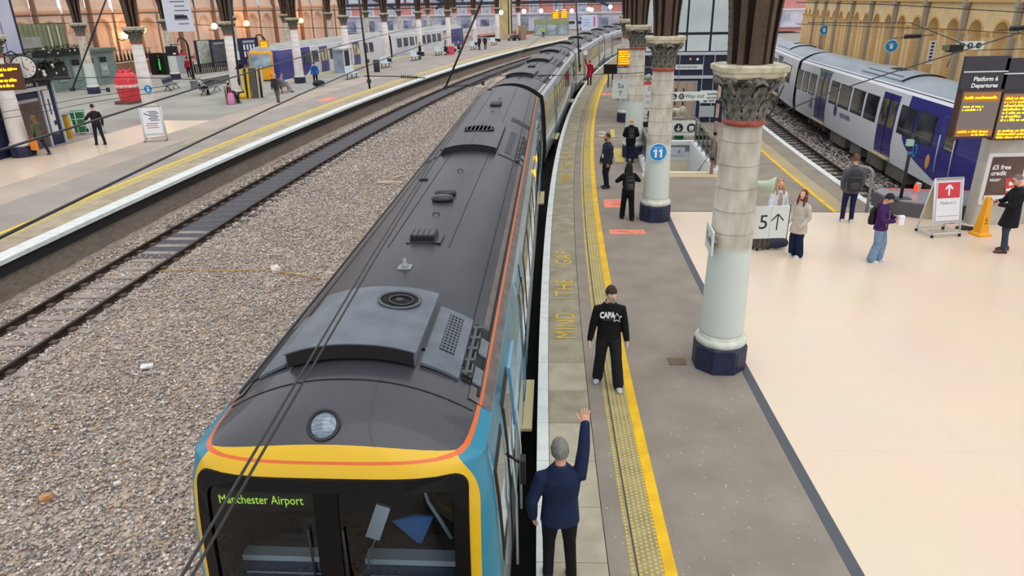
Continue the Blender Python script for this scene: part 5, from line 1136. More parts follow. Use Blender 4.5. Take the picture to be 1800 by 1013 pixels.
# ---- signs on the columns
M_SIGNW = mat('white_sign_enamel', '#d5dcd8', .4); M_INK = mat('black_sign_ink', '#1b1d20', .5); M_NAVY = mat('navy_panel', '#1d2545', .5); M_GREYM = mat('grey_sign_metal', '#8f9499', .4, metal=.5); M_SIGNB = mat('sign_back_grey', '#a9aeb0', .5)
def plate(t, w, h, z, m=M_SIGNW, name='sign_panel', y=0, th=.03, r=.01):
    mb = MB(); pts = rring(w / 2, z - h / 2, z + h / 2, r, 3); mb.extrude([(x, y - th / 2, zz) for x, zz in pts], (0, th, 0)); return mb.build(name, m, t)
def arrow(t, x, z, h, y, m, w=.02, up=True):
    mb = MB(); s = 1 if up else -1
    mb.box((x, y, z), (w, .004, h)); 
    for q in (-1, 1): mb.box((x + q * h * .2, y, z + s * h * .32), (w, .004, h * .56), rot=Matrix.Rotation(-q * s * .72, 3, 'Y'))
    return mb.build('arrow', m, t)
# York name board: turned to face the train
t = thing('station_sign', 'white York name board fixed to the nearest column', 'sign', (3.19, 10.68, 2.2), -PI / 2 + heading(11) - .05)
plate(t, .60, .40, .14); text(t, 'York', .23, (0, -.017, .15), M_INK); mb = MB(); mb.box((.0, .05, .14), (.3, .08, .05)); mb.build('bracket', M_GREYM, t)
p = atY(1353, 391, 10.95); t = thing('platform_sign', 'white platform 5 arrow sign on the right of the nearest column', 'sign', (p.x, p.y, p.z), .05)
plate(t, .60, .54, 0); text(t, '5', .34, (-.11, -.017, 0), M_INK); arrow(t, .12, .0, .26, -.018, M_INK, .018); mb = MB(); mb.box((0, -.0165, 0), (.004, .002, .53)); mb.build('seam', M_SIGNB, t)
mb = MB(); mb.limb([(-.33, .02, .30), (-.33, .02, -.33)], .012, 6); mb.limb([(.32, .02, .28), (.32, .02, -.30)], .012, 6); mb.limb([(-.40, .03, .1), (.3, .03, .1)], .015, 6); mb.build('bracket', mat('dark_bracket', '#3a3c40', .5), t)
def horn(label, px, py, Y, rz, col, x=.15):
    p = atY(px, py, Y); t = thing('horn_loudspeaker', label, 'loudspeaker', p, rz); m = mat('horn_' + col.strip('#'), col, .45)
    mb = MB(); mb.limb([(0, .24, 0), (0, .14, 0), (0, .06, 0), (0, -.04, 0), (0, -.14, 0), (0, -.15, 0)], [.05, .06, .055, .075, .135, .14], 20); mb.build('horn', m, t)
    mb = MB(); mb.limb([(0, -.151, 0), (0, -.06, 0)], [.12, .03], 18); mb.ball((0, -.12, 0), .035, 10, 6); mb.build('horn_throat', mat('horn_shadow', '#9aa090', .6), t)
    mb = MB(); mb.limb([(0, .16, -.06), (0, .16, -.16), (0, .24, -.2)], .014, 6); mb.build('bracket', M_IRON, t); return t
horn('pale green horn loudspeaker on the nearest column above the platform 5 sign', 1345, 325, 10.85, 1.1, '#cfdcc4')
horn('cream horn loudspeaker beside the numbered blue disc column', 1193, 195, 19.7, .5, '#d9d6c2')
horn('cream horn loudspeaker on the third column', 1136, 136, 28.3, .4, '#d4d2c4')
mb = MB(); mb.limb([atY(1325, 320, 10.9), atY(1323, 362, 10.9), atY(1326, 378, 10.9), atY(1320, 388, 10.9)], .018, 6); tag(mb.build('conduit', M_IRON), 'dark cable conduit hanging beside the nearest column', 'conduit')
# blue disc 11
p = atY(1157, 268, 19.16); t = thing('number_disc', 'blue round disc with number 11 on the second column', 'sign', (p.x, 19.16, p.z), .0)
def disc(t, r, y, m, n=36, name='disc', th=.012): mb = MB(); mb.extrude([(r * math.cos(2 * PI * k / n), y, r * math.sin(2 * PI * k / n)) for k in range(n)], (0, th, 0)); return mb.build(name, m, t)
disc(t, .255, 0, mat('pale_blue_rim', '#b9dcf0', .4)); disc(t, .225, -.006, mat('disc_blue', '#1a86c8', .4)); 
for x in (-.06, .085): mb = MB(); mb.extrude([(x - .03, -.008, -.14), (x + .025, -.008, -.14), (x + .025, -.008, .085), (x - .02, -.008, .085), (x - .075, -.008, .05), (x - .075, -.008, .01), (x - .03, -.008, .03)], (0, .004, 0)); mb.build('digit', mat('white_print', '#eef3f5', .5), t)
mb = MB()
for k in range(7): mb.box((-.105 + k * .035, -.008, .125), (.024, .004, .022))
mb.build('small_print', mat('pale_blue_print', '#b4dcf4', .5), t)
mb = MB(); mb.box((0, .06, 0), (.2, .12, .2)); mb.build('mount', M_SHAFT, t)
# platform 5a sign and screens
p = atY(1090, 157, 36.6); t = thing('platform_sign', 'white platform 5a arrow sign on the fourth column', 'sign', (p.x, p.y, p.z), heading(37)); plate(t, .80, .92, 0); text(t, '5a', .34, (0.03, -.017, .16), M_INK); arrow(t, .02, -.2, .26, -.018, M_INK); mb = MB(); mb.box((.45, .06, .2), (.3, .05, .05)); mb.build('bracket', M_GREYM, t)
M_LED = mat('amber_led_text', '#ffb80a', .5, emit=2.2); M_LEDBG = mat('amber_lit_screen', '#b8760c', .5, emit=.55); M_SCRF = mat('brown_screen_casing', '#4a2f22', .5); M_LED0 = mat('dull_screen_glass', '#7d7570', .25)
def led_rows(t, w, rows, y, name='display_text', m=M_LED):
    mb = MB()
    for (x, z, l, h) in rows:
        x0 = x
        while x0 < x + l: ww = random.uniform(.018, .034); hh = h * random.choice((.62, .62, .62, .95)); mb.box((x0 + ww / 2, y, z - (h - hh) / 2), (ww, .004, hh)); x0 += ww + (.008 if random.random() < .84 else .04)
    return mb.build(name, m, t, None, 'stuff')
p = atY(1099, 101, 35.6); t = thing('departure_screen', 'amber departure screen on an arm beside the third column', 'screen', p, heading(37))
plate(t, .78, .80, 0, M_SCRF, 'casing', 0, .16); plate(t, .70, .72, 0, M_LEDBG, 'display', -.085, .01); led_rows(t, .7, [(-.31, .27 - .105 * k, .6 if k % 3 else .45, .055) for k in range(6)], -.095)
mb = MB(); mb.box((.55, .03, -.46), (1.9, .05, .06)); mb.box((0, .03, -.42), (.06, .05, .06)); mb.build('arm', mat('brown_arm', '#7a6858', .6), t)
p = gp(1072, 153); t = thing('platform_screen', 'small black screen on two legs beyond the yellow line', 'screen', (p.x, p.y, 0), heading(52)); plate(t, .98, .66, 1.25, M_BLK, 'casing', 0, .12); plate(t, .9, .58, 1.25, mat('black_screen', '#0c0c0d', .15), 'display', -.07, .01)
for x in (-.13, .17): mb = MB(); mb.box((x, 0, .46), (.09, .09, .92)); mb.build('leg', M_BLK, t)

# ---- dark blue platform building
t = thing('platform_building', 'dark blue platform building with large pale upper windows and beige double door', 'building', W(37.3, 3.9), heading(37.3)); M_NV = mat('navy_boarding', '#1b2342', .5, col2='#161c36', scale=3); M_TRIMW = mat('pale_grey_trim', '#b9c2cc', .5)
mb = MB(); mb.box((3.0, 2.6, 1.7), (6.0, 5.2, 3.4)); mb.build('wall', M_NV, t)
mb = MB(); mb.box((3.0, 2.6, 5.2), (5.96, 5.1, 3.6)); mb.build('upper_wall', M_NV, t)
for x, w in ((.55, .9), (1.55, .9), (2.62, 1.05), (3.85, 1.2), (5.2, 1.2)):
    for z, h in ((3.85, .75), (5.65, 2.6)): mb = MB(); mb.box((x, -.02, z), (w, .06, h)); mb.build('window_pane', mat('milky_window', '#cfd8da', .2, col2='#b9c6c9', scale=.5), t)
for z, h in ((3.36, .14), (2.24, .14)): mb = MB(); mb.box((3, -.05, z), (6.05, .16, h)); mb.build('trim_band', M_TRIMW, t)
mb = MB(); mb.box((1.95, -.04, 1.03), (1.6, .08, 2.06)); d_ = mb.build('door_frame', mat('grey_blue_frame', '#8a8f9c', .5), t)
for x in (1.56, 2.0, 2.42): mb = MB(); mb.box((x - .02, -.09, 1.0), (.42 if x < 2.4 else .36, .03, 2.0)); mb.build('door_leaf', mat('beige_door', '#b09c88', .5, col2='#a18d79', scale=2, stretch=(4, 4, .4)), d_)
mb = MB()
for x in (1.68, 2.08): mb.box((x, -.11, 1.62), (.07, .02, .16)); mb.box((x, -.11, .95), (.07, .02, .16))
mb.build('door_plate', M_BLK, d_)
mb = MB()
for x in (.0, .55, 1.0, 2.95, 3.5, 4.1, 5.0, 6.0): mb.box((x, -.03, 1.1), (.03, .05, 2.2)); mb.box((x, -.03, 2.8), (.03, .05, 1.0))
mb.build('trim_strip', M_TRIMW, t)
mb = MB(); mb.box((3.3, -.06, 1.28), (.8, .05, .62)); nb = mb.build('notice_board', mat('white_board', '#d9dbd8', .5), t); mb = MB(); mb.box((3.18, -.095, 1.28), (.16, .02, .5)); mb.box((3.5, -.095, 1.24), (.28, .02, .34)); mb.build('notice', mat('dark_notice', '#4d4750', .6), nb)
mb = MB(); mb.box((3.3, -.05, .55), (.75, .04, .55)); mb.build('panel', mat('pale_panel', '#aab3b8', .5), t)
plate(t, 1.45, .24, 2.72, M_SIGNW, 'name_board', -.06)
mb = MB()
for k in range(14): mb.box((1.72 + k * .07, -.078, 2.72 + .01 * (k % 2)), (.045, .004, .07 if k % 4 else .1))
mb.build('board_print', mat('grey_print', '#6f747c', .5), t, None, 'stuff')
for o in t.children:
    if o.name.startswith('name_board'): o.location.x = 2.2
mb = MB(); mb.ball((2.3, -.08, 3.1), .06, 10, 6); mb.build('beacon', mat('orange_beacon', '#e0703a', .4, emit=.4), t); mb = MB(); mb.ball((2.65, -.08, 3.08), .07, 10, 6); mb.build('lamp', mat('pale_globe', '#e6e6e2', .3), t)
# bench and poster before the building
t = thing('poster_stand', 'tall white poster with red top behind the numbered column', 'poster', W(35.8, 4.15), heading(36)); plate(t, .48, 2.0, 1.25, M_SIGNW, 'poster'); mb = MB(); mb.box((0, -.02, 2.12), (.44, .01, .18)); mb.build('poster_header', mat('poster_red', '#c8403c', .5), t)
text(t, '0', .3, (0.03, -.018, 1.85), mat('poster_red', '#c8403c')); mb = MB()
for k in range(4): mb.box((-.05 + .03 * (k % 2), -.018, 1.5 - k * .3), (.2, .004, .1))
mb.build('poster_print', mat('faded_poster_print', '#c9a9ae', .6), t); mb = MB(); mb.box((0, .05, .13), (.4, .2, .26)); mb.build('foot', M_BLK, t)
t = thing('metal_bench', 'dark metal bench in front of the blue building, left of its door', 'bench', W(34.6, 4.7), heading(35)); mb = MB(); mb.box((0, 0, .45), (1.2, .4, .05)); mb.build('seat', M_BLK, t); mb = MB(); mb.box((0, .2, .72), (1.2, .05, .4)); mb.build('backrest', M_BLK, t)
for x in (-.5, .5): mb = MB(); mb.box((x, 0, .22), (.06, .4, .44)); mb.build('leg', M_BLK, t)

# ---- stairwell
t = thing('stairwell', 'open stairwell with white kerbs and grey handrails going down', 'stairs', W(25.6, 4.7), heading(28)); M_WK = mat('white_kerb', '#dfe3e6', .5); M_STEEL = mat('satin_steel', '#a4a39e', .35, metal=.5, col2='#8f8c84', scale=4); M_CRM = mat('cream_wall', '#e9e2c6', .6)
X0, X1, LY = -1.05, 1.05, 5.6
for x in (X0 - .16, X1 + .16):
    mb = MB(); mb.box((x, LY / 2, .06), (.34, LY, .16)); mb.build('kerb', M_WK, t)
mb = MB(); mb.box((0, LY + .1, .06), (2.8, .34, .16)); mb.build('kerb', M_WK, t)
for x in (X0, X1): mb = MB(); mb.box((x, LY / 2, -1.2), (.04, LY, 2.4)); mb.build('well_wall', M_WK, t)
mb = MB(); mb.box((0, LY, -.35), (2.1, .05, .7)); mb.build('well_wall', M_WK, t)
mb = MB(); mb.box((0, LY + .02, -1.6), (2.1, .05, 1.8)); mb.build('cream_wall', M_CRM, t); plate(t, 1.7, .34, -.3, mat('pale_blue_notice', '#c6d0e0', .5), 'notice', LY - .06); 
mb = MB(); mb.box((-.5, LY - .08, -.26), (.5, .01, .03)); mb.box((-.45, LY - .08, -.36), (.6, .01, .03)); mb.box((.6, LY - .08, -.3), (.1, .01, .14)); mb.build('notice_print', mat('faint_blue_print', '#7f93b8', .5), t)
for k in range(12): mb = MB(); mb.box((0, .22 + k * .30, -.09 - k * .175), (2.06, .30, .18)); mb.build('step', mat('cream_step', '#ddd6ba', .7), t)
mb = MB(); mb.box((0, .04, .005), (2.1, .06, .012)); mb.build('nosing', mat('green_nosing', '#7fc47f', .5), t)
mb = MB(); mb.box((0, -.28, .004), (2.9, .55, .01)); mb.build('threshold', mat('tan_threshold', '#c4ab8c', .7), t)
for sx, x in ((-1, X0 - .16), (1, X1 + .16)):
    for k in range(6): mb = MB(); mb.box((x, .25 + k * 1.02, .62), (.07, .05, 1.0)); mb.build('rail_post', M_STEEL, t)
    mb = MB(); mb.limb([(x, .1, 1.12), (x, LY + .2, 1.12)], .035, 8, 0, 'round'); mb.limb([(x - sx * .12, .2, .85), (x - sx * .2, 2.6, -.5)], .022, 8); mb.build('handrail', M_STEEL, t)
    mb = MB(); mb.box((x, LY / 2, .62), (.008, LY - .3, .75)); mb.build('glass_panel', glass_mat('railing_glass', '#dfe9e6', .8), t)
mb = MB(); mb.limb([(X0 - .16, LY + .1, 1.12), (X1 + .16, LY + .1, 1.12)], .03, 8); mb.limb([(X0, LY + .1, .5), (X1, LY + .1, .5)], .02, 8); mb.build('handrail', M_STEEL, t)
mb = MB(); mb.lathe([(.1, 0), (.14, .06), (.1, .13), (.02, .15)], 14, (-.82, LY - .14, -1.55)); mb.build('dark_fitting', M_BLK, t)
def pict(t, x, z, r, kind, y):
    o = disc(t, r, y, M_INK, 28, 'pictogram'); 
    if kind == 'down': a = arrow(o, 0, 0, r * 1.1, y - .004, M_SIGNW, r * .22, False)
    elif kind == 'right': a = arrow(o, 0, 0, r * 1.1, y - .004, M_SIGNW, r * .22); a.rotation_euler = (0, PI / 2, 0)
    elif kind == 'up': a = arrow(o, 0, 0, r * 1.1, y - .004, M_SIGNW, r * .22)
    elif kind == 'ring':
        mb = MB()
        for k in range(14): q0, q1 = k * .4, (k + 1) * .4; mb.limb([(r * .55 * math.cos(q0), y - .003, r * .55 * math.sin(q0)), (r * .55 * math.cos(q1), y - .003, r * .55 * math.sin(q1))], r * .08, 5)
        mb.box((0, y - .003, 0), (r * .5, .004, r * .2)); mb.build('symbol', M_SIGNW, o)
    else: mb = MB(); mb.box((0, y - .003, .02), (r * 1.0, .006, r * .7)); mb.box((-r * .2, y - .003, -r * .5), (r * .3, .006, r * .4)); mb.box((r * .25, y - .003, -r * .5), (r * .3, .006, r * .4)); mb.build('symbol', M_SIGNW, o)
    o.location = (x, 0, z)
p = atY(1204, 225, 31.5); t = thing('pictogram_sign', 'white sign with two round black pictograms above the stairwell', 'sign', p, heading(31)); plate(t, 1.16, .66, 0); pict(t, -.28, 0, .2, 'down', -.02); pict(t, .28, 0, .2, 'train', -.02)
for x in (-.45, .45): mb = MB(); mb.box((x, .04, -.38), (.05, .04, .5)); mb.build('post', M_STEEL, t)
t = thing('waste_sack_hoop', 'hanging green sack bin behind the stairwell', 'bin', atY(1193, 246, 31.9), 0); t.location.z = 0; mb = MB(); mb.lathe([(.2, .0), (.26, .3), (.27, .7), (.25, .8)], 14); mb.build('sack', mat('green_sack', '#2f9a6a', .4, col2='#1f7a52', scale=6), t); mb = MB(); mb.lathe([(.27, .78), (.29, .80), (.27, .83)], 14); mb.build('hoop', M_BLK, t)
# post with the Way out board
p = gp(1250, 306); t = thing('sign_post', 'slim pinkish post with dark bands at the stairwell corner', 'post', p, 0); mb = MB(); mb.limb([(0, 0, 0), (.03, 0, 3.6)], .06, 10); mb.build('post', mat('pinkish_post', '#b59a8b', .6, col2='#8d7567', scale=5), t)
for z in (.5, 1.4, 1.9, 2.5): mb = MB(); mb.limb([(.005 + z * .008, 0, z), (.005 + z * .008, 0, z + .12)], .066, 10); mb.build('band', M_BLK, t)
q = atY(1221, 169, 25.0); t = thing('direction_sign', 'long white Way out direction sign above the stairwell', 'sign', (q.x, 25.0, q.z), .02); plate(t, 1.72, .30, 0); pict(t, -.72, 0, .1, 'down', -.02); pict(t, -.46, 0, .1, 'ring', -.02); text(t, 'Way out', .19, (.0, -.018, 0), M_INK)
mb = MB()
for k in range(5): mb.box((.46 + k * .08, -.018, -.07), (.05, .004, .07))
mb.box((.62, -.018, .06), (.38, .004, .05)); mb.build('small_print', mat('grey_print', '#6f747c', .5), t); mb = MB(); mb.limb([(-.6, .02, .15), (-.6, .02, 1.6)], .01, 5); mb.limb([(.6, .02, .15), (.6, .02, 1.6)], .01, 5); mb.build('hanger', M_GREYM, t)

# ---- right-hand concourse furniture
t = thing('stone_plinth', 'low curved dark grey plinth with pale top at the end of the tracks', 'plinth', (0, 0, 0)); pts = [(17.5, 17.9), (17.5, 19.6), (11.3, 20.9), (10.95, 20.6), (10.95, 19.9), (11.15, 19.45), (11.6, 19.1), (12.3, 18.95)]
mb = MB(); mb.prism(pts, 0, .40); mb.build('plinth_body', mat('dark_plinth_face', '#5e5d60', .6, col2='#525154', scale=3), t)
mb = MB(); mb.prism([(x + (.04 if x < 12 else 0), y - .02) for x, y in pts], .40, .44); mb.build('plinth_top', mat('grey_granite_top', '#9a98a0', .35, col2='#86848c', scale=12), t)
mb = MB(); mb.box((14.2, 20.12, .446), (5.6, .16, .012), -.21); mb.build('red_strip', mat('red_strip', '#d4655a', .5), t)
p = gp(1583, 349, .44); t = thing('marker_post', 'slim dark post with pale green box on the plinth', 'post', p); mb = MB(); mb.box((0, 0, .01), (.5, .3, .02)); mb.build('base_plate', mat('slate_plate', '#4a4d58', .5), t); mb = MB(); mb.limb([(0, 0, 0), (0, 0, 1.85)], .045, 10); mb.build('post', mat('dark_post', '#23252b', .5), t); mb = MB(); mb.box((-.08, -.06, 1.62), (.17, .12, .17)); mb.build('box', mat('pale_green_box', '#a9cfc0', .5), t); mb = MB(); mb.limb([(0, 0, 1.28), (0, 0, 1.36)], .06, 10); mb.build('blue_band', mat('blue_band', '#3c6fa8', .5), t)
p = gp(1612, 338, .44); t = thing('red_marker_lamp', 'small red and white lamp beside the bogie at the track end', 'lamp', (p.x, p.y, .44)); mb = MB(); mb.bbox((0, 0, .14), (.12, .16, .28), .03); mb.build('casing', mat('pale_casing', '#c9c9c4', .5), t); mb = MB(); mb.ball((-.07, -.03, .15), .1, 12, 8, sc=(.5, 1, 1.2)); mb.build('lens', mat('red_lens', '#ff3a1e', .3, emit=1.5), t)
# hoop barrier
a, b = gp(1483, 363), gp(1523, 373); t = thing('hoop_barrier', 'grey steel hoop barrier in front of the man with grey backpack', 'barrier', a, math.atan2(b.y - a.y, b.x - a.x)); w = (b - a).length; mb = MB(); mb.limb([(0, 0, 0), (0, 0, 1.1), (.05, 0, 1.22), (.14, 0, 1.28), (w - .14, 0, 1.28), (w - .05, 0, 1.22), (w, 0, 1.1), (w, 0, 0)], .045, 10); mb.build('hoop', mat('grey_barrier', '#8d9096', .4, metal=.3), t)
for x in (0, w): mb = MB(); mb.lathe([(.08, 0), (.08, .015)], 12, (x, 0, 0)); mb.build('base_plate', M_GREYM, t)
# A frame sign, right
def a_frame(label, loc, rz, wd, H, z0, fill):
    t = thing('a_frame_sign', label, 'sign', loc, rz); fm = mat('white_frame_metal', '#d5d9da', .4)
    tl = .32; P = lambda x, z, s: (x, -s * (tl * (1 - z / H)), z)
    for s in (1, -1):
        mb = MB()
        for x in (-wd / 2, wd / 2): mb.limb([P(x, .06, s), P(x, H, s)], .022, 8)
        mb.limb([P(-wd / 2, H, s), P(wd / 2, H, s)], .022, 8); mb.limb([P(-wd / 2, .1, s), P(wd / 2, .1, s)], .02, 8); mb.build('frame', fm, t)
        pn = MB(); c = [P(-wd / 2 + .02, z0, s), P(wd / 2 - .02, z0, s), P(wd / 2 - .02, H - .03, s), P(-wd / 2 + .02, H - .03, s)]; pn.extrude(c, (0, .02, 0)); pb = pn.build('panel', mat('grey_panel_edge', '#b9bdbf', .4) if s > 0 else mat('beige_panel', '#cfc4ac', .6), t)
        if s > 0: fp = pb
    for x in (-wd / 2, wd / 2):
        mb = MB(); mb.limb([P(x, .1, 1), P(x, .1, -1)], .018, 8); mb.build('side_rail', fm, t)
        for s in (1, -1): q = P(x, .05, s); mb = MB(); mb.cyl((q[0] - .02, q[1], .04), (q[0] + .02, q[1], .04), .04, 10); mb.build('castor', M_BLK, t)
    ang = math.atan2(tl, H); face = bpy.data.objects.new('poster_face', None); fill(t, P, ang, wd, H, z0); bpy.data.objects.remove(face); return t
def on_panel(o, P, ang, x, z, dy=-.006): q = P(x, z, 1); o.location = (q[0], q[1] + dy, q[2]); o.rotation_euler = (-ang, 0, 0)
def fill_r(t, P, ang, wd, H, z0):
    mb = MB(); mb.box((0, 0, 0), (wd - .12, .008, H - z0 - .12)); o = mb.build('poster', mat('white_poster', '#e4e5e8', .4), t); on_panel(o, P, ang, 0, (H + z0) / 2)
    mb = MB(); mb.box((0, 0, 0), (wd - .16, .008, .40)); o = mb.build('red_block', mat('signal_red', '#cf3542', .5), t); on_panel(o, P, ang, 0, H - .30, -.012)
    o = arrow(t, 0, 0, .26, 0, mat('white_print', '#eef3f5'), .045); on_panel(o, P, ang, 0, H - .30, -.018)
    o = text(t, 'Platform 5', .105, (0, 0, 0), mat('purple_grey_print', '#8b7f95', .5)); on_panel(o, P, ang, 0, H - .62, -.012)
    mb = MB(); mb.box((0, 0, 0), (wd - .2, .006, .008)); mb.box((.14, 0, -.2), (.2, .006, .03)); mb.box((-.1, 0, -.205), (.3, .006, .008)); o = mb.build('fine_print', mat('red_grey_print', '#b0767e', .5), t); on_panel(o, P, ang, 0, H - .95, -.012)
p = gp(1657, 416); a_frame('white wheeled A-frame sign with red arrow panel by the plinth', (p.x, p.y + .25, 0), .12, .78, 1.5, .36, fill_r)
# yellow caution cone
p = gp(1722, 413); t = thing('caution_cone', 'yellow four-sided wet floor cone beside the white wheeled sign', 'cone', p, .2); M_CONE = mat('cone_yellow', '#f0a818', .5)
mb = MB(); sq = lambda h, z: [(h, -h, z), (h, h, z), (-h, h, z), (-h, -h, z)]; mb.loft([sq(.19, 0), sq(.19, .05), sq(.13, .09), sq(.08, .62), sq(.06, .98), sq(.045, 1.03)], 0, True, False); mb.build('cone_body', M_CONE, t)
mb = MB(); mb.add([(-.04, -.112, .40), (.04, -.112, .40), (0, -.096, .52)], [(0, 1, 2)]); mb.box((0, -.112, .34), (.11, .004, .03)); mb.build('warning_mark', mat('cone_print', '#a86e10', .5), t)
# advertising totem and departure boards
p = gp(1722, 394); t = thing('advertising_totem', 'pale grey advertising totem with framed credit poster below the boards', 'totem', (p.x + .55, p.y - .1, 0), .0)
M_TOT = mat('pale_totem_grey', '#bdbab2', .5, col2='#aaa79f', scale=2)
mb = MB(); mb.bbox((.75, .22, 1.2), (3.2, .42, 2.4), .08); mb.build('totem_body', M_TOT, t); mb = MB(); mb.bbox((.75, .2, 2.45), (3.3, .5, .1), .08); mb.build('totem_cap', mat('white_totem_cap', '#d8d6d0', .4), t)
for i, x in enumerate((-.25, .98)):
    mb = MB(); pts = rring(.56, .58, 1.98, .05, 3); mb.extrude([(x + a_, .0, z) for a_, z in pts], (0, .06, 0)); fr = mb.build('poster_frame', mat('white_poster_frame', '#d9dad8', .4), t)
    mb = MB(); pts = rring(.45, .68, 1.88, .02, 2); mb.extrude([(x + a_, -.006, z) for a_, z in pts], (0, .01, 0)); mb.build('poster', mat('brown_poster', '#6a5048', .4, col2='#4e3a34', scale=1.2) if i == 0 else mat('grey_poster', '#8d9393', .4, col2='#5a6066', scale=6), fr)
    if i == 0:
        wp = mat('white_print', '#eef3f5'); text(fr, '£5 free', .17, (x - .40, -.009, 1.60), wp, align='LEFT', bold=.004); text(fr, 'credit', .17, (x - .40, -.009, 1.44), wp, align='LEFT', bold=.004)
        mb = MB(); mb.box((x - .25, -.01, 1.28), (.3, .004, .02)); mb.box((x - .27, -.01, 1.24), (.26, .004, .02)); mb.build('small_print', wp, fr)
        mb = MB(); mb.box((x + .2, -.012, 1.12), (.28, .008, .4), rot=Matrix.Rotation(-.2, 3, 'Y')); mb.build('phone_picture', mat('poster_red_phone', '#d0463a', .5), fr); mb = MB(); mb.box((x + .2, -.018, 1.16), (.12, .006, .1), rot=Matrix.Rotation(-.2, 3, 'Y')); mb.box((x + .2, -.018, 1.0), (.2, .006, .06), rot=Matrix.Rotation(-.2, 3, 'Y')); mb.build('phone_mark', wp, fr)
        mb = MB(); mb.box((x, -.01, .76), (.88, .008, .16)); mb.build('poster_footer', mat('white_poster', '#e4e5e8'), fr)
    else:
        mb = MB(); mb.box((x - .1, -.01, 1.74), (.5, .004, .06)); mb.box((x - .16, -.01, 1.62), (.38, .004, .05)); mb.build('poster_print', mat('poster_red_print', '#b84a44', .5), fr)
for i, (px, py, hx, hy, w, lab) in enumerate(((1714, 200, 1728, 130, 1.06, 'amber Platform 6 departures screen with dark header above the totem'), (1786, 203, 1800, 133, 1.12, 'second amber departures screen cut by the right edge of the frame'))):
    c = atY(px, py, 18.2); h = atY(hx, hy, 18.2); t = thing('departure_board', lab, 'screen', (c.x, 18.2, 2.36), .0); zc, zh = c.z - 2.36, h.z - 2.36
    plate(t, w, 1.22, zc, M_SCRF, 'casing', 0, .2); plate(t, w - .1, 1.12, zc, M_LED0, 'display', -.105, .01); mb = MB()
    for zz, hh in ((.42, .22), (-.46, .18)): mb = MB(); mb.box((0, -.108, zc + zz), (w - .14, .006, hh)); mb.build('lit_band', mat('amber_glow_band', '#a5672a', .5, emit=.25), t)
    rows = [(-.42, zc + .42, .82, .07), (-.42, zc + .20, .5, .055), (-.42, zc + .12, .46, .055), (-.42, zc - .43, .8, .055), (-.05, zc - .51, .4, .055)] if i == 0 else [(-.45, zc + .45 - .09 * k, .7 - .1 * (k % 3), .065) for k in range(7)] + [(.2, zc + .45 - .09 * k, .3, .065) for k in range(3, 7)] + [(-.45, zc - .36 - .085 * k, .8, .06) for k in range(3)]
    led_rows(t, w, rows, -.114); hd = plate(t, w + .06, .86, zh, mat('charcoal_header', '#35353f', .5), 'header', .0, .1)
    mb = MB(); mb.box((0, -.055, zh + .06), (w + .05, .006, .03)); mb.build('header_line', mat('header_line', '#d6d9de', .5), t)
    if i == 0: text(t, 'Platform 6', .145, (0.04, -.054, zh - .12), mat('white_print', '#eef3f5'), bold=.004); text(t, 'Departures', .145, (0.04, -.054, zh - .28), mat('white_print', '#eef3f5'), bold=.004)
    for x in (-.3, .3): mb = MB(); mb.box((x, .12, zc + .3), (.08, .06, 1.9)); mb.build('support', M_TOT, t)
p = gp(1700, 403); t = thing('floor_clutter', 'tangle of dark cables and clamps at the foot of the white wheeled sign', 'cables', p); mb = MB()
for k in range(7): a = k * .9; mb.limb([(.3 * math.cos(a), .15 * math.sin(a), .02), (.1 * math.cos(a + 2), .2 * math.sin(a + 1), .05), (.3 * math.cos(a + 2.4), .16 * math.sin(a + 2), .02)], .016, 6)
mb.build('cable_run', M_BLK, t)

# ---- people on and around the island platform
AW = 0.0
staff = person('person', 'person in navy jacket with grey hair seen from behind waving a raised right arm', (.46, 5.93, 0), .05, 1.79, skin='pink', top='#1d2a4a', hem=.82, flare=1.02, legs='#17181d', shoe='#1a1a1c', hair='grey', hairc='#8d8983', collar='#1d2a4a', build=1.08,
               lh=(-.28, .0, .88), rh=(.27, .16, 1.93), elb=((-.6, -.7, 0), (1, -.2, .2)), feet=((-.12, .02), (.13, -.02)), vox=.012, yaw=.12, nod=.06, curl=(.5, .12), palmR=(0, 1, .1), face=False)
boy = person('person', 'person in black printed sweatshirt and baggy trousers standing on the yellow line', (1.55, 10.18, 0), PI - .05, 1.74, skin='pale', top='#131316', hem=.90, flare=1.04, legs='#25262c', legw=.035, shoe='#b9babd', sole='#8d8e90', hair='fringe', hairc='#3b2b22', collar='#131316',
             lh=(-.29, .06, .84), rh=(.31, .05, .84), feet=((-.17, .18), (.15, -.12)), fdir=(.1, -.3), vox=.012, yaw=.35, nod=.12, build=1.05)
o = text(boy['root'], 'CAPA', .15, boy['T'](-.04, .155, .41), mat('white_print', '#eef3f5'), name='chest_lettering', bold=.008, sx=.62); o.rotation_euler = (0, 0, PI)
o.location = boy['T'](.05, .165, .40); o.rotation_euler = (.12, 0, PI)
mb = MB(); S = [((.06 if k % 2 else .13) * .62 * math.sin(k * PI / 5), (.06 if k % 2 else .13) * .62 * math.cos(k * PI / 5)) for k in range(10)]
for k in range(10): a, b = S[k], S[(k + 1) % 10]; mb.limb([(a[0], 0, a[1]), (b[0], 0, b[1])], .005, 4)
o = mb.build('star_print', mat('white_print', '#eef3f5'), boy['root']); o.location = boy['T'](-.10, .172, .36)
mb = MB()
for k in range(8): mb.box((.12 - k * .022, 0, 0), (.014, .003, .012))
o = mb.build('small_print', mat('grey_print', '#6f747c'), boy['root']); o.location = boy['T'](-.01, .17, .325)
mb = MB(); cc = boy['T'](0, .0, .57); mb.limb([cc + Vector((.075 * math.cos(a), .07 * math.sin(a) + .01, .0)) for a in [PI * 1.15 + k * PI * 1.7 / 12 - PI * .5 for k in range(13)]], .012, 6); mb.build('headphones', mat('grey_headband', '#8a8c90', .4), boy['root'])
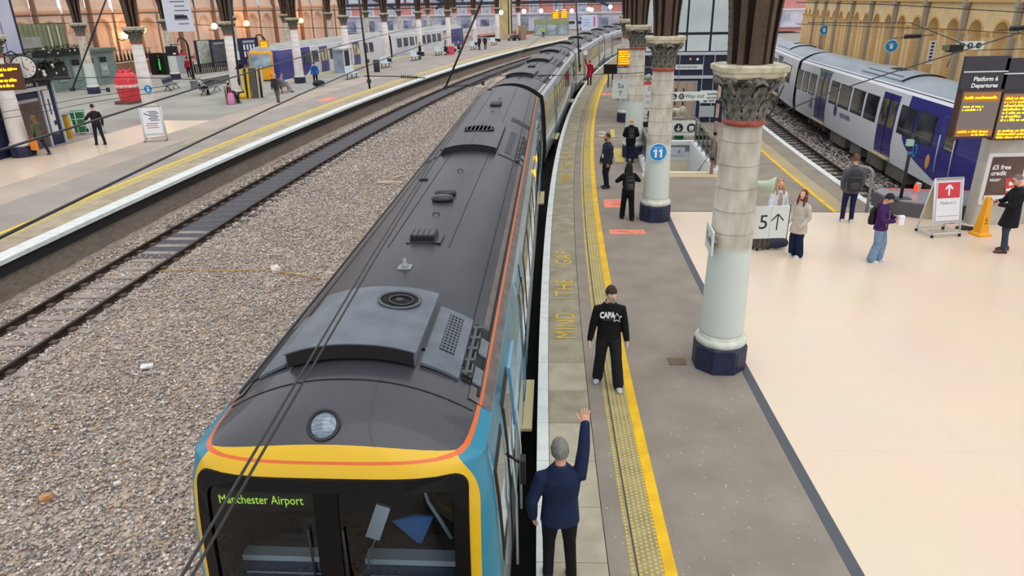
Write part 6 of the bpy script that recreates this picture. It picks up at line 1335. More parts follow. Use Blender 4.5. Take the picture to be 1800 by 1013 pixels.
bw = person('person', 'person with long dark hair and black backpack in all black clothes seen from behind', gp(1102, 386), .05, 1.66, female=True, top='#17171b', hem=.78, legs='#15151a', legw=.025, shoe='#101012', hair='long', hairc='#1c1512', lh=(-.15, .24, 1.20), rh=(.15, .24, 1.20), elb=((-1, -.4, -.4), (1, -.4, -.4)), feet=((-.13, .14), (.12, -.12)), vox=.018, puffy=0, face=False, collar='#17171b')
backpack(bw, 'black backpack with grey pocket trim worn by the long haired woman in black', '#1a1a1e', .29, .44, .14, .25)
pf = person('person', 'person in dark quilted jacket with white badge looking left beside the yellow line', gp(1066, 330), 1.95, 1.80, skin='tan', top='#2c323f', hem=.80, puffy=.8, legs='#1e2434', shoe='#15151a', hair='crop', hairc='#2a211c', collar='#20242e', lh=(-.26, .08, .86), rh=(.26, .08, .86), feet=((-.1, .02), (.1, -.03)), vox=.018, yaw=-.3)
mb = MB(); T = pf['T']; mb.limb([T(-.06, .10, .52), T(-.05, .165, .3), T(0, .17, .2)], .006, 5); mb.limb([T(.06, .10, .52), T(.05, .165, .3), T(0, .17, .2)], .006, 5); mb.build('lanyard', mat('lanyard_blue', '#27408a', .6), pf['root']); mb = MB(); mb.box(T(0, .178, .14), (.085, .008, .12)); mb.build('badge', mat('white_print', '#eef3f5'), pf['root'])
mb = MB(); mb.ball(pf['hc'] + pf['RH'] @ Vector((0, .055, -.07)), .05, 12, 8, sc=(1.15, .9, .9)); mb.build('beard', mat('beard_dark', '#2a211c', .9), pf['root'])
bm_ = person('person', 'bald person in black jacket with dark backpack walking away past the third column', gp(1107, 285), -.1, 1.66, skin='pink', top='#16171a', hem=.78, legs='#232a40', shoe='#15151a', hair='bald', collar='#16171a', build=1.12, lh=(-.2, .2, 1.02), rh=(.2, .2, 1.02), feet=((-.1, .1), (.1, -.1)), vox=.02, face=False)
backpack(bm_, 'dark slim backpack worn by the bald man', '#232428', .24, .4, .1, .25)
rd = person('person', 'person in long red coat holding up a white paddle beside the train', gp(1036, 149), .15, 1.74, top='#b01e35', hem=.52, flare=1.08, legs='#1a1a20', shoe='#101014', hair='short', hairc='#7a5a45', hood=True, lh=(-.34, .08, 1.90), rh=(.27, .05, .86), elb=((-1, -.2, -.3), (.5, -.8, -.2)), vox=.022, face=False, build=1.05)
wv = rd['world'] @ rd['arms'][0][2]; t = thing('signal_paddle', 'white round signal paddle raised by the person in red', 'paddle', wv + Vector((0, 0, .02)), 0); mb = MB(); mb.limb([(0, 0, 0), (0, 0, .26)], .015, 8); mb.build('handle', M_BLK, t); mb = MB(); mb.extrude([(.17 * math.cos(k * PI / 12), -.01, .40 + .17 * math.sin(k * PI / 12)) for k in range(24)], (0, .02, 0)); mb.build('disc', mat('bright_white_disc', '#f4f4f6', .4), t)
wc = person('person', 'person with long blonde hair in pale open coat behind the platform 5 sign', gp(1358, 428), PI + .1, 1.66, female=True, skin='pink', top='#d8dde6', hem=.72, puffy=.4, legs='#23242c', shoe='#202024', hair='long', hairc='#c9a56c', inner='#a98f80', lh=(-.24, .1, .88), rh=(.26, .12, .86), vox=.016, nod=-.12, hood=True)
rh_ = person('person', 'person with long red hair in light grey coat and navy flared jeans', gp(1398, 450), 2.1, 1.63, female=True, skin='pale', top='#c9c2b6', hem=.66, flare=1.14, puffy=.35, legs='#1b2547', legw=.045, shoe='#c9cacc', sole='#e0e0e0', hair='long', hairc='#7d2a20', lh=(-.2, .16, .92), rh=(.22, .16, .92), vox=.016, nod=-.12)
gb = person('person', 'person in grey jacket with large dark grey backpack looking at the tracks', gp(1487, 391), -.25, 1.88, top='#5a5e66', hem=.80, legs='#20264a', shoe='#c9cacf', sole='#dcdcdc', hair='short', hairc='#6b4a38', lh=(-.2, .1, .88), rh=(.2, .1, .88), vox=.016, face=False, nod=.15, collar='#4a4d55')
backpack(gb, 'large dark grey backpack worn by the man facing the tracks', '#2b2d33', .33, .50, .17, .22)
pu = person('person', 'person in purple puffer jacket and pale baggy jeans looking down at their hands', gp(1537, 459), -2.35, 1.66, skin='fair', top='#46245f', hem=.84, flare=1.05, puffy=.5, legs='#7f9bb8', legw=.05, shoe='#cfd3d6', sole='#e2e2e2', hair='fringe', hairc='#17141a', hood=True, lh=(-.10, .30, 1.13), rh=(.12, .30, 1.13), elb=((-.8, -.5, -.5), (.8, -.5, -.5)), feet=((-.11, .04), (.13, -.05)), vox=.016, nod=.45)
backpack(pu, 'black backpack worn over the purple puffer jacket', '#17161a', .28, .42, .15, .22)
mb = MB(); T = pu['T']; mb.limb([T(0.01, .165, .02), T(0.01, .16, .2), T(.01, .15, .42)], .007, 5); mb.limb([T(.10, .15, .03), T(.14, .135, .12)], .008, 5); mb.limb([T(-.10, .15, .03), T(-.14, .135, .12)], .008, 5); mb.build('zip', mat('pale_zip', '#b9a58e', .5), pu['root'])
wv = pu['world'] @ Vector((.02, .42, 1.16)); t = thing('paper_cup', 'white paper bag held by the person in purple', 'bag', wv, 0); mb = MB(); mb.bbox((0, 0, .0), (.14, .1, .2), .03); mb.build('bag_body', mat('white_paper', '#eceaf0', .6), t); mb = MB(); mb.bbox((0, 0, .105), (.13, .05, .02), .02); mb.build('fold', mat('white_paper', '#eceaf0'), t)
rm = person('person', 'person in black coat and flat grey cap using a phone beside the totem', gp(1762, 442), 1.35, 1.90, skin='fair', top='#1b1c22', hem=.60, flare=1.06, legs='#3a4557', shoe='#6b4231', hair='cap', hairc='#6f6c68', lh=(-.08, .32, 1.10), rh=(.08, .34, 1.12), elb=((-.7, -.6, -.6), (.7, -.6, -.6)), feet=((-.12, .05), (.12, -.08)), vox=.016, nod=.35, collar='#1b1c22', curl=.8)
wv = rm['world'] @ Vector((0, .44, 1.17)); t = thing('mobile_phone', 'dark phone held by the person in the black coat', 'phone', wv, 1.35); mb = MB(); mb.box((0, 0, 0), (.075, .15, .01), rot=Matrix.Rotation(.6, 3, 'X')); mb.build('phone_body', M_BLK, t)
mb = MB(); hc, RH = rm['hc'], rm['RH']
for s in (-1, 1): mb.limb([hc + RH @ Vector((s * (.032 + .022 * math.cos(a)), .10, .012 + .018 * math.sin(a))) for a in [k * PI / 4 for k in range(9)]], .003, 5)
mb.build('glasses', M_BLK, rm['root'])
# wheeled suitcase
p = gp(1336, 438); t = thing('suitcase', 'dark patterned wheeled suitcase under the platform 5 sign', 'suitcase', p, .3); mb = MB(); mb.bbox((0, 0, .36), (.42, .26, .58), .06); mb.build('shell', mat('dark_suitcase', '#4d4846', .5, col2='#2e2b2c', scale=26), t)
for x in (-.16, .16):
    for y in (-.08, .08): mb = MB(); mb.cyl((x - .02, y, .035), (x + .02, y, .035), .035, 10); mb.build('wheel', M_BLK, t)
mb = MB(); mb.limb([(-.12, .08, .64), (-.12, .08, 1.0), (.12, .08, 1.0), (.12, .08, .64)], .012, 6); mb.build('handle', M_GREYM, t); mb = MB()
for x in (-.13, 0, .13): mb.box((x, -.132, .36), (.02, .01, .5))
mb.build('rib', mat('suitcase_rib', '#6b625c', .5), t)
t = thing('holdall', 'dark navy holdall on the floor beside the patterned suitcase', 'bag', gp(1362, 437)); mb = MB(); mb.limb([(-.2, 0, .15), (-.1, 0, .16), (.1, 0, .16), (.2, 0, .15)], [.12, .14, .14, .12], 12, 0, 'round'); mb.build('bag_body', mat('navy_bag', '#262a3c', .7), t); mb = MB(); mb.limb([(-.1, 0, .28), (-.05, 0, .40), (.05, 0, .40), (.1, 0, .28)], .012, 6); mb.build('handle', M_BLK, t)
# ================================================================== far platform: kiosk, furniture, people
HL = lambda s: heading(s) + PI / 2          # items parallel to the track whose front faces the tracks
# dark blue kiosk with glazed upper storey
t = thing('kiosk', 'dark blue kiosk with brown doorway and white fascia beside the leftmost column', 'kiosk', W(27.0, -23.75), HL(29.5))
mb = MB(); mb.box((2.4, 1.6, 1.55), (4.8, 3.2, 3.1)); mb.build('wall', M_NV, t); mb = MB(); mb.box((1.9, 1.7, 5.6), (3.9, 3.0, 3.0)); mb.build('upper_wall', M_NV, t)
for x in (.5, 1.35, 2.2, 3.05): mb = MB(); mb.box((x + .2, .17, 5.3), (.78, .06, 2.3)); mb.build('window_pane', mat('lilac_window', '#c9cbe0', .3, col2='#bcbfd8', scale=.6), t); mb = MB(); mb.box((x + .2, .17, 6.75), (.78, .06, .42)); mb.build('window_pane', mat('lilac_window', '#c9cbe0'), t)
mb = MB(); mb.box((2.6, -.06, 2.62), (3.2, .2, .16)); mb.build('fascia', mat('white_fascia', '#d2d3d8', .5), t); mb = MB(); mb.box((2.5, -.03, 2.9), (2.0, .08, .3)); mb.build('sign_panel', mat('white_fascia', '#d2d3d8'), t)
mb = MB(); mb.box((2.55, -.01, 1.12), (2.2, .06, 2.24)); dr = mb.build('doorway', mat('brown_doorway', '#5f4a44', .6, col2='#4c3b38', scale=2), t); mb = MB(); mb.box((2.55, -.05, 2.16), (2.0, .05, .14)); mb.build('door_head', mat('lilac_frame', '#9a98ac', .5), dr)
mb = MB(); mb.box((2.3, -.05, 1.0), (.04, .05, 2.0)); mb.build('door_stile', mat('lilac_frame', '#9a98ac'), dr)
for x, w, m in ((3.75, .10, M_TRIMW), (4.15, .38, mat('white_panel', '#d6d6d8', .5)), (4.7, .10, M_TRIMW)): mb = MB(); mb.box((x, -.04, 1.5), (w, .08, 2.0 if w > .2 else 3.0)); mb.build('side_panel', m, t)
mb = MB(); mb.box((4.15, -.09, 1.75), (.06, .02, .7)); mb.box((4.25, -.09, 1.0), (.14, .02, .2)); mb.build('panel_fitting', M_NAVY, t)
def planting(name, label, base, rz, L, n, flower):
    t = thing(name, label, 'plants', base, rz); mb = MB(); mb.bbox((L / 2, 0, .12), (L, .6, .45), .04); mb.build('trough', M_BLK, t); mb = MB(); fb = MB()
    for k in range(n):
        c = Vector((random.uniform(0, L), random.uniform(-.28, .22), random.uniform(.1, .62) - (random.random() < .3) * .3)); R = Matrix.Rotation(random.uniform(0, 6.3), 3, 'Z') @ Matrix.Rotation(random.uniform(-1, 1), 3, 'X'); l = random.uniform(.10, .2)
        mb.add([c, c + R @ Vector((l * .4, l * .5, .02)), c + R @ Vector((0, l, 0)), c + R @ Vector((-l * .4, l * .5, .02))], [(0, 1, 2, 3)])
    mb.build('foliage', mat('dark_foliage', '#1e241d', .8, col2='#343a30', scale=9), t, None, 'stuff')
    for k in range(flower): fb.ball((random.uniform(0, L), random.uniform(-.34, -.2), random.uniform(.1, .5)), random.uniform(.04, .09), 7, 5)
    fb.build('flowers', mat('white_flowers', '#d9d6cc', .7), t, None, 'stuff')
planting('flower_trough', 'dark planting trough with white flowers on top of the blue kiosk', W(28.2, -23.4, 3.12), HL(29.5), 3.9, 1700, 22)
# clock and amber screen
p = atY(42, 118, 29.6); t = thing('station_clock', 'round white station clock in black scroll bracket on the leftmost column', 'clock', p, .5)
mb = MB(); mb.limb([(0, -.10, 0), (0, .10, 0)], .46, 28); mb.build('clock_case', M_BLK, t); disc(t, .41, -.115, mat('clock_face', '#d9d3cc', .5), 30, 'clock_face')
mb = MB()
for k in range(12): a = k * PI / 6; mb.box((.34 * math.sin(a), -.122, .34 * math.cos(a)), (.02, .006, .08), rot=Matrix.Rotation(a, 3, 'Y'))
mb.build('hour_mark', M_INK, t); mb = MB(); mb.box((.0, -.124, .12), (.022, .006, .26)); mb.build('minute_hand', M_INK, t); mb = MB(); mb.box((.07, -.124, -.05), (.025, .006, .2), rot=Matrix.Rotation(2.3, 3, 'Y')); mb.build('hour_hand', M_INK, t)
mb = MB(); mb.limb([(-.1, .1, .45), (-.3, .1, .62), (-.55, .1, .5), (-.6, .1, .2), (-.45, .1, .05)], .03, 6); mb.limb([(.1, .1, .45), (.3, .1, .6), (.5, .1, .45)], .03, 6); mb.build('bracket', M_BLK, t)
p = atY(8, 136, 29.0); t = thing('departure_screen', 'amber departure screen hung at the leftmost column beside the clock', 'screen', p, .35); plate(t, 1.25, 1.0, 0, M_SCRF, 'casing', 0, .16); plate(t, 1.15, .9, 0, mat('dark_amber_screen', '#5a2f10', .4), 'display', -.085, .01); led_rows(t, 1, [(-.5, .3, .8, .12), (-.5, .1, .5, .12), (-.5, -.1, .9, .14), (-.5, -.3, .75, .14), (.2, .32, .3, .1)], -.1)
mb = MB(); mb.limb([(0, .05, .3), (.3, .5, .3), (.2, 1.1, .3)], .04, 6); mb.build('bracket', M_BLK, t)
# grey green ticket machine booth with olive hoarding over it
a = W(49.2, -40.3); t = thing('ticket_booth', 'grey green ticket booth with four machine windows under an olive hoarding', 'booth', a, HL(53)); M_GG = mat('grey_green_panel', '#7d8f8a', .5, col2='#71827e', scale=1.5)
mb = MB(); mb.box((3.6, 1.5, 1.3), (7.6, 3.0, 2.6)); mb.build('booth_body', M_GG, t); mb = MB(); mb.box((3.6, 1.4, 2.75), (7.9, 3.3, .25)); mb.build('booth_roof', mat('dark_booth_roof', '#6f7c70', .6, col2='#59655c', scale=3), t)
mb = MB(); mb.box((2.0, 2.2, 3.9), (6.0, .12, 2.1)); hd = mb.build('hoarding', mat('olive_hoarding', '#8f9270', .6, col2='#83866a', scale=2), t); mb = MB()
for k in range(14): mb.box((-.9 + k * .45, 2.12, 3.9), (.06, .05, 2.1))
mb.build('hoarding_rib', mat('olive_rib', '#7b7e60', .6), hd); mb = MB(); mb.box((3.3, 2.08, 3.9), (.12, .05, 1.7)); mb.box((4.2, 2.08, 3.9), (.12, .05, 1.7)); mb.build('light_strip', mat('cream_strip', '#d9d6b8', .5), hd); mb = MB(); mb.box((1.0, 2.05, 3.6), (2.4, .06, .8)); mb.build('hoarding_board', mat('grey_board', '#a9aab4', .5, col2='#99907c', scale=1), hd)
for k in range(4):
    x = 1.2 + k * 1.55; mb = MB(); mb.box((x, -.04, 1.45), (.9, .1, 1.5)); m_ = mb.build('machine', mat('pale_green_machine', '#8fa09a', .5), t); mb = MB(); mb.box((x, -.10, 2.0), (.8, .04, .42)); mb.build('machine_header', M_BLK, m_); mb = MB(); mb.box((x, -.10, 1.35), (.62, .04, .5)); mb.build('machine_screen', mat('bright_screen', '#c9ced2', .3, col2='#8a8f93', scale=5), m_)
planting('flower_trough', 'dark hanging plants along the front edge of the ticket booth roof', W(48.0, -39.9, 2.75), HL(52), 5.0, 800, 12)
# low brick wall with bicycles above
t = thing('brick_wall', 'low brown brick wall under the parked bicycles', 'wall', W(57.2, -43.6), HL(60.5)); mb = MB(); mb.box((3.6, .2, .6), (8.4, .35, 1.2)); mb.build('brickwork', brick_mat('brown_brick', '#9a6a50', '#86583f', '#a88a74'), t); mb = MB(); mb.box((3.6, .2, 1.23), (8.5, .42, .08)); mb.build('wall_coping', M_STONE, t)
t = thing('bicycle_rack', 'dark steel rack deck holding the parked bicycles', 'rack', W(57.2, -44.4), HL(60.5)); mb = MB(); mb.box((3.6, .3, 1.22), (8.2, 1.9, .08)); mb.build('deck', M_BLK, t)
for x in (.2, 3.6, 7.0): mb = MB(); mb.box((x, .3, .6), (.1, 1.2, 1.2)); mb.build('leg', M_BLK, t)
def bicycle(label, loc, rz, col, first=None):
    if first is not None: return dup(first, label, loc, rz, 'bicycles parked above the low brick wall')
    t = thing('bicycle', label, 'bicycle', loc, rz, 'bicycles parked above the low brick wall'); fm = mat('bike_frame', col, .5)
    for x in (-.52, .52):
        mb = MB(); mb.limb([(x + .33 * math.cos(k * PI / 10), 0, .35 + .33 * math.sin(k * PI / 10)) for k in range(21)], .022, 5, 0, False); 
        for k in range(6): a = k * PI / 6; mb.limb([(x + .32 * math.cos(a), 0, .35 + .32 * math.sin(a)), (x - .32 * math.cos(a), 0, .35 - .32 * math.sin(a))], .004, 3)
        mb.build('wheel', M_BLK, t)
    mb = MB(); 
    for a, b in (((-.52, .35), (-.05, .32)), ((-.05, .32), (-.2, .85)), ((-.2, .82), (.38, .85)), ((-.05, .32), (.40, .75)), ((-.52, .35), (-.18, .78)), ((.52, .35), (.38, .95))): mb.limb([(a[0], 0, a[1]), (b[0], 0, b[1])], .02, 6)
    mb.build('frame', fm, t); mb = MB(); mb.box((-.22, 0, .9), (.24, .12, .05)); mb.build('saddle', M_BLK, t); mb = MB(); mb.limb([(.42, -.28, 1.0), (.38, -.1, 1.0), (.38, .1, 1.0), (.42, .28, 1.0)], .016, 6); mb.build('handlebar', M_BLK, t); return t
first = None; bl = ['leftmost'] + [w_ + ' from left' for w_ in 'second third fourth fifth sixth seventh eighth ninth tenth eleventh twelfth thirteenth fourteenth fifteenth sixteenth'.split()] + ['rightmost']
for k in range(17):
    q = W(57.2 + .45 * k, -44.3, 1.27); b = bicycle('dark bicycle above the low brick wall, %s in the rack' % bl[k], q, HL(60) + .75, '#3a3d44', first); first = first or b
# red sculpture
t = thing('sculpture', 'large red rounded sculpture with white band on a brown base', 'sculpture', gp(231, 181), HL(44)); mb = MB(); mb.bbox((0, 0, .10), (1.75, 1.2, .2), .05); mb.build('base', mat('brown_base', '#6b4a3c', .7), t)
mb = MB(); mb.lathe([(.62, .2), (.66, .5), (.70, .75), (.74, 1.0), (.76, 1.25), (.72, 1.55), (.60, 1.82), (.42, 2.0), (.2, 2.1), (.01, 2.12)], 14, smooth=False); mb.build('body', mat('sculpture_red', '#d8343c', .45, col2='#e08a8c', scale=7, lo=.6, hi=.68), t)
mb = MB(); mb.lathe([(.755, 1.02), (.80, 1.05), (.80, 1.2), (.765, 1.23)], 20); mb.build('white_band', mat('off_white_band', '#e6dcd8', .5, col2='#d0888a', scale=6), t); mb = MB(); mb.bbox((.5, -.5, 1.05), (.5, .4, .75), .05); mb.build('grey_box', mat('grey_sculpture_box', '#6a6a72', .5), t)
mb = MB()
for k in range(9): a = k * .7; mb.lathe([(.09, 0), (.05, .16), (.01, .2)], 6, (.36 * math.cos(a), .36 * math.sin(a), 1.95 + .08 * (k % 2)))
mb.build('crown', mat('sculpture_red', '#d8343c'), t)
# vending machines
for k, (px, lab) in enumerate(((284, 'black vending machine with green bottle panel, left one'), (302, 'black vending machine with green bottle panel, right one'))):
    t = thing('vending_machine', lab, 'vending machine', gp(px, 131), HL(63) - .35, 'black vending machines by the far wall'); mb = MB(); mb.bbox((0, .4, .98), (.98, .8, 1.96), .04); mb.build('cabinet', M_BLK, t); mb = MB(); mb.lathe([(.1, .3), (.1, .9), (.045, 1.15), (.045, 1.35)], 12, (0, -.02, .1)); mb.build('bottle_panel', mat('lit_green_bottle', '#28c84a', .4, emit=.8), t); mb = MB(); mb.lathe([(.05, 1.46), (.06, 1.6), (.01, 1.64)], 10, (0, -.02, .1)); mb.build('bottle_cap', mat('tan_cap', '#c99a70', .5), t); mb = MB(); mb.box((.34, -.01, 1.2), (.16, .03, .7)); mb.build('keypad', mat('grey_keypad', '#55585e', .4), t)
t = thing('snack_machine', 'pale grey vending machine with red top', 'vending machine', gp(323, 129), HL(64) - .3); mb = MB(); mb.bbox((0, .4, .85), (1.25, .8, 1.7), .04); mb.build('cabinet', mat('pale_machine', '#a9abb4', .5), t); mb = MB(); mb.bbox((0, .38, 1.78), (1.3, .86, .18), .04); mb.build('red_top', mat('machine_red', '#cc3440', .5), t)
for x in (-.4, 0, .4): mb = MB(); mb.cyl((x, .3, 1.87), (x, .3, 2.15), .07, 8); mb.build('bottle', M_BLK, t)
# planter fence and poster frames
t = thing('planter_fence', 'long black slatted fence below the framed posters', 'fence', gp(345, 131), HL(66) - .25)
for k in range(30): mb = MB(); mb.box((k * .23, 0, .45), (.12, .05, .9)); mb.build('slat', M_BLK, t)
mb = MB(); mb.box((3.35, .03, .86), (6.9, .06, .08)); mb.build('rail', M_BLK, t)
def poster(label, px, py, w, h, z, art):
    t = thing('framed_poster', label, 'poster', gp(px, py), HL(66) - .35); plate(t, w, h, z, M_NAVY, 'frame', 0, .12); art(t, w, h, z)
    for x in (-w * .4, w * .4): mb = MB(); mb.box((x, .02, (z - h / 2) / 2), (.08, .08, z - h / 2)); mb.build('leg', M_NAVY, t)
def art1(t, w, h, z): plate(t, w - .45, h - .12, z, mat('mottled_map_poster', '#dcd6c2', .5, col2='#9db0a0', scale=3.5, detail=6), 'poster', -.07, .01)
def art2(t, w, h, z):
    plate(t, w - .3, h - .5, z + .1, mat('charcoal_timetable', '#4b4b52', .5, col2='#5b5b62', scale=3), 'poster', -.07, .01); plate(t, w - .3, .26, z - h / 2 + .2, mat('white_poster', '#e4e5e8'), 'poster_footer', -.07, .01)
    mb = MB(); mb.box((0, -.08, z + h / 2 - .35), (w * .6, .01, .14))
    mb.build('poster_title', mat('pale_title', '#9da0ae', .5), t)
def art3(t, w, h, z):
    mb = MB(); mb.box((0, -.07, z + h * .36), (w * .6, .01, h * .1)); mb.build('board_title', mat('pale_title', '#9da0ae'), t)
    for r in range(2):
        for c in range(4): mb = MB(); mb.box((-w * .24 + c * w * .16, -.07, z + h * (.16 - r * .26)), (w * .09, .01, h * .2)); mb.build('timetable_sheet', mat('white_poster', '#e4e5e8'), t)
    mb = MB(); mb.box((w * .1, -.07, z - h * .38), (w * .55, .01, h * .13)); mb.build('board_footer', mat('white_poster', '#e4e5e8'), t)
poster('framed poster with pale mottled artwork beside the far platform fence', 366, 126, 2.0, 2.5, 1.7, art1); poster('framed dark timetable poster next to the pale artwork poster', 391, 125, 1.9, 2.5, 1.7, art2)
poster('navy timetable board with two rows of white sheets beside the yellow train front', 443, 122, 2.4, 2.5, 1.75, art3)
t = thing('info_panel', 'small pale panel with red mark beside the framed poster', 'sign', gp(343, 128), HL(66) - .3); plate(t, .75, .75, 1.45, mat('pale_pink_panel', '#e0c0b4', .5), 'panel'); mb = MB(); mb.box((0, -.02, 1.45), (.45, .01, .25)); mb.build('red_mark', mat('poster_red', '#c8403c'), t); mb = MB(); mb.box((0, .02, .55), (.07, .06, 1.1)); mb.build('leg', M_BLK, t)
# arched black lamp standards with hung screens
def swan(label, px, py, hgt_, rz, scr):
    t = thing('swan_neck_post', label, 'post', gp(px, py), rz); mb = MB(); mb.limb([(0, 0, 0), (0, 0, hgt_ * .82), (-.08, 0, hgt_ * .93), (-.35, 0, hgt_), (-.65, 0, hgt_ * .98), (-.75, 0, hgt_ * .9)], [.12, .09, .07, .06, .05, .05], 10); mb.build('post', M_BLK, t); mb = MB(); mb.lathe([(.18, 0), (.18, .3), (.12, .5)], 10); mb.build('base', M_BLK, t); scr(t); return t
def scr1(t): mb = MB(); mb.box((-1.3, 0, 2.6), (.9, .3, .75)); o = mb.build('screen', M_BLK, t); mb = MB(); mb.box((-1.3, 0, 3.02), (.1, .1, .2)); mb.box((-1.0, 0, 3.1), (.7, .06, .06)); mb.build('hanger', M_BLK, o); mb = MB(); mb.box((-1.1, -.16, 2.4), (.2, .02, .12)); mb.build('lit_corner', mat('white_print', '#eef3f5'), o)
swan('black swan neck post carrying a dark screen left of the framed posters', 342, 146, 3.6, .2, scr1)
def scr2(t): mb = MB(); mb.box((-.1, -.12, 2.75), (.75, .2, .95)); o = mb.build('casing', mat('amber_casing', '#c98a1a', .5), t); mb = MB(); mb.box((-.1, -.23, 2.75), (.66, .02, .86)); mb.build('display', M_LEDBG, o); led_rows(o, .6, [(-.38, 3.05 - k * .15, .5, .08) for k in range(5)], -.245)
swan('black post with amber departure screen in front of the yellow train', 476, 141, 3.7, .2, scr2)
# big white hanging board
p = atY(311, 15, 40.0); t = thing('hanging_board', 'large white hanging information board with small print at the top of the view', 'sign', p, .45); plate(t, 1.35, 3.0, .35, mat('lilac_white_board', '#d3d8e6', .4), 'board')
mb = MB()
for k in range(9): mb.box((.05 + .08 * (k % 3), -.018, 1.0 - k * .22), (.5 + .2 * (k % 2), .005, .06))
mb.build('board_print', mat('grey_print', '#6f747c'), t); mb = MB(); mb.box((.12, -.02, -.42), (.62, .006, .16)); mb.build('dark_strip', M_INK, t); mb = MB()
for x in (-.5, .5): mb.limb([(x, 0, 1.85), (x, 0, 4.0)], .02, 6)
mb.build('hanger', M_BLK, t)
# A frame, left
def fill_l(t, P, ang, wd, H, z0):
    mb = MB(); mb.box((0, 0, 0), (wd - .12, .008, H - z0 - .1)); o = mb.build('poster', mat('white_poster', '#e4e5e8'), t); on_panel(o, P, ang, 0, (H + z0) / 2); mb = MB()
    for k in range(6): mb.box((.08 * (k % 2), 0, .42 - k * .08), (.4, .008, .045))
    o = mb.build('poster_print', mat('grey_print', '#6f747c'), t); on_panel(o, P, ang, .05, (H + z0) / 2, -.012); mb = MB()
    for k in range(3): mb.box((-.06 * (k % 2), 0, -.12 - k * .1), (.5, .008, .03))
    o = mb.build('red_print', mat('poster_red', '#c8403c'), t); on_panel(o, P, ang, 0, (H + z0) / 2, -.012)
    o = arrow(t, 0, 0, .18, 0, M_INK, .04); on_panel(o, P, ang, -.24, (H + z0) / 2 + .3, -.014); o.rotation_euler = (-ang, -PI / 2, 0)
p = gp(272, 249); a_frame('white A-frame notice on the far platform below the red sculpture', (p.x, p.y + .2, 0), .35, .92, 1.62, .32, fill_l)
# bins and barrier beside the kiosk
t = thing('wheelie_bin', 'green wheeled bin pushed along beside the blue kiosk', 'bin', gp(144, 235), .4); M_GB = mat('bin_green', '#2f8a5c', .5, col2='#27764e', scale=4); mb = MB(); mb.loft([[(x * w, y * w, z) for x, y in ((-.28, -.34), (.28, -.34), (.28, .34), (-.28, .34))] for z, w in ((.1, .8), (.6, .92), (1.05, 1.0))], 0, True, False); mb.build('bin_body', M_GB, t); mb = MB(); mb.bbox((0, 0, 1.1), (.62, .76, .1), .06); mb.build('lid', M_GB, t); mb = MB(); mb.limb([(-.26, .42, 1.05), (.26, .42, 1.05)], .025, 6); mb.build('handle', M_BLK, t)
for x in (-.26, .26): mb = MB(); mb.cyl((x - .03, .26, .1), (x + .03, .26, .1), .1, 12); mb.build('wheel', M_BLK, t)
t = thing('yellow_bin', 'slim yellow bin against the corner of the blue kiosk', 'bin', gp(121, 243), .4); mb = MB(); mb.bbox((0, 0, .55), (.4, .5, 1.1), .05); mb.build('bin_body', mat('bin_yellow', '#c9a02a', .5), t); mb = MB(); mb.bbox((0, 0, 1.13), (.42, .52, .08), .05); mb.build('lid', mat('bin_lid_grey', '#8a7f70', .5), t)
t = thing('barrier', 'white tubular barrier behind the green wheeled bin', 'barrier', gp(118, 240), .55); mb = MB()
for z in (.1, .45, .8, 1.15): mb.limb([(0, 0, z), (1.7, 0, z)], .02, 6)
mb.build('rail', mat('white_barrier', '#d9dcdd', .4), t)
for x in (0, .55, 1.1, 1.7): mb = MB(); mb.limb([(x, 0, 0), (x, 0, 1.15)], .022, 6); mb.build('post', mat('white_barrier', '#d9dcdd'), t)
t = thing('railing', 'black railing at the left edge beside the leftmost column', 'railing', gp(5, 275), HL(28)); mb = MB(); mb.limb([(-2, 0, 1.05), (1.0, 0, 1.05)], .04, 8); mb.limb([(-2, 0, .2), (1.0, 0, .2)], .05, 8); mb.build('rail', M_BLK, t)
for x in (-1.8, -.4, .9): mb = MB(); mb.limb([(x, 0, 0), (x, 0, 1.05)], .03, 6); mb.build('post', M_BLK, t)
# benches
def wood_bench(label, loc, rz, L=1.7):
    t = thing('wooden_bench', label, 'bench', loc, rz, 'wooden benches on the far platform'); m = mat('varnished_bench_wood', '#a06a3a', .5, col2='#7f5029', scale=5, stretch=(.3, 4, 4))
    for k in range(4): mb = MB(); mb.box((0, -.2 + k * .13, .45), (L, .11, .035)); mb.build('seat_slat', m, t)
    for k in range(4): mb = MB(); mb.box((0, .26 + k * .012, .58 + k * .11), (L, .03, .09)); mb.build('back_slat', m, t)
    for x in (-L / 2 + .05, L / 2 - .05):
        for y, h in ((-.2, .66), (.27, 1.0)): mb = MB(); mb.box((x, y, h / 2), (.07, .07, h)); mb.build('leg', m, t)
        mb = MB(); mb.box((x, .03, .66), (.08, .52, .04)); mb.build('armrest', m, t)
    return t
b1 = wood_bench('wooden slatted bench with two seated people and a pink bag', gp(407, 181), HL(45) + .55)
b2 = dup(b1, 'wooden bench where a person stretches their legs behind the standing grey figure', gp(497, 163), HL(49) + .2, 'wooden benches on the far platform')
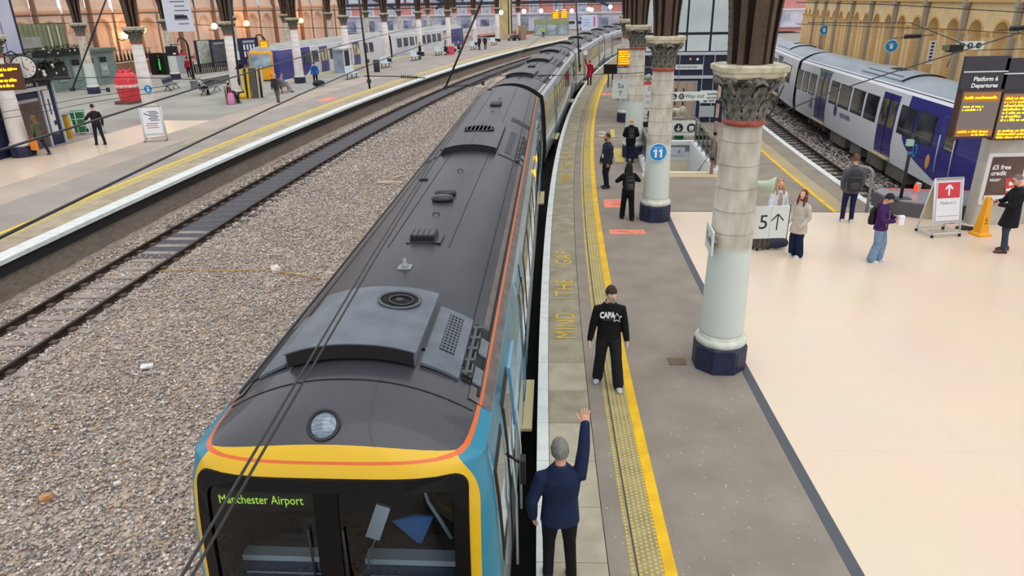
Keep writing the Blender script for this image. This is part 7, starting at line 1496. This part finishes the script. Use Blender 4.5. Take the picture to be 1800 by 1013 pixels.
def metal_bench(label, loc, rz, n, m, grp, proto=None):
    t = thing('perforated_bench', label, 'bench', loc, rz, grp)
    for k in range(n):
        x = (k - (n - 1) / 2) * .62; mb = MB(); mb.box((x, -.02, .44), (.56, .46, .03)); mb.build('seat', m, t); mb = MB(); mb.box((x, .25, .72), (.56, .03, .46), rot=Matrix.Rotation(-.2, 3, 'X')); bk = mb.build('backrest', m, t)
        h = MB()
        for i in range(3): h.box((x - .16 + i * .16, .225, .72), (.06, .03, .2), rot=Matrix.Rotation(-.2, 3, 'X'))
        h.build('perforations', M_BLK, bk)
    mb = MB(); mb.box((0, 0, .38), (n * .62, .06, .06)); mb.build('beam', M_BLK, t)
    for x in (-n * .25, n * .25):
        mb = MB(); mb.limb([(x, 0, .38), (x - .02, -.26, .02)], .03, 6); mb.limb([(x, 0, .38), (x + .02, .26, .02)], .03, 6); mb.build('leg', M_BLK, t)
    return t
M_GP = mat('grey_perforated_steel', '#7f8790', .4, metal=.4, col2='#646b74', scale=12)
metal_bench('grey perforated bench standing empty near the red sculpture', gp(303, 158), HL(51) + .3, 4, M_GP, 'grey perforated benches'); metal_bench('grey perforated bench with a white haired person seated at its end', gp(371, 164), HL(49) + .25, 6, M_GP, 'grey perforated benches')
def white_seats(label, px, py, n=2):
    p = gp(px, py); s, _ = sd_of(p); t = thing('seat_bench', label, 'seats', p, HL(s), 'white perforated seats'); m = mat('white_perforated_seat', '#c9dde0', .4)
    for k in range(n):
        x = (k - (n - 1) / 2) * .95; mb = MB(); mb.box((x, 0, .46), (.86, .45, .04)); mb.build('seat', m, t); mb = MB(); mb.box((x, .24, .78), (.86, .04, .56), rot=Matrix.Rotation(-.15, 3, 'X')); bk = mb.build('backrest', m, t); h = MB()
        for i in range(4):
            for j in range(3): h.box((x - .28 + i * .19, .212 + .02 * j, .64 + j * .13), (.08, .02, .05), rot=Matrix.Rotation(-.15, 3, 'X'))
        h.build('perforations', mat('seat_holes', '#8fa3a8', .6), bk)
    for x in (-n * .48, 0, n * .48): mb = MB(); mb.box((x, .05, .24), (.06, .06, .48)); mb.box((x, .05, .02), (.08, .5, .04)); mb.build('leg', M_BLK, t)
for a in (('white perforated seats in front of the black fronted shelter', 620, 138), ('white perforated seats right of the shelter under the gangway', 679, 119), ('white perforated seats with a dark figure standing beside', 731, 106), ('white perforated seats left of the seated group with red luggage', 772, 97), ('white perforated seats behind the two standing people', 833, 87, 2), ('white perforated seats right of the two standing people', 869, 79, 2)): white_seats(*a)
# black fronted shelter
t = thing('shelter', 'white shelter with black front panel behind the white seats', 'shelter', gp(612, 127), HL(63)); M_SHW = mat('shelter_white', '#c9cdd0', .5)
mb = MB(); mb.box((0.2, .5, 1.02), (1.7, 1.1, 2.04)); mb.build('shelter_wall', mat('grey_blue_glazing', '#8a93a6', .3, col2='#aab2c0', scale=1.2), t); mb = MB(); mb.box((-.2, -.08, .98), (1.0, .06, 1.9)); mb.build('black_panel', M_BLK, t)
for x in (-.72, .38, .72, 1.05): mb = MB(); mb.box((x, -.06, 1.02), (.09, .1, 2.04)); mb.build('frame_post', M_SHW, t)
mb = MB(); mb.limb([(-.95, .4, 2.12), (1.3, .4, 2.12)], .16, 12, 0, True, 3.4, up=(0, 0, 1)); mb.build('canopy', mat('curved_canopy', '#d0d0cc', .4), t)
mb = MB(); mb.lathe([(.28, 0), (.3, 1.0), (.26, 1.1)], 14, (1.75, .0, 0)); tag(mb.build('litter_bin', mat('charcoal_bin', '#3f3c44', .5), loc=gp(630, 127)), 'charcoal round litter bin at the end of the shelter', 'bin')
# ramp trolley
t = thing('ramp_stack', 'stack of yellow and black boarding ramps on end', 'ramps', gp(447, 172), .25)
for k, (x, w, m) in enumerate(((-.5, .1, mat('ramp_yellow', '#e0b41e', .5)), (-.36, .06, M_BLK), (-.22, .16, mat('ramp_yellow', '#e0b41e')), (.12, .42, mat('ramp_grey', '#5f5d55', .7, col2='#4d4b45', scale=8)), (.42, .1, mat('ramp_beige', '#cfc6a8', .6)), (.56, .07, M_BLK), (.68, .1, mat('ramp_beige', '#cfc6a8')))):
    mb = MB(); mb.box((x, .02 * k, 1.0), (w, .7, 1.95), rot=Matrix.Rotation(.02 * (k % 3), 3, 'Y')); mb.build('ramp', m, t)
mb = MB(); mb.lathe([(.24, 0), (.26, .2), (.2, .36), (.05, .4)], 12, (-.72, -.25, 0)); mb.build('yellow_base', mat('ramp_yellow', '#e0b41e'), t); mb = MB(); mb.limb([(-.55, -.3, 2.0), (.7, -.3, 2.05)], .03, 6); mb.build('top_rail', M_GREYM, t)
t = thing('column_notice', 'small white notice on the column beside the ramps', 'sign', atY(412, 98, 54.0), .35); plate(t, .72, .62, 0); mb = MB(); mb.box((0, -.018, .02), (.4, .006, .26)); mb.build('print', mat('pale_blue_print', '#b4c8e0', .5), t)
p = W(37.0, -22.95, 1.79); t = thing('number_disc', 'small blue disc with white mark on the column beside the red sculpture', 'sign', (p.x, p.y, p.z), .45); disc(t, .24, 0, mat('pale_blue_rim', '#b9dcf0')); disc(t, .2, -.006, mat('disc_blue', '#1a86c8')); mb = MB(); mb.box((0, -.01, -.02), (.1, .006, .2)); mb.box((-.02, -.01, .07), (.08, .006, .06)); mb.build('white_mark', mat('white_print', '#eef3f5'), t)
t = thing('kickboard', 'grey steel trough beside the long perforated bench', 'trough', gp(372, 150), HL(52)); mb = MB(); mb.bbox((0, 0, .3), (5.0, .5, .6), .05); mb.build('trough_body', mat('grey_trough', '#6f7474', .6), t); mb = MB(); mb.box((0, 0, .62), (5.1, .56, .05)); mb.build('rim', mat('pale_rim', '#a9b0a8', .5), t)
# globe lamps on the arcade wall
def wall_lamp(label, px, py, warm=True):
    r = ray(px, py); best = None
    for k in range(400, 1400): 
        q = Vector((0, 0, CAMH)) + r * (k * .1); s_, d_ = sd_of(q)
        if d_ < -45.0: best = (s_, q.z); break
    if best is None: return
    s_, z = best; p = W(s_, -45.1, z); t = thing('wall_lantern', label, 'lamp', p, HL(s_)); mb = MB(); mb.ball((0, 0, 0), .33, 12, 8); mb.build('globe', mat('warm_lamp_globe', '#ffc25a', .3, emit=9) if warm else mat('white_lamp_globe', '#fff4e0', .3, emit=5), t)
    mb = MB(); mb.limb([(0, .8, -.3), (0, .4, -.5), (0, 0, -.4), (0, 0, -.3)], .04, 6); mb.build('bracket', M_BLK, t)
    if warm: l = bpy.data.lights.new('lantern_glow', 'POINT'); l.energy = 150; l.color = (1, .45, .12); l.shadow_soft_size = .3; lo = bpy.data.objects.new('lantern_glow', l); COL.objects.link(lo); lo.parent = t; lo.location = (0, -.25, 0)
wall_lamp('warm glowing wall lantern right of the column by the red sculpture', 251, 52); wall_lamp('warm glowing wall lantern above the timetable poster', 434, 41); wall_lamp('warm glowing wall lantern above the yellow train front', 530, 36); wall_lamp('white wall lantern above the framed poster', 378, 46, False); wall_lamp('faint warm wall lantern left of the swan neck post', 219, 62, True)

# ---- people on the far platform (small in view)
FARV = .03
def pfar(label, px, py, rz, **k): return person('person', label, gp(px, py), rz, vox=FARV, face=False, **k)
pfar('person in black jacket and dark trousers pushing the green bin', 178, 255, .9, top='#2a2326', hem=.86, legs='#252a3c', shoe='#2a2220', hair='crop', hairc='#2a211c', lh=(-.28, .3, 1.15), h=1.85, feet=((-.12, .14), (.12, -.16)))
wg = pfar('person in olive jacket walking by the leftmost column with an orange bag', 76, 273, 1.3, top='#5d6248', hem=.72, legs='#23304c', shoe='#4a4e58', hair='long', hairc='#8a6a3e', female=True, rh=(.2, .3, 1.2), feet=((-.12, .30), (.12, -.26)), h=1.70, collar='#3a3230')
t = thing('carrier_bag', 'orange carrier bag carried by the person in olive', 'bag', wg['world'] @ Vector((-.28, .05, .32)), 1.3); mb = MB(); mb.bbox((0, 0, .2), (.12, .36, .46), .03); mb.build('bag_body', mat('orange_bag', '#e8862a', .6), t); mb = MB(); mb.limb([(0, -.1, .42), (0, -.08, .56), (0, .08, .56), (0, .1, .42)], .01, 5); mb.build('handle', mat('orange_bag', '#e8862a'), t)
def seat_at(b, x): m = b.matrix_world if False else Matrix.Translation(b.location) @ Matrix.Rotation(b.rotation_euler.z, 4, 'Z'); return m @ Vector((x, .02, 0))
pfar('person in brown jacket with pale strap seated on the wooden bench nearest the frame left', 0, 0, 0, top='#4a3a34', legs='#33302f', shoe='#222222', hair='short', hairc='#3a2a22', sit=True, feet=((-.1, .42), (.12, .44))) if False else None
def sit_on(b, x, label, **k): q = seat_at(b, x); return person('person', label, q, b.rotation_euler.z + PI, vox=FARV, face=False, sit=True, feet=k.pop('feet', ((-.1, .42), (.12, .46))), **k)
sit_on(b1, -.45, 'person in brown jacket with pale strap seated on the wooden bench', top='#4a3830', legs='#34302e', hair='short', hairc='#2f241e')
wh = sit_on(b1, .5, 'white haired person in navy jacket seated on the wooden bench', top='#22284a', legs='#3a3a40', hair='short', hairc='#d8d2c8', build=1.1)
t = thing('carrier_bag', 'bright pink bag standing in front of the wooden bench', 'bag', gp(408, 184), .3); mb = MB(); mb.loft([[(x * w, y * w, z) for x, y in ((-.2, -.12), (.2, -.12), (.2, .12), (-.2, .12))] for z, w in ((.02, .8), (.3, 1.0), (.6, .9), (.75, .5))], 0, True, False); mb.build('bag_body', mat('pink_bag', '#d89ac0', .5, col2='#e068c8', scale=3), t); mb = MB(); mb.limb([(-.1, 0, .7), (-.06, 0, .9), (.06, 0, .9), (.1, 0, .7)], .02, 5); mb.build('handle', mat('magenta_handle', '#d84fd0', .5), t)
sit_on(b2, .2, 'person in denim jacket stretching their legs on the wooden bench', top='#7d86a0', legs='#8f919c', hair='short', hairc='#6b5a4a', feet=((-.1, .62), (.14, .66)))
pfar('person in grey with dark backpack standing before the second wooden bench', 489, 180, .2, top='#5a5657', hem=.80, legs='#74706e', hair='crop', hairc='#cdb9a8', h=1.78, feet=((-.02, .02), (.08, -.1)))
t = thing('backpack', 'dark backpack worn by the standing grey figure', 'backpack', gp(489, 180) + Vector((-.02, -.22, 1.05)), .2); mb = MB(); mb.bbox((0, 0, .2), (.36, .2, .55), .08); mb.build('bag_body', mat('dark_navy_bag', '#23242c', .7), t)
person('person', 'white haired person in black and white seated on the long grey bench', gp(355, 167), HL(49) + PI + .25, vox=FARV, face=False, sit=True, top='#c9c4bd', legs='#17181b', hair='short', hairc='#d6cbb0', feet=((-.1, .45), (.1, .48)))
pfar('person in bright blue jacket standing beside a black bag', 556, 150, .5, top='#1f62b4', hem=.74, legs='#1b1c24', hair='short', hairc='#7a3a34', h=1.75, feet=((-.1, .05), (.1, -.1)), hood=True)
t = thing('holdall', 'black bag on the platform beside the person in blue', 'bag', gp(561, 152), .4); mb = MB(); mb.limb([(-.28, 0, .24), (-.1, 0, .25), (.1, 0, .25), (.28, 0, .24)], [.2, .24, .24, .2], 12, 0, 'round'); mb.build('bag_body', M_BLK, t)
pfar('person in red jacket standing by the grey vending machine', 334, 136, .8, top='#b02433', hem=.84, legs='#232026', hair='short', hairc='#4a2a24', h=1.75)
pfar('person in dark coat standing beside the white seats', 739, 104, 2.0, top='#1c1b24', hem=.6, legs='#1c1b22', hair='short', hairc='#2a211c', h=1.78)
pfar('left one of two people standing together far along the platform', 843, 88, .8, top='#3a3444', hem=.8, legs='#2c2c3c', hair='short', hairc='#33282c', h=1.78)
pfar('right one of two people standing together far along the platform', 853, 87, -.4, top='#35333a', hem=.8, legs='#33323a', hair='short', hairc='#5a4a44', h=1.74)
hv = pfar('person in yellow green high visibility vest at the far platform edge', 955, 66, .2, top='#b6d63a', hem=.85, legs='#2a2f4a', hair='short', hairc='#4a3b34', h=1.8)
for px, py, lab, c in ((783, 97, 'person in dark clothes seated left of the red luggage far along the platform', '#2c2430'), (797, 93, 'person in pale top seated behind the red luggage', '#c9d6d6'), (806, 92, 'person in brown seated right of the red luggage', '#5a4a44')):
    person('person', lab, gp(px, py), HL(82) + PI, vox=FARV, face=False, sit=True, top=c, legs='#26232a', hair='short', hairc='#b9a58a' if c == '#5a4a44' else '#3a2a28')
t = thing('luggage', 'bright red luggage piled in front of the seated group', 'luggage', gp(793, 96), .2); mb = MB(); mb.bbox((0, 0, .5), (.75, .4, .95), .08); mb.build('case', mat('coral_red_case', '#e0475c', .5), t); mb = MB(); mb.limb([(-.15, 0, .97), (-.15, 0, 1.15), (.15, 0, 1.15), (.15, 0, .97)], .02, 5); mb.build('handle', M_BLK, t)
for k, (dx, c) in enumerate(((0, '#5a5b60'), (.9, '#3a3b42'))):
    t = thing('luggage_trolley', ('dark luggage trolley against the pale pier', 'second dark luggage trolley beside the pale pier')[k], 'trolley', gp(900 + k * 8, 71.5), .2); mb = MB(); mb.limb([(-.6, 0, .3), (.6, 0, .3)], .05, 6); mb.limb([(.6, 0, .3), (.6, 0, 1.4)], .05, 6); mb.limb([(-.6, 0, .3), (.6, 0, 1.2)], .05, 6); mb.bbox((.1, 0, .6), (.7, .5, .5), .1); mb.build('trolley_frame', mat('trolley_' + c.strip('#'), c, .6), t)
    for x in (-.5, .5): mb = MB(); mb.cyl((x, -.2, .16), (x, .2, .16), .16, 10); mb.build('wheel', M_BLK, t)
mb = MB(); mb.box((0, 0, 1.1), (1.3, 1.0, 2.2)); mb.box((0, -.51, 1.1), (1.1, .04, 1.9)); tag(mb.build('wooden_hut', mat('tan_hut', '#a08468', .7), loc=gp(918, 70)), 'narrow tan timber hut beside the pale pier', 'hut')

# ================================================================== far end of the station
t = thing('brick_building', 'pinkish red brick terrace with white sash windows beyond the far platform', 'building', (-72, 172, -.5), -.12); mb = MB(); mb.box((60, 4, 8), (150, 8, 17)); mb.build('wall', M_RBRICK, t)
def fwin(o=None): 
    f = MB(); f.box((0, -.05, 0), (2.0, .2, 3.2)); f.lathe([(1.0, 0), (1.0, .2)], 16); f.v[-32:] = [(q[0], -.15 + q[2], 1.6 + q[1] * .5) for q in f.v[-32:]]; return f.mesh('window', mat('white_sash_frame', '#e6e4ea', .5))
wm_ = fwin(); pn = MB(); 
for i in (-1, 1):
    for j in (-1, 0, 1): pn.box((i * .42, -.17, j * .95), (.72, .05, .82))
pm_ = pn.mesh('pane', mat('bluish_window_glass', '#8b9bb8', .15, col2='#c2cfe0', scale=1.2))
for k in range(26):
    for z in (5.2, 10.6):
        o = link('window', wm_, t); o.location = (-10 + k * 5.2, 0, z); q = link('pane', pm_, o)
mb = MB(); mb.box((60, -.2, 2.0), (150, .4, 3.4)); mb.build('ground_floor', mat('pale_shopfront', '#dcdbe6', .5, col2='#a9b0c4', scale=.35, lo=.4, hi=.6), t); mb = MB(); mb.box((60, -.4, 3.8), (150, .6, .3)); mb.build('cornice', mat('white_cornice', '#e6e4ea', .6), t)
for k in range(34): mb = MB(); mb.box((-14 + k * 4.3, -.45, 1.7), (1.9, .1, 2.2)); mb.build('shop_window', mat('dark_shop_glass', '#5d6884', .2, col2='#a8b2c8', scale=.8), t)
t = thing('street_wall', 'low pale wall along the road behind the far platform', 'wall', W(104, -33), HL(112)); mb = MB(); mb.box((22, 0, .8), (44, .3, 1.6)); mb.build('wall', mat('white_street_wall', '#e0dbe0', .7, col2='#cfc6cc', scale=1), t); mb = MB(); mb.box((22, -.2, .2), (44, .2, .4)); mb.build('plinth_course', mat('pink_brick_course', '#c99a90', .8), t)
t = thing('pale_pier', 'pale yellow stone pier at the end of the far platform', 'pier', W(116, -24.6), HL(116)); mb = MB(); mb.box((0, 0, 4), (2.6, 1.6, 8)); mb.build('pier_shaft', mat('pale_yellow_stone', '#c9bd8e', .8, col2='#b5a87a', scale=1), t); mb = MB(); mb.box((0, 0, .4), (2.9, 1.9, .8)); mb.build('pier_base', M_STONE, t)
for x in (-.7, .8): mb = MB(); mb.limb([(x, -.85, 0), (x, -.85, 8)], .1, 8); mb.build('downpipe', M_IRON, t)
# glazed end screen of the train shed
es = struct('ceiling', 'dark iron end screen of the train shed roof with pale glazing'); 
def es_box(n, c, s, m, rot=None): mb = MB(); mb.box(c, s, rot=rot); mb.build(n, m, es)
M_SKY = mat('pale_roof_glazing', '#d3dcee', .3); M_DKB = mat('dark_blue_iron', '#2c3442', .6)
Y0 = 150
es_box('lattice_beam', (-8, Y0, 5.6), (110, .6, .55), M_DKB); es_box('lattice_beam', (-8, Y0, 4.95), (110, .3, .2), mat('grey_iron', '#6f7474', .6)); es_box('lattice_beam', (62, Y0 - 20, 6.4), (30, .6, .9), M_DKB)
for k in range(28): es_box('glazing_panel', (-60 + k * 3.8, Y0 + .2, 8.2), (3.5, .08, 4.4), M_SKY); es_box('mullion', (-61.9 + k * 3.8, Y0, 8.2), (.25, .4, 4.6), M_DKB)
for x, a in ((-14, .42), (-10, -.42), (-26, .42), (16, .42)): es_box('raking_beam', (x, Y0 - .5, 6.6), (9, .4, .5), M_DKB, Matrix.Rotation(a, 3, 'Y'))
for i, (px, py) in enumerate(((881, 22), (921, 20), (951, 19), (979, 21), (992, 20), (1005, 19), (1035, 16), (1040, 17), (1073, 12))):
    p = atY(px, py, 118 + i * 2); t = thing('globe_lamp', 'white glowing globe lamp at the far end, number %s from the left' % ['one', 'two', 'three', 'four', 'five', 'six', 'seven', 'eight', 'nine'][i], 'lamp', p, 0, 'white globe lamps at the far end'); mb = MB(); mb.ball((0, 0, 0), .34, 10, 8); mb.build('globe', mat('bright_globe', '#fff8ee', .3, emit=3), t); mb = MB(); mb.limb([(0, 0, .3), (0, 0, 2.5)], .03, 5); mb.build('hanger', M_BLK, t)
for px, py, lab in ((977, 26, 'amber screen far down the line, left of the pair'), (992, 25, 'amber screen far down the line, right of the pair')):
    p = atY(px, py, 116); t = thing('departure_screen', lab, 'screen', p, 0, 'distant amber screens'); plate(t, 1.2, 1.2, 0, mat('amber_casing', '#c98a1a'), 'casing', 0, .2); plate(t, 1.05, 1.05, 0, M_LEDBG, 'display', -.11, .02); led_rows(t, 1, [(-.45, .35 - k * .25, .8, .14) for k in range(4)], -.13); mb = MB(); mb.limb([(0, 0, .6), (0, 0, 3)], .04, 5); mb.build('hanger', M_BLK, t)
p = atY(1036, 40, 130); t = thing('street_billboard', 'pale blue billboard with red stripe beyond the end of the train', 'billboard', p, -.1); plate(t, 2.7, 2.5, 0, mat('pale_blue_board', '#c6d2ee', .5), 'board', 0, .12); mb = MB(); mb.box((.85, -.07, .2), (.32, .02, 1.6)); mb.build('red_stripe', mat('red_stripe', '#c86a80', .5), t); mb = MB()
for k in range(3): mb.box((-.5, -.07, .5 - k * .45), (1.1, .02, .14))
mb.build('print', mat('blue_grey_print', '#97a6c8', .5), t); mb = MB(); mb.box((-1.1, .1, -2.2), (.14, .1, 2.2)); mb.box((1.1, .1, -2.2), (.14, .1, 2.2)); mb.build('leg', M_GREYM, t)
p = atY(963, 45, 122); t = thing('glass_kiosk', 'greenish glass waiting shelter behind the person in the vest', 'shelter', (p.x - 1.6, 135, 0), 0); mb = MB(); mb.box((3, 1.5, 2.3), (6.2, 3, .9)); mb.build('fascia', mat('olive_green_fascia', '#8e9a78', .5), t)
for x in (0, 2, 4, 6): mb = MB(); mb.box((x, 0, 1), (.2, .2, 2)); mb.build('post', mat('green_grey_post', '#7f9490', .5), t)
for x in (1, 3, 5): mb = MB(); mb.box((x, .05, 1.0), (1.8, .05, 1.8)); mb.build('glass_panel', mat('pale_green_glass', '#bcc9cc', .15, col2='#8c9aa4', scale=.8), t)
for i, (px, py, c, lab) in enumerate(((862, 44, '#dfe0ea', 'white van parked beyond the far platform'), (889, 48, '#cfd8e6', 'pale blue van parked beside the white one'), (1010, 48, '#d9dde8', 'white van parked beyond the train end'))):
    p = gp(px, py + 4); t = thing('van', lab, 'van', (p.x, p.y, -.3), -.1); mb = MB(); mb.extrude([(-2.6, -.9, .4), (2.5, -.9, .4), (2.6, -.9, 1.2), (1.9, -.9, 1.4), (1.3, -.9, 2.3), (-2.6, -.9, 2.35)], (0, 1.9, 0)); mb.build('van_body', mat('van_' + c.strip('#'), c, .4), t); mb = MB(); mb.box((1.0, -.92, 1.75), (1.0, .04, .6)); mb.box((-.8, -.92, 1.75), (1.6, .04, .55)); mb.build('window', mat('dark_van_glass', '#3a4460', .2), t)
    for x in (-1.6, 1.6): mb = MB(); mb.cyl((x, -.95, .4), (x, -.7, .4), .38, 14); mb.build('wheel', M_BLK, t)

# ================================================================== overhead line equipment
M_WIRE = mat('overhead_wire', '#26272a', .5); M_INS = mat('insulator', '#2b2b2e', .4)
def wire(label, pts, r, name='overhead_wire', m=None): mb = MB(); mb.limb(pts, r, 6); return tag(mb.build(name, m or M_WIRE), label, 'wire')
s_ = [-2, 1, 3, 6, 10, 18, 30, 45, 62]
wire('contact wire running over the roof of the long train, right one of the pair', [W(s, -1.40 - .012 * s, 3.74 + .0006 * (s - 10) ** 2 * .2) for s in s_], .0085); wire('catenary wire beside the contact wire over the long train, left one', [W(s, -1.425 - .013 * s, 3.765 + .0006 * (s - 10) ** 2 * .2) for s in s_], .0085)
for s in (9.1, 19.2): mb = MB(); a = W(s, -1.5, 3.75); mb.box(a, (.12, .05, .04), heading(s)); tag(mb.build('wire_clip', M_WIRE), 'black clip joining the paired wires, %s one' % ('nearer' if s < 12 else 'farther'), 'clip')
wire('thick wire crossing low over the empty track on the left', [W(s, -5.45 - .075 * (s - 7), 3.8) for s in (-2, 2, 7, 12, 18, 25, 32, 42, 60)], .018); wire('upper wire crossing from the left edge past the A-frame notice', [W(s, -5.5 - .10 * (s - 7), 4.6) for s in (-2, 3, 7, 12, 18, 26, 36, 50)], .014)
def ins(mb, a, b, n, r0, r1):
    for k in range(n): q = a.lerp(b, k / n); q2 = a.lerp(b, (k + .5) / n); mb.limb([q, a.lerp(b, (k + .25) / n), q2], [r0, r1, r0], 10)
def strut(label, p0, p1, i0, i1, Y, foot, r=.03):
    A, B = atY(*p0, Y), atY(*p1, Y); t = thing('cantilever_strut', label, 'strut', A); mb = MB(); mb.limb([Vector((0, 0, 0)), B - A], r, 8); mb.build('tube', M_WIRE, t); mb = MB(); ins(mb, A.lerp(B, i0) - A, A.lerp(B, i1) - A, 8, r * 1.1, r * 2.6); mb.build('insulator', M_INS, t)
    if foot: mb = MB(); mb.limb([B - A, atY(*foot, Y) - A], r * .6, 6); mb.box(atY(*foot, Y) - A, (.08, .06, .12)); mb.box(B - A, (.1, .1, .1)); mb.build('arm', M_WIRE, t)
Yk = gp(127, 155, 3.9).y
strut('black inclined strut with insulator before the ticket booth at the upper left', (201, -40), (127, 157), .44, .60, Yk, (190, 158), .022)
strut('black inclined strut with insulator left of the train gangway', (856, -20), (783, 154), .12, .3, gp(783, 155, 3.7).y, (849, 146), .028)
def hanger(label, p0, p1, Y, r):
    A, B = atY(*p0, Y), atY(*p1, Y); t = thing('hanging_mast', label, 'mast', A); mb = MB(); mb.limb([Vector((0, 0, 0)), B - A], r, 8); mb.build('mast_tube', M_WIRE, t)
    for z in (.25, .9): mb = MB(); mb.box(B - A + Vector((0, 0, z)), (.12, .1, .12)); mb.build('clamp', M_WIRE, t)
hanger('dark hanging mast left of the white perforated seats', (630, -10), (650, 156), 24.7, .035); hanger('dark pole in front of the column by the ramps', (402, -10), (421, 150), 40, .06); hanger('slim grey mast over the train roof by the person in red', (1012, -10), (1019, 126), 33, .035)
def span(label, pts, Y, r, i=None):
    P = [atY(*p, Y) for p in pts]; t = thing('span_wire', label, 'wire', P[0]); mb = MB(); mb.limb([p - P[0] for p in P], r, 6); mb.build('wire_run', M_WIRE, t)
    if i: a, b = atY(*i[0], Y) - P[0], atY(*i[1], Y) - P[0]; mb = MB(); ins(mb, a, b, 9, r * 2, r * 4.5); mb.build('insulator', M_INS, t)
span('span wire with insulator across the gangway of the train', ((846, 133), (960, 133), (1110, 129), (1150, 126)), 24.5, .012, ((945, 133), (978, 132)))
span('span wire with insulator from the hanging mast over the left platform', ((640, 134), (690, 134), (748, 137)), 24.7, .018, ((705, 135), (735, 136)))
span('thin span wire with insulator across the ticket booth', ((60, 140), (120, 137), (200, 136), (300, 138), (390, 142)), 22, .012, ((95, 138), (125, 137)))
span('thin span wire across the kiosk and the red sculpture', ((0, 198), (60, 188), (150, 172), (300, 150)), 18, .008)
span('second thin span wire low across the kiosk', ((0, 210), (60, 200), (150, 182), (300, 158)), 18, .008)
span('long span wire level along the far arcade', ((0, 30), (200, 24), (420, 19), (640, 17), (830, 12)), 60, .035)
span('lower long span wire along the far arcade', ((60, 42), (250, 38), (430, 48), (640, 50)), 58, .025)
span('grey cable rising to the right across the white and blue train', ((1352, 206), (1450, 166), (1560, 130), (1690, 90), (1800, 55)), 16, .014); span('upper wire along the yellow arcade', ((1420, 40), (1600, 40), (1720, 88), (1800, 86)), 24, .014)
span('thin high wire along the yellow arcade', ((1400, 4), (1560, 8), (1680, 15), (1800, 22)), 30, .018); span('thin middle wire along the yellow arcade', ((1400, 42), (1560, 48), (1680, 52), (1800, 60)), 30, .014)
span('dark brace wire falling from the nearest capital', ((1378, 150), (1360, 190), (1337, 225)), 10.9, .012)
# wall discs and small signs on the right
for px, py, lab in ((1449, 53, 'blue round disc on the yellow arcade, farther one'), (1567, 81, 'blue round disc on the yellow arcade, nearer one')):
    p = atY(px, py, 40 if px > 1500 else 62); t = thing('number_disc', lab, 'sign', p, -.3); r = .34 if px > 1500 else .4; disc(t, r, 0, mat('pale_blue_rim', '#b9dcf0')); disc(t, r * .85, -.008, mat('disc_blue', '#1a86c8')); mb = MB(); mb.box((0, -.014, 0), (r * .42, .006, r * .8)); mb.box((-r * .1, -.014, r * .2), (r * .5, .006, r * .25)); mb.build('white_mark', mat('white_print', '#eef3f5'), t); mb = MB(); mb.limb([(0, .02, -.2), (0, .02, -1.6)], .03, 6); mb.build('stem', M_GREYM, t)
p = atY(1705, 80, 24); t = thing('pictogram_sign', 'white sign with three round pictograms before the yellow arcade', 'sign', p, -.1); plate(t, .86, .26, 0); 
for x, k in ((-.26, 'up'), (0, 'up'), (.26, 'right')): pict(t, x, 0, .09, k, -.02)
mb = MB(); mb.limb([(-.7, .03, -.05), (.4, .03, -.12)], .02, 6); mb.build('bracket', M_GREYM, t)
t = thing('security_camera', 'black camera housing on a bracket before the yellow arcade', 'camera', atY(1678, 85, 24), 0); mb = MB(); mb.box((0, 0, 0), (.42, .3, .22)); mb.build('housing', M_BLK, t); mb = MB(); mb.limb([(0, 0, 0), (-.1, .05, -.6)], .03, 6); mb.build('bracket', M_GREYM, t); mb = MB(); mb.box((-.26, 0, .02), (.2, .2, .16)); mb.build('shade', mat('olive_shade', '#6a6a54', .6), t)
for px, py, Y, lab in ((1605, 64, 26, 'dark insulator assembly at the left of the yellow arcade'), (1792, 50, 24, 'pale insulator assembly at the right edge before the arcade')):
    t = thing('insulator', lab, 'insulator', atY(px, py, Y)); mb = MB(); ins(mb, Vector((-.3, 0, 0)), Vector((.3, 0, .02)), 8, .04, .09); mb.build('discs', M_INS, t); mb = MB(); mb.limb([(-.7, 0, -.05), (.7, 0, .04)], .015, 6); mb.build('rod', M_WIRE, t)
p = atY(1637, 92, 38); t = thing('hanging_banner', 'narrow white vertical banner on the yellow arcade', 'banner', p, -.3); plate(t, .32, 1.15, 0, mat('white_poster', '#e4e5e8'), 'banner'); mb = MB()
for k in range(6): mb.box((0, -.018, .45 - k * .17), (.14, .006, .1))
mb.build('print', M_INK, t)
# ================================================================== bake the cloth surfaces
for o, v in REMESH:
    md = o.modifiers.new('blend', 'REMESH'); md.mode = 'VOXEL'; md.voxel_size = v; md.use_smooth_shade = True
    sm_ = o.modifiers.new('soften', 'SMOOTH'); sm_.iterations = 4; sm_.factor = .5
bpy.context.view_layer.update(); dg = bpy.context.evaluated_depsgraph_get()
_new = [(o, bpy.data.meshes.new_from_object(o.evaluated_get(dg))) for o, v in REMESH]
for o, me in _new:
    o.modifiers.clear(); nmn = o.data.name; mats_ = list(o.data.materials); o.data = me
    if not me.materials:
        for m in mats_: me.materials.append(m)
    me.polygons.foreach_set('use_smooth', [True] * len(me.polygons))
for m in list(bpy.data.meshes):
    if not m.users: bpy.data.meshes.remove(m)
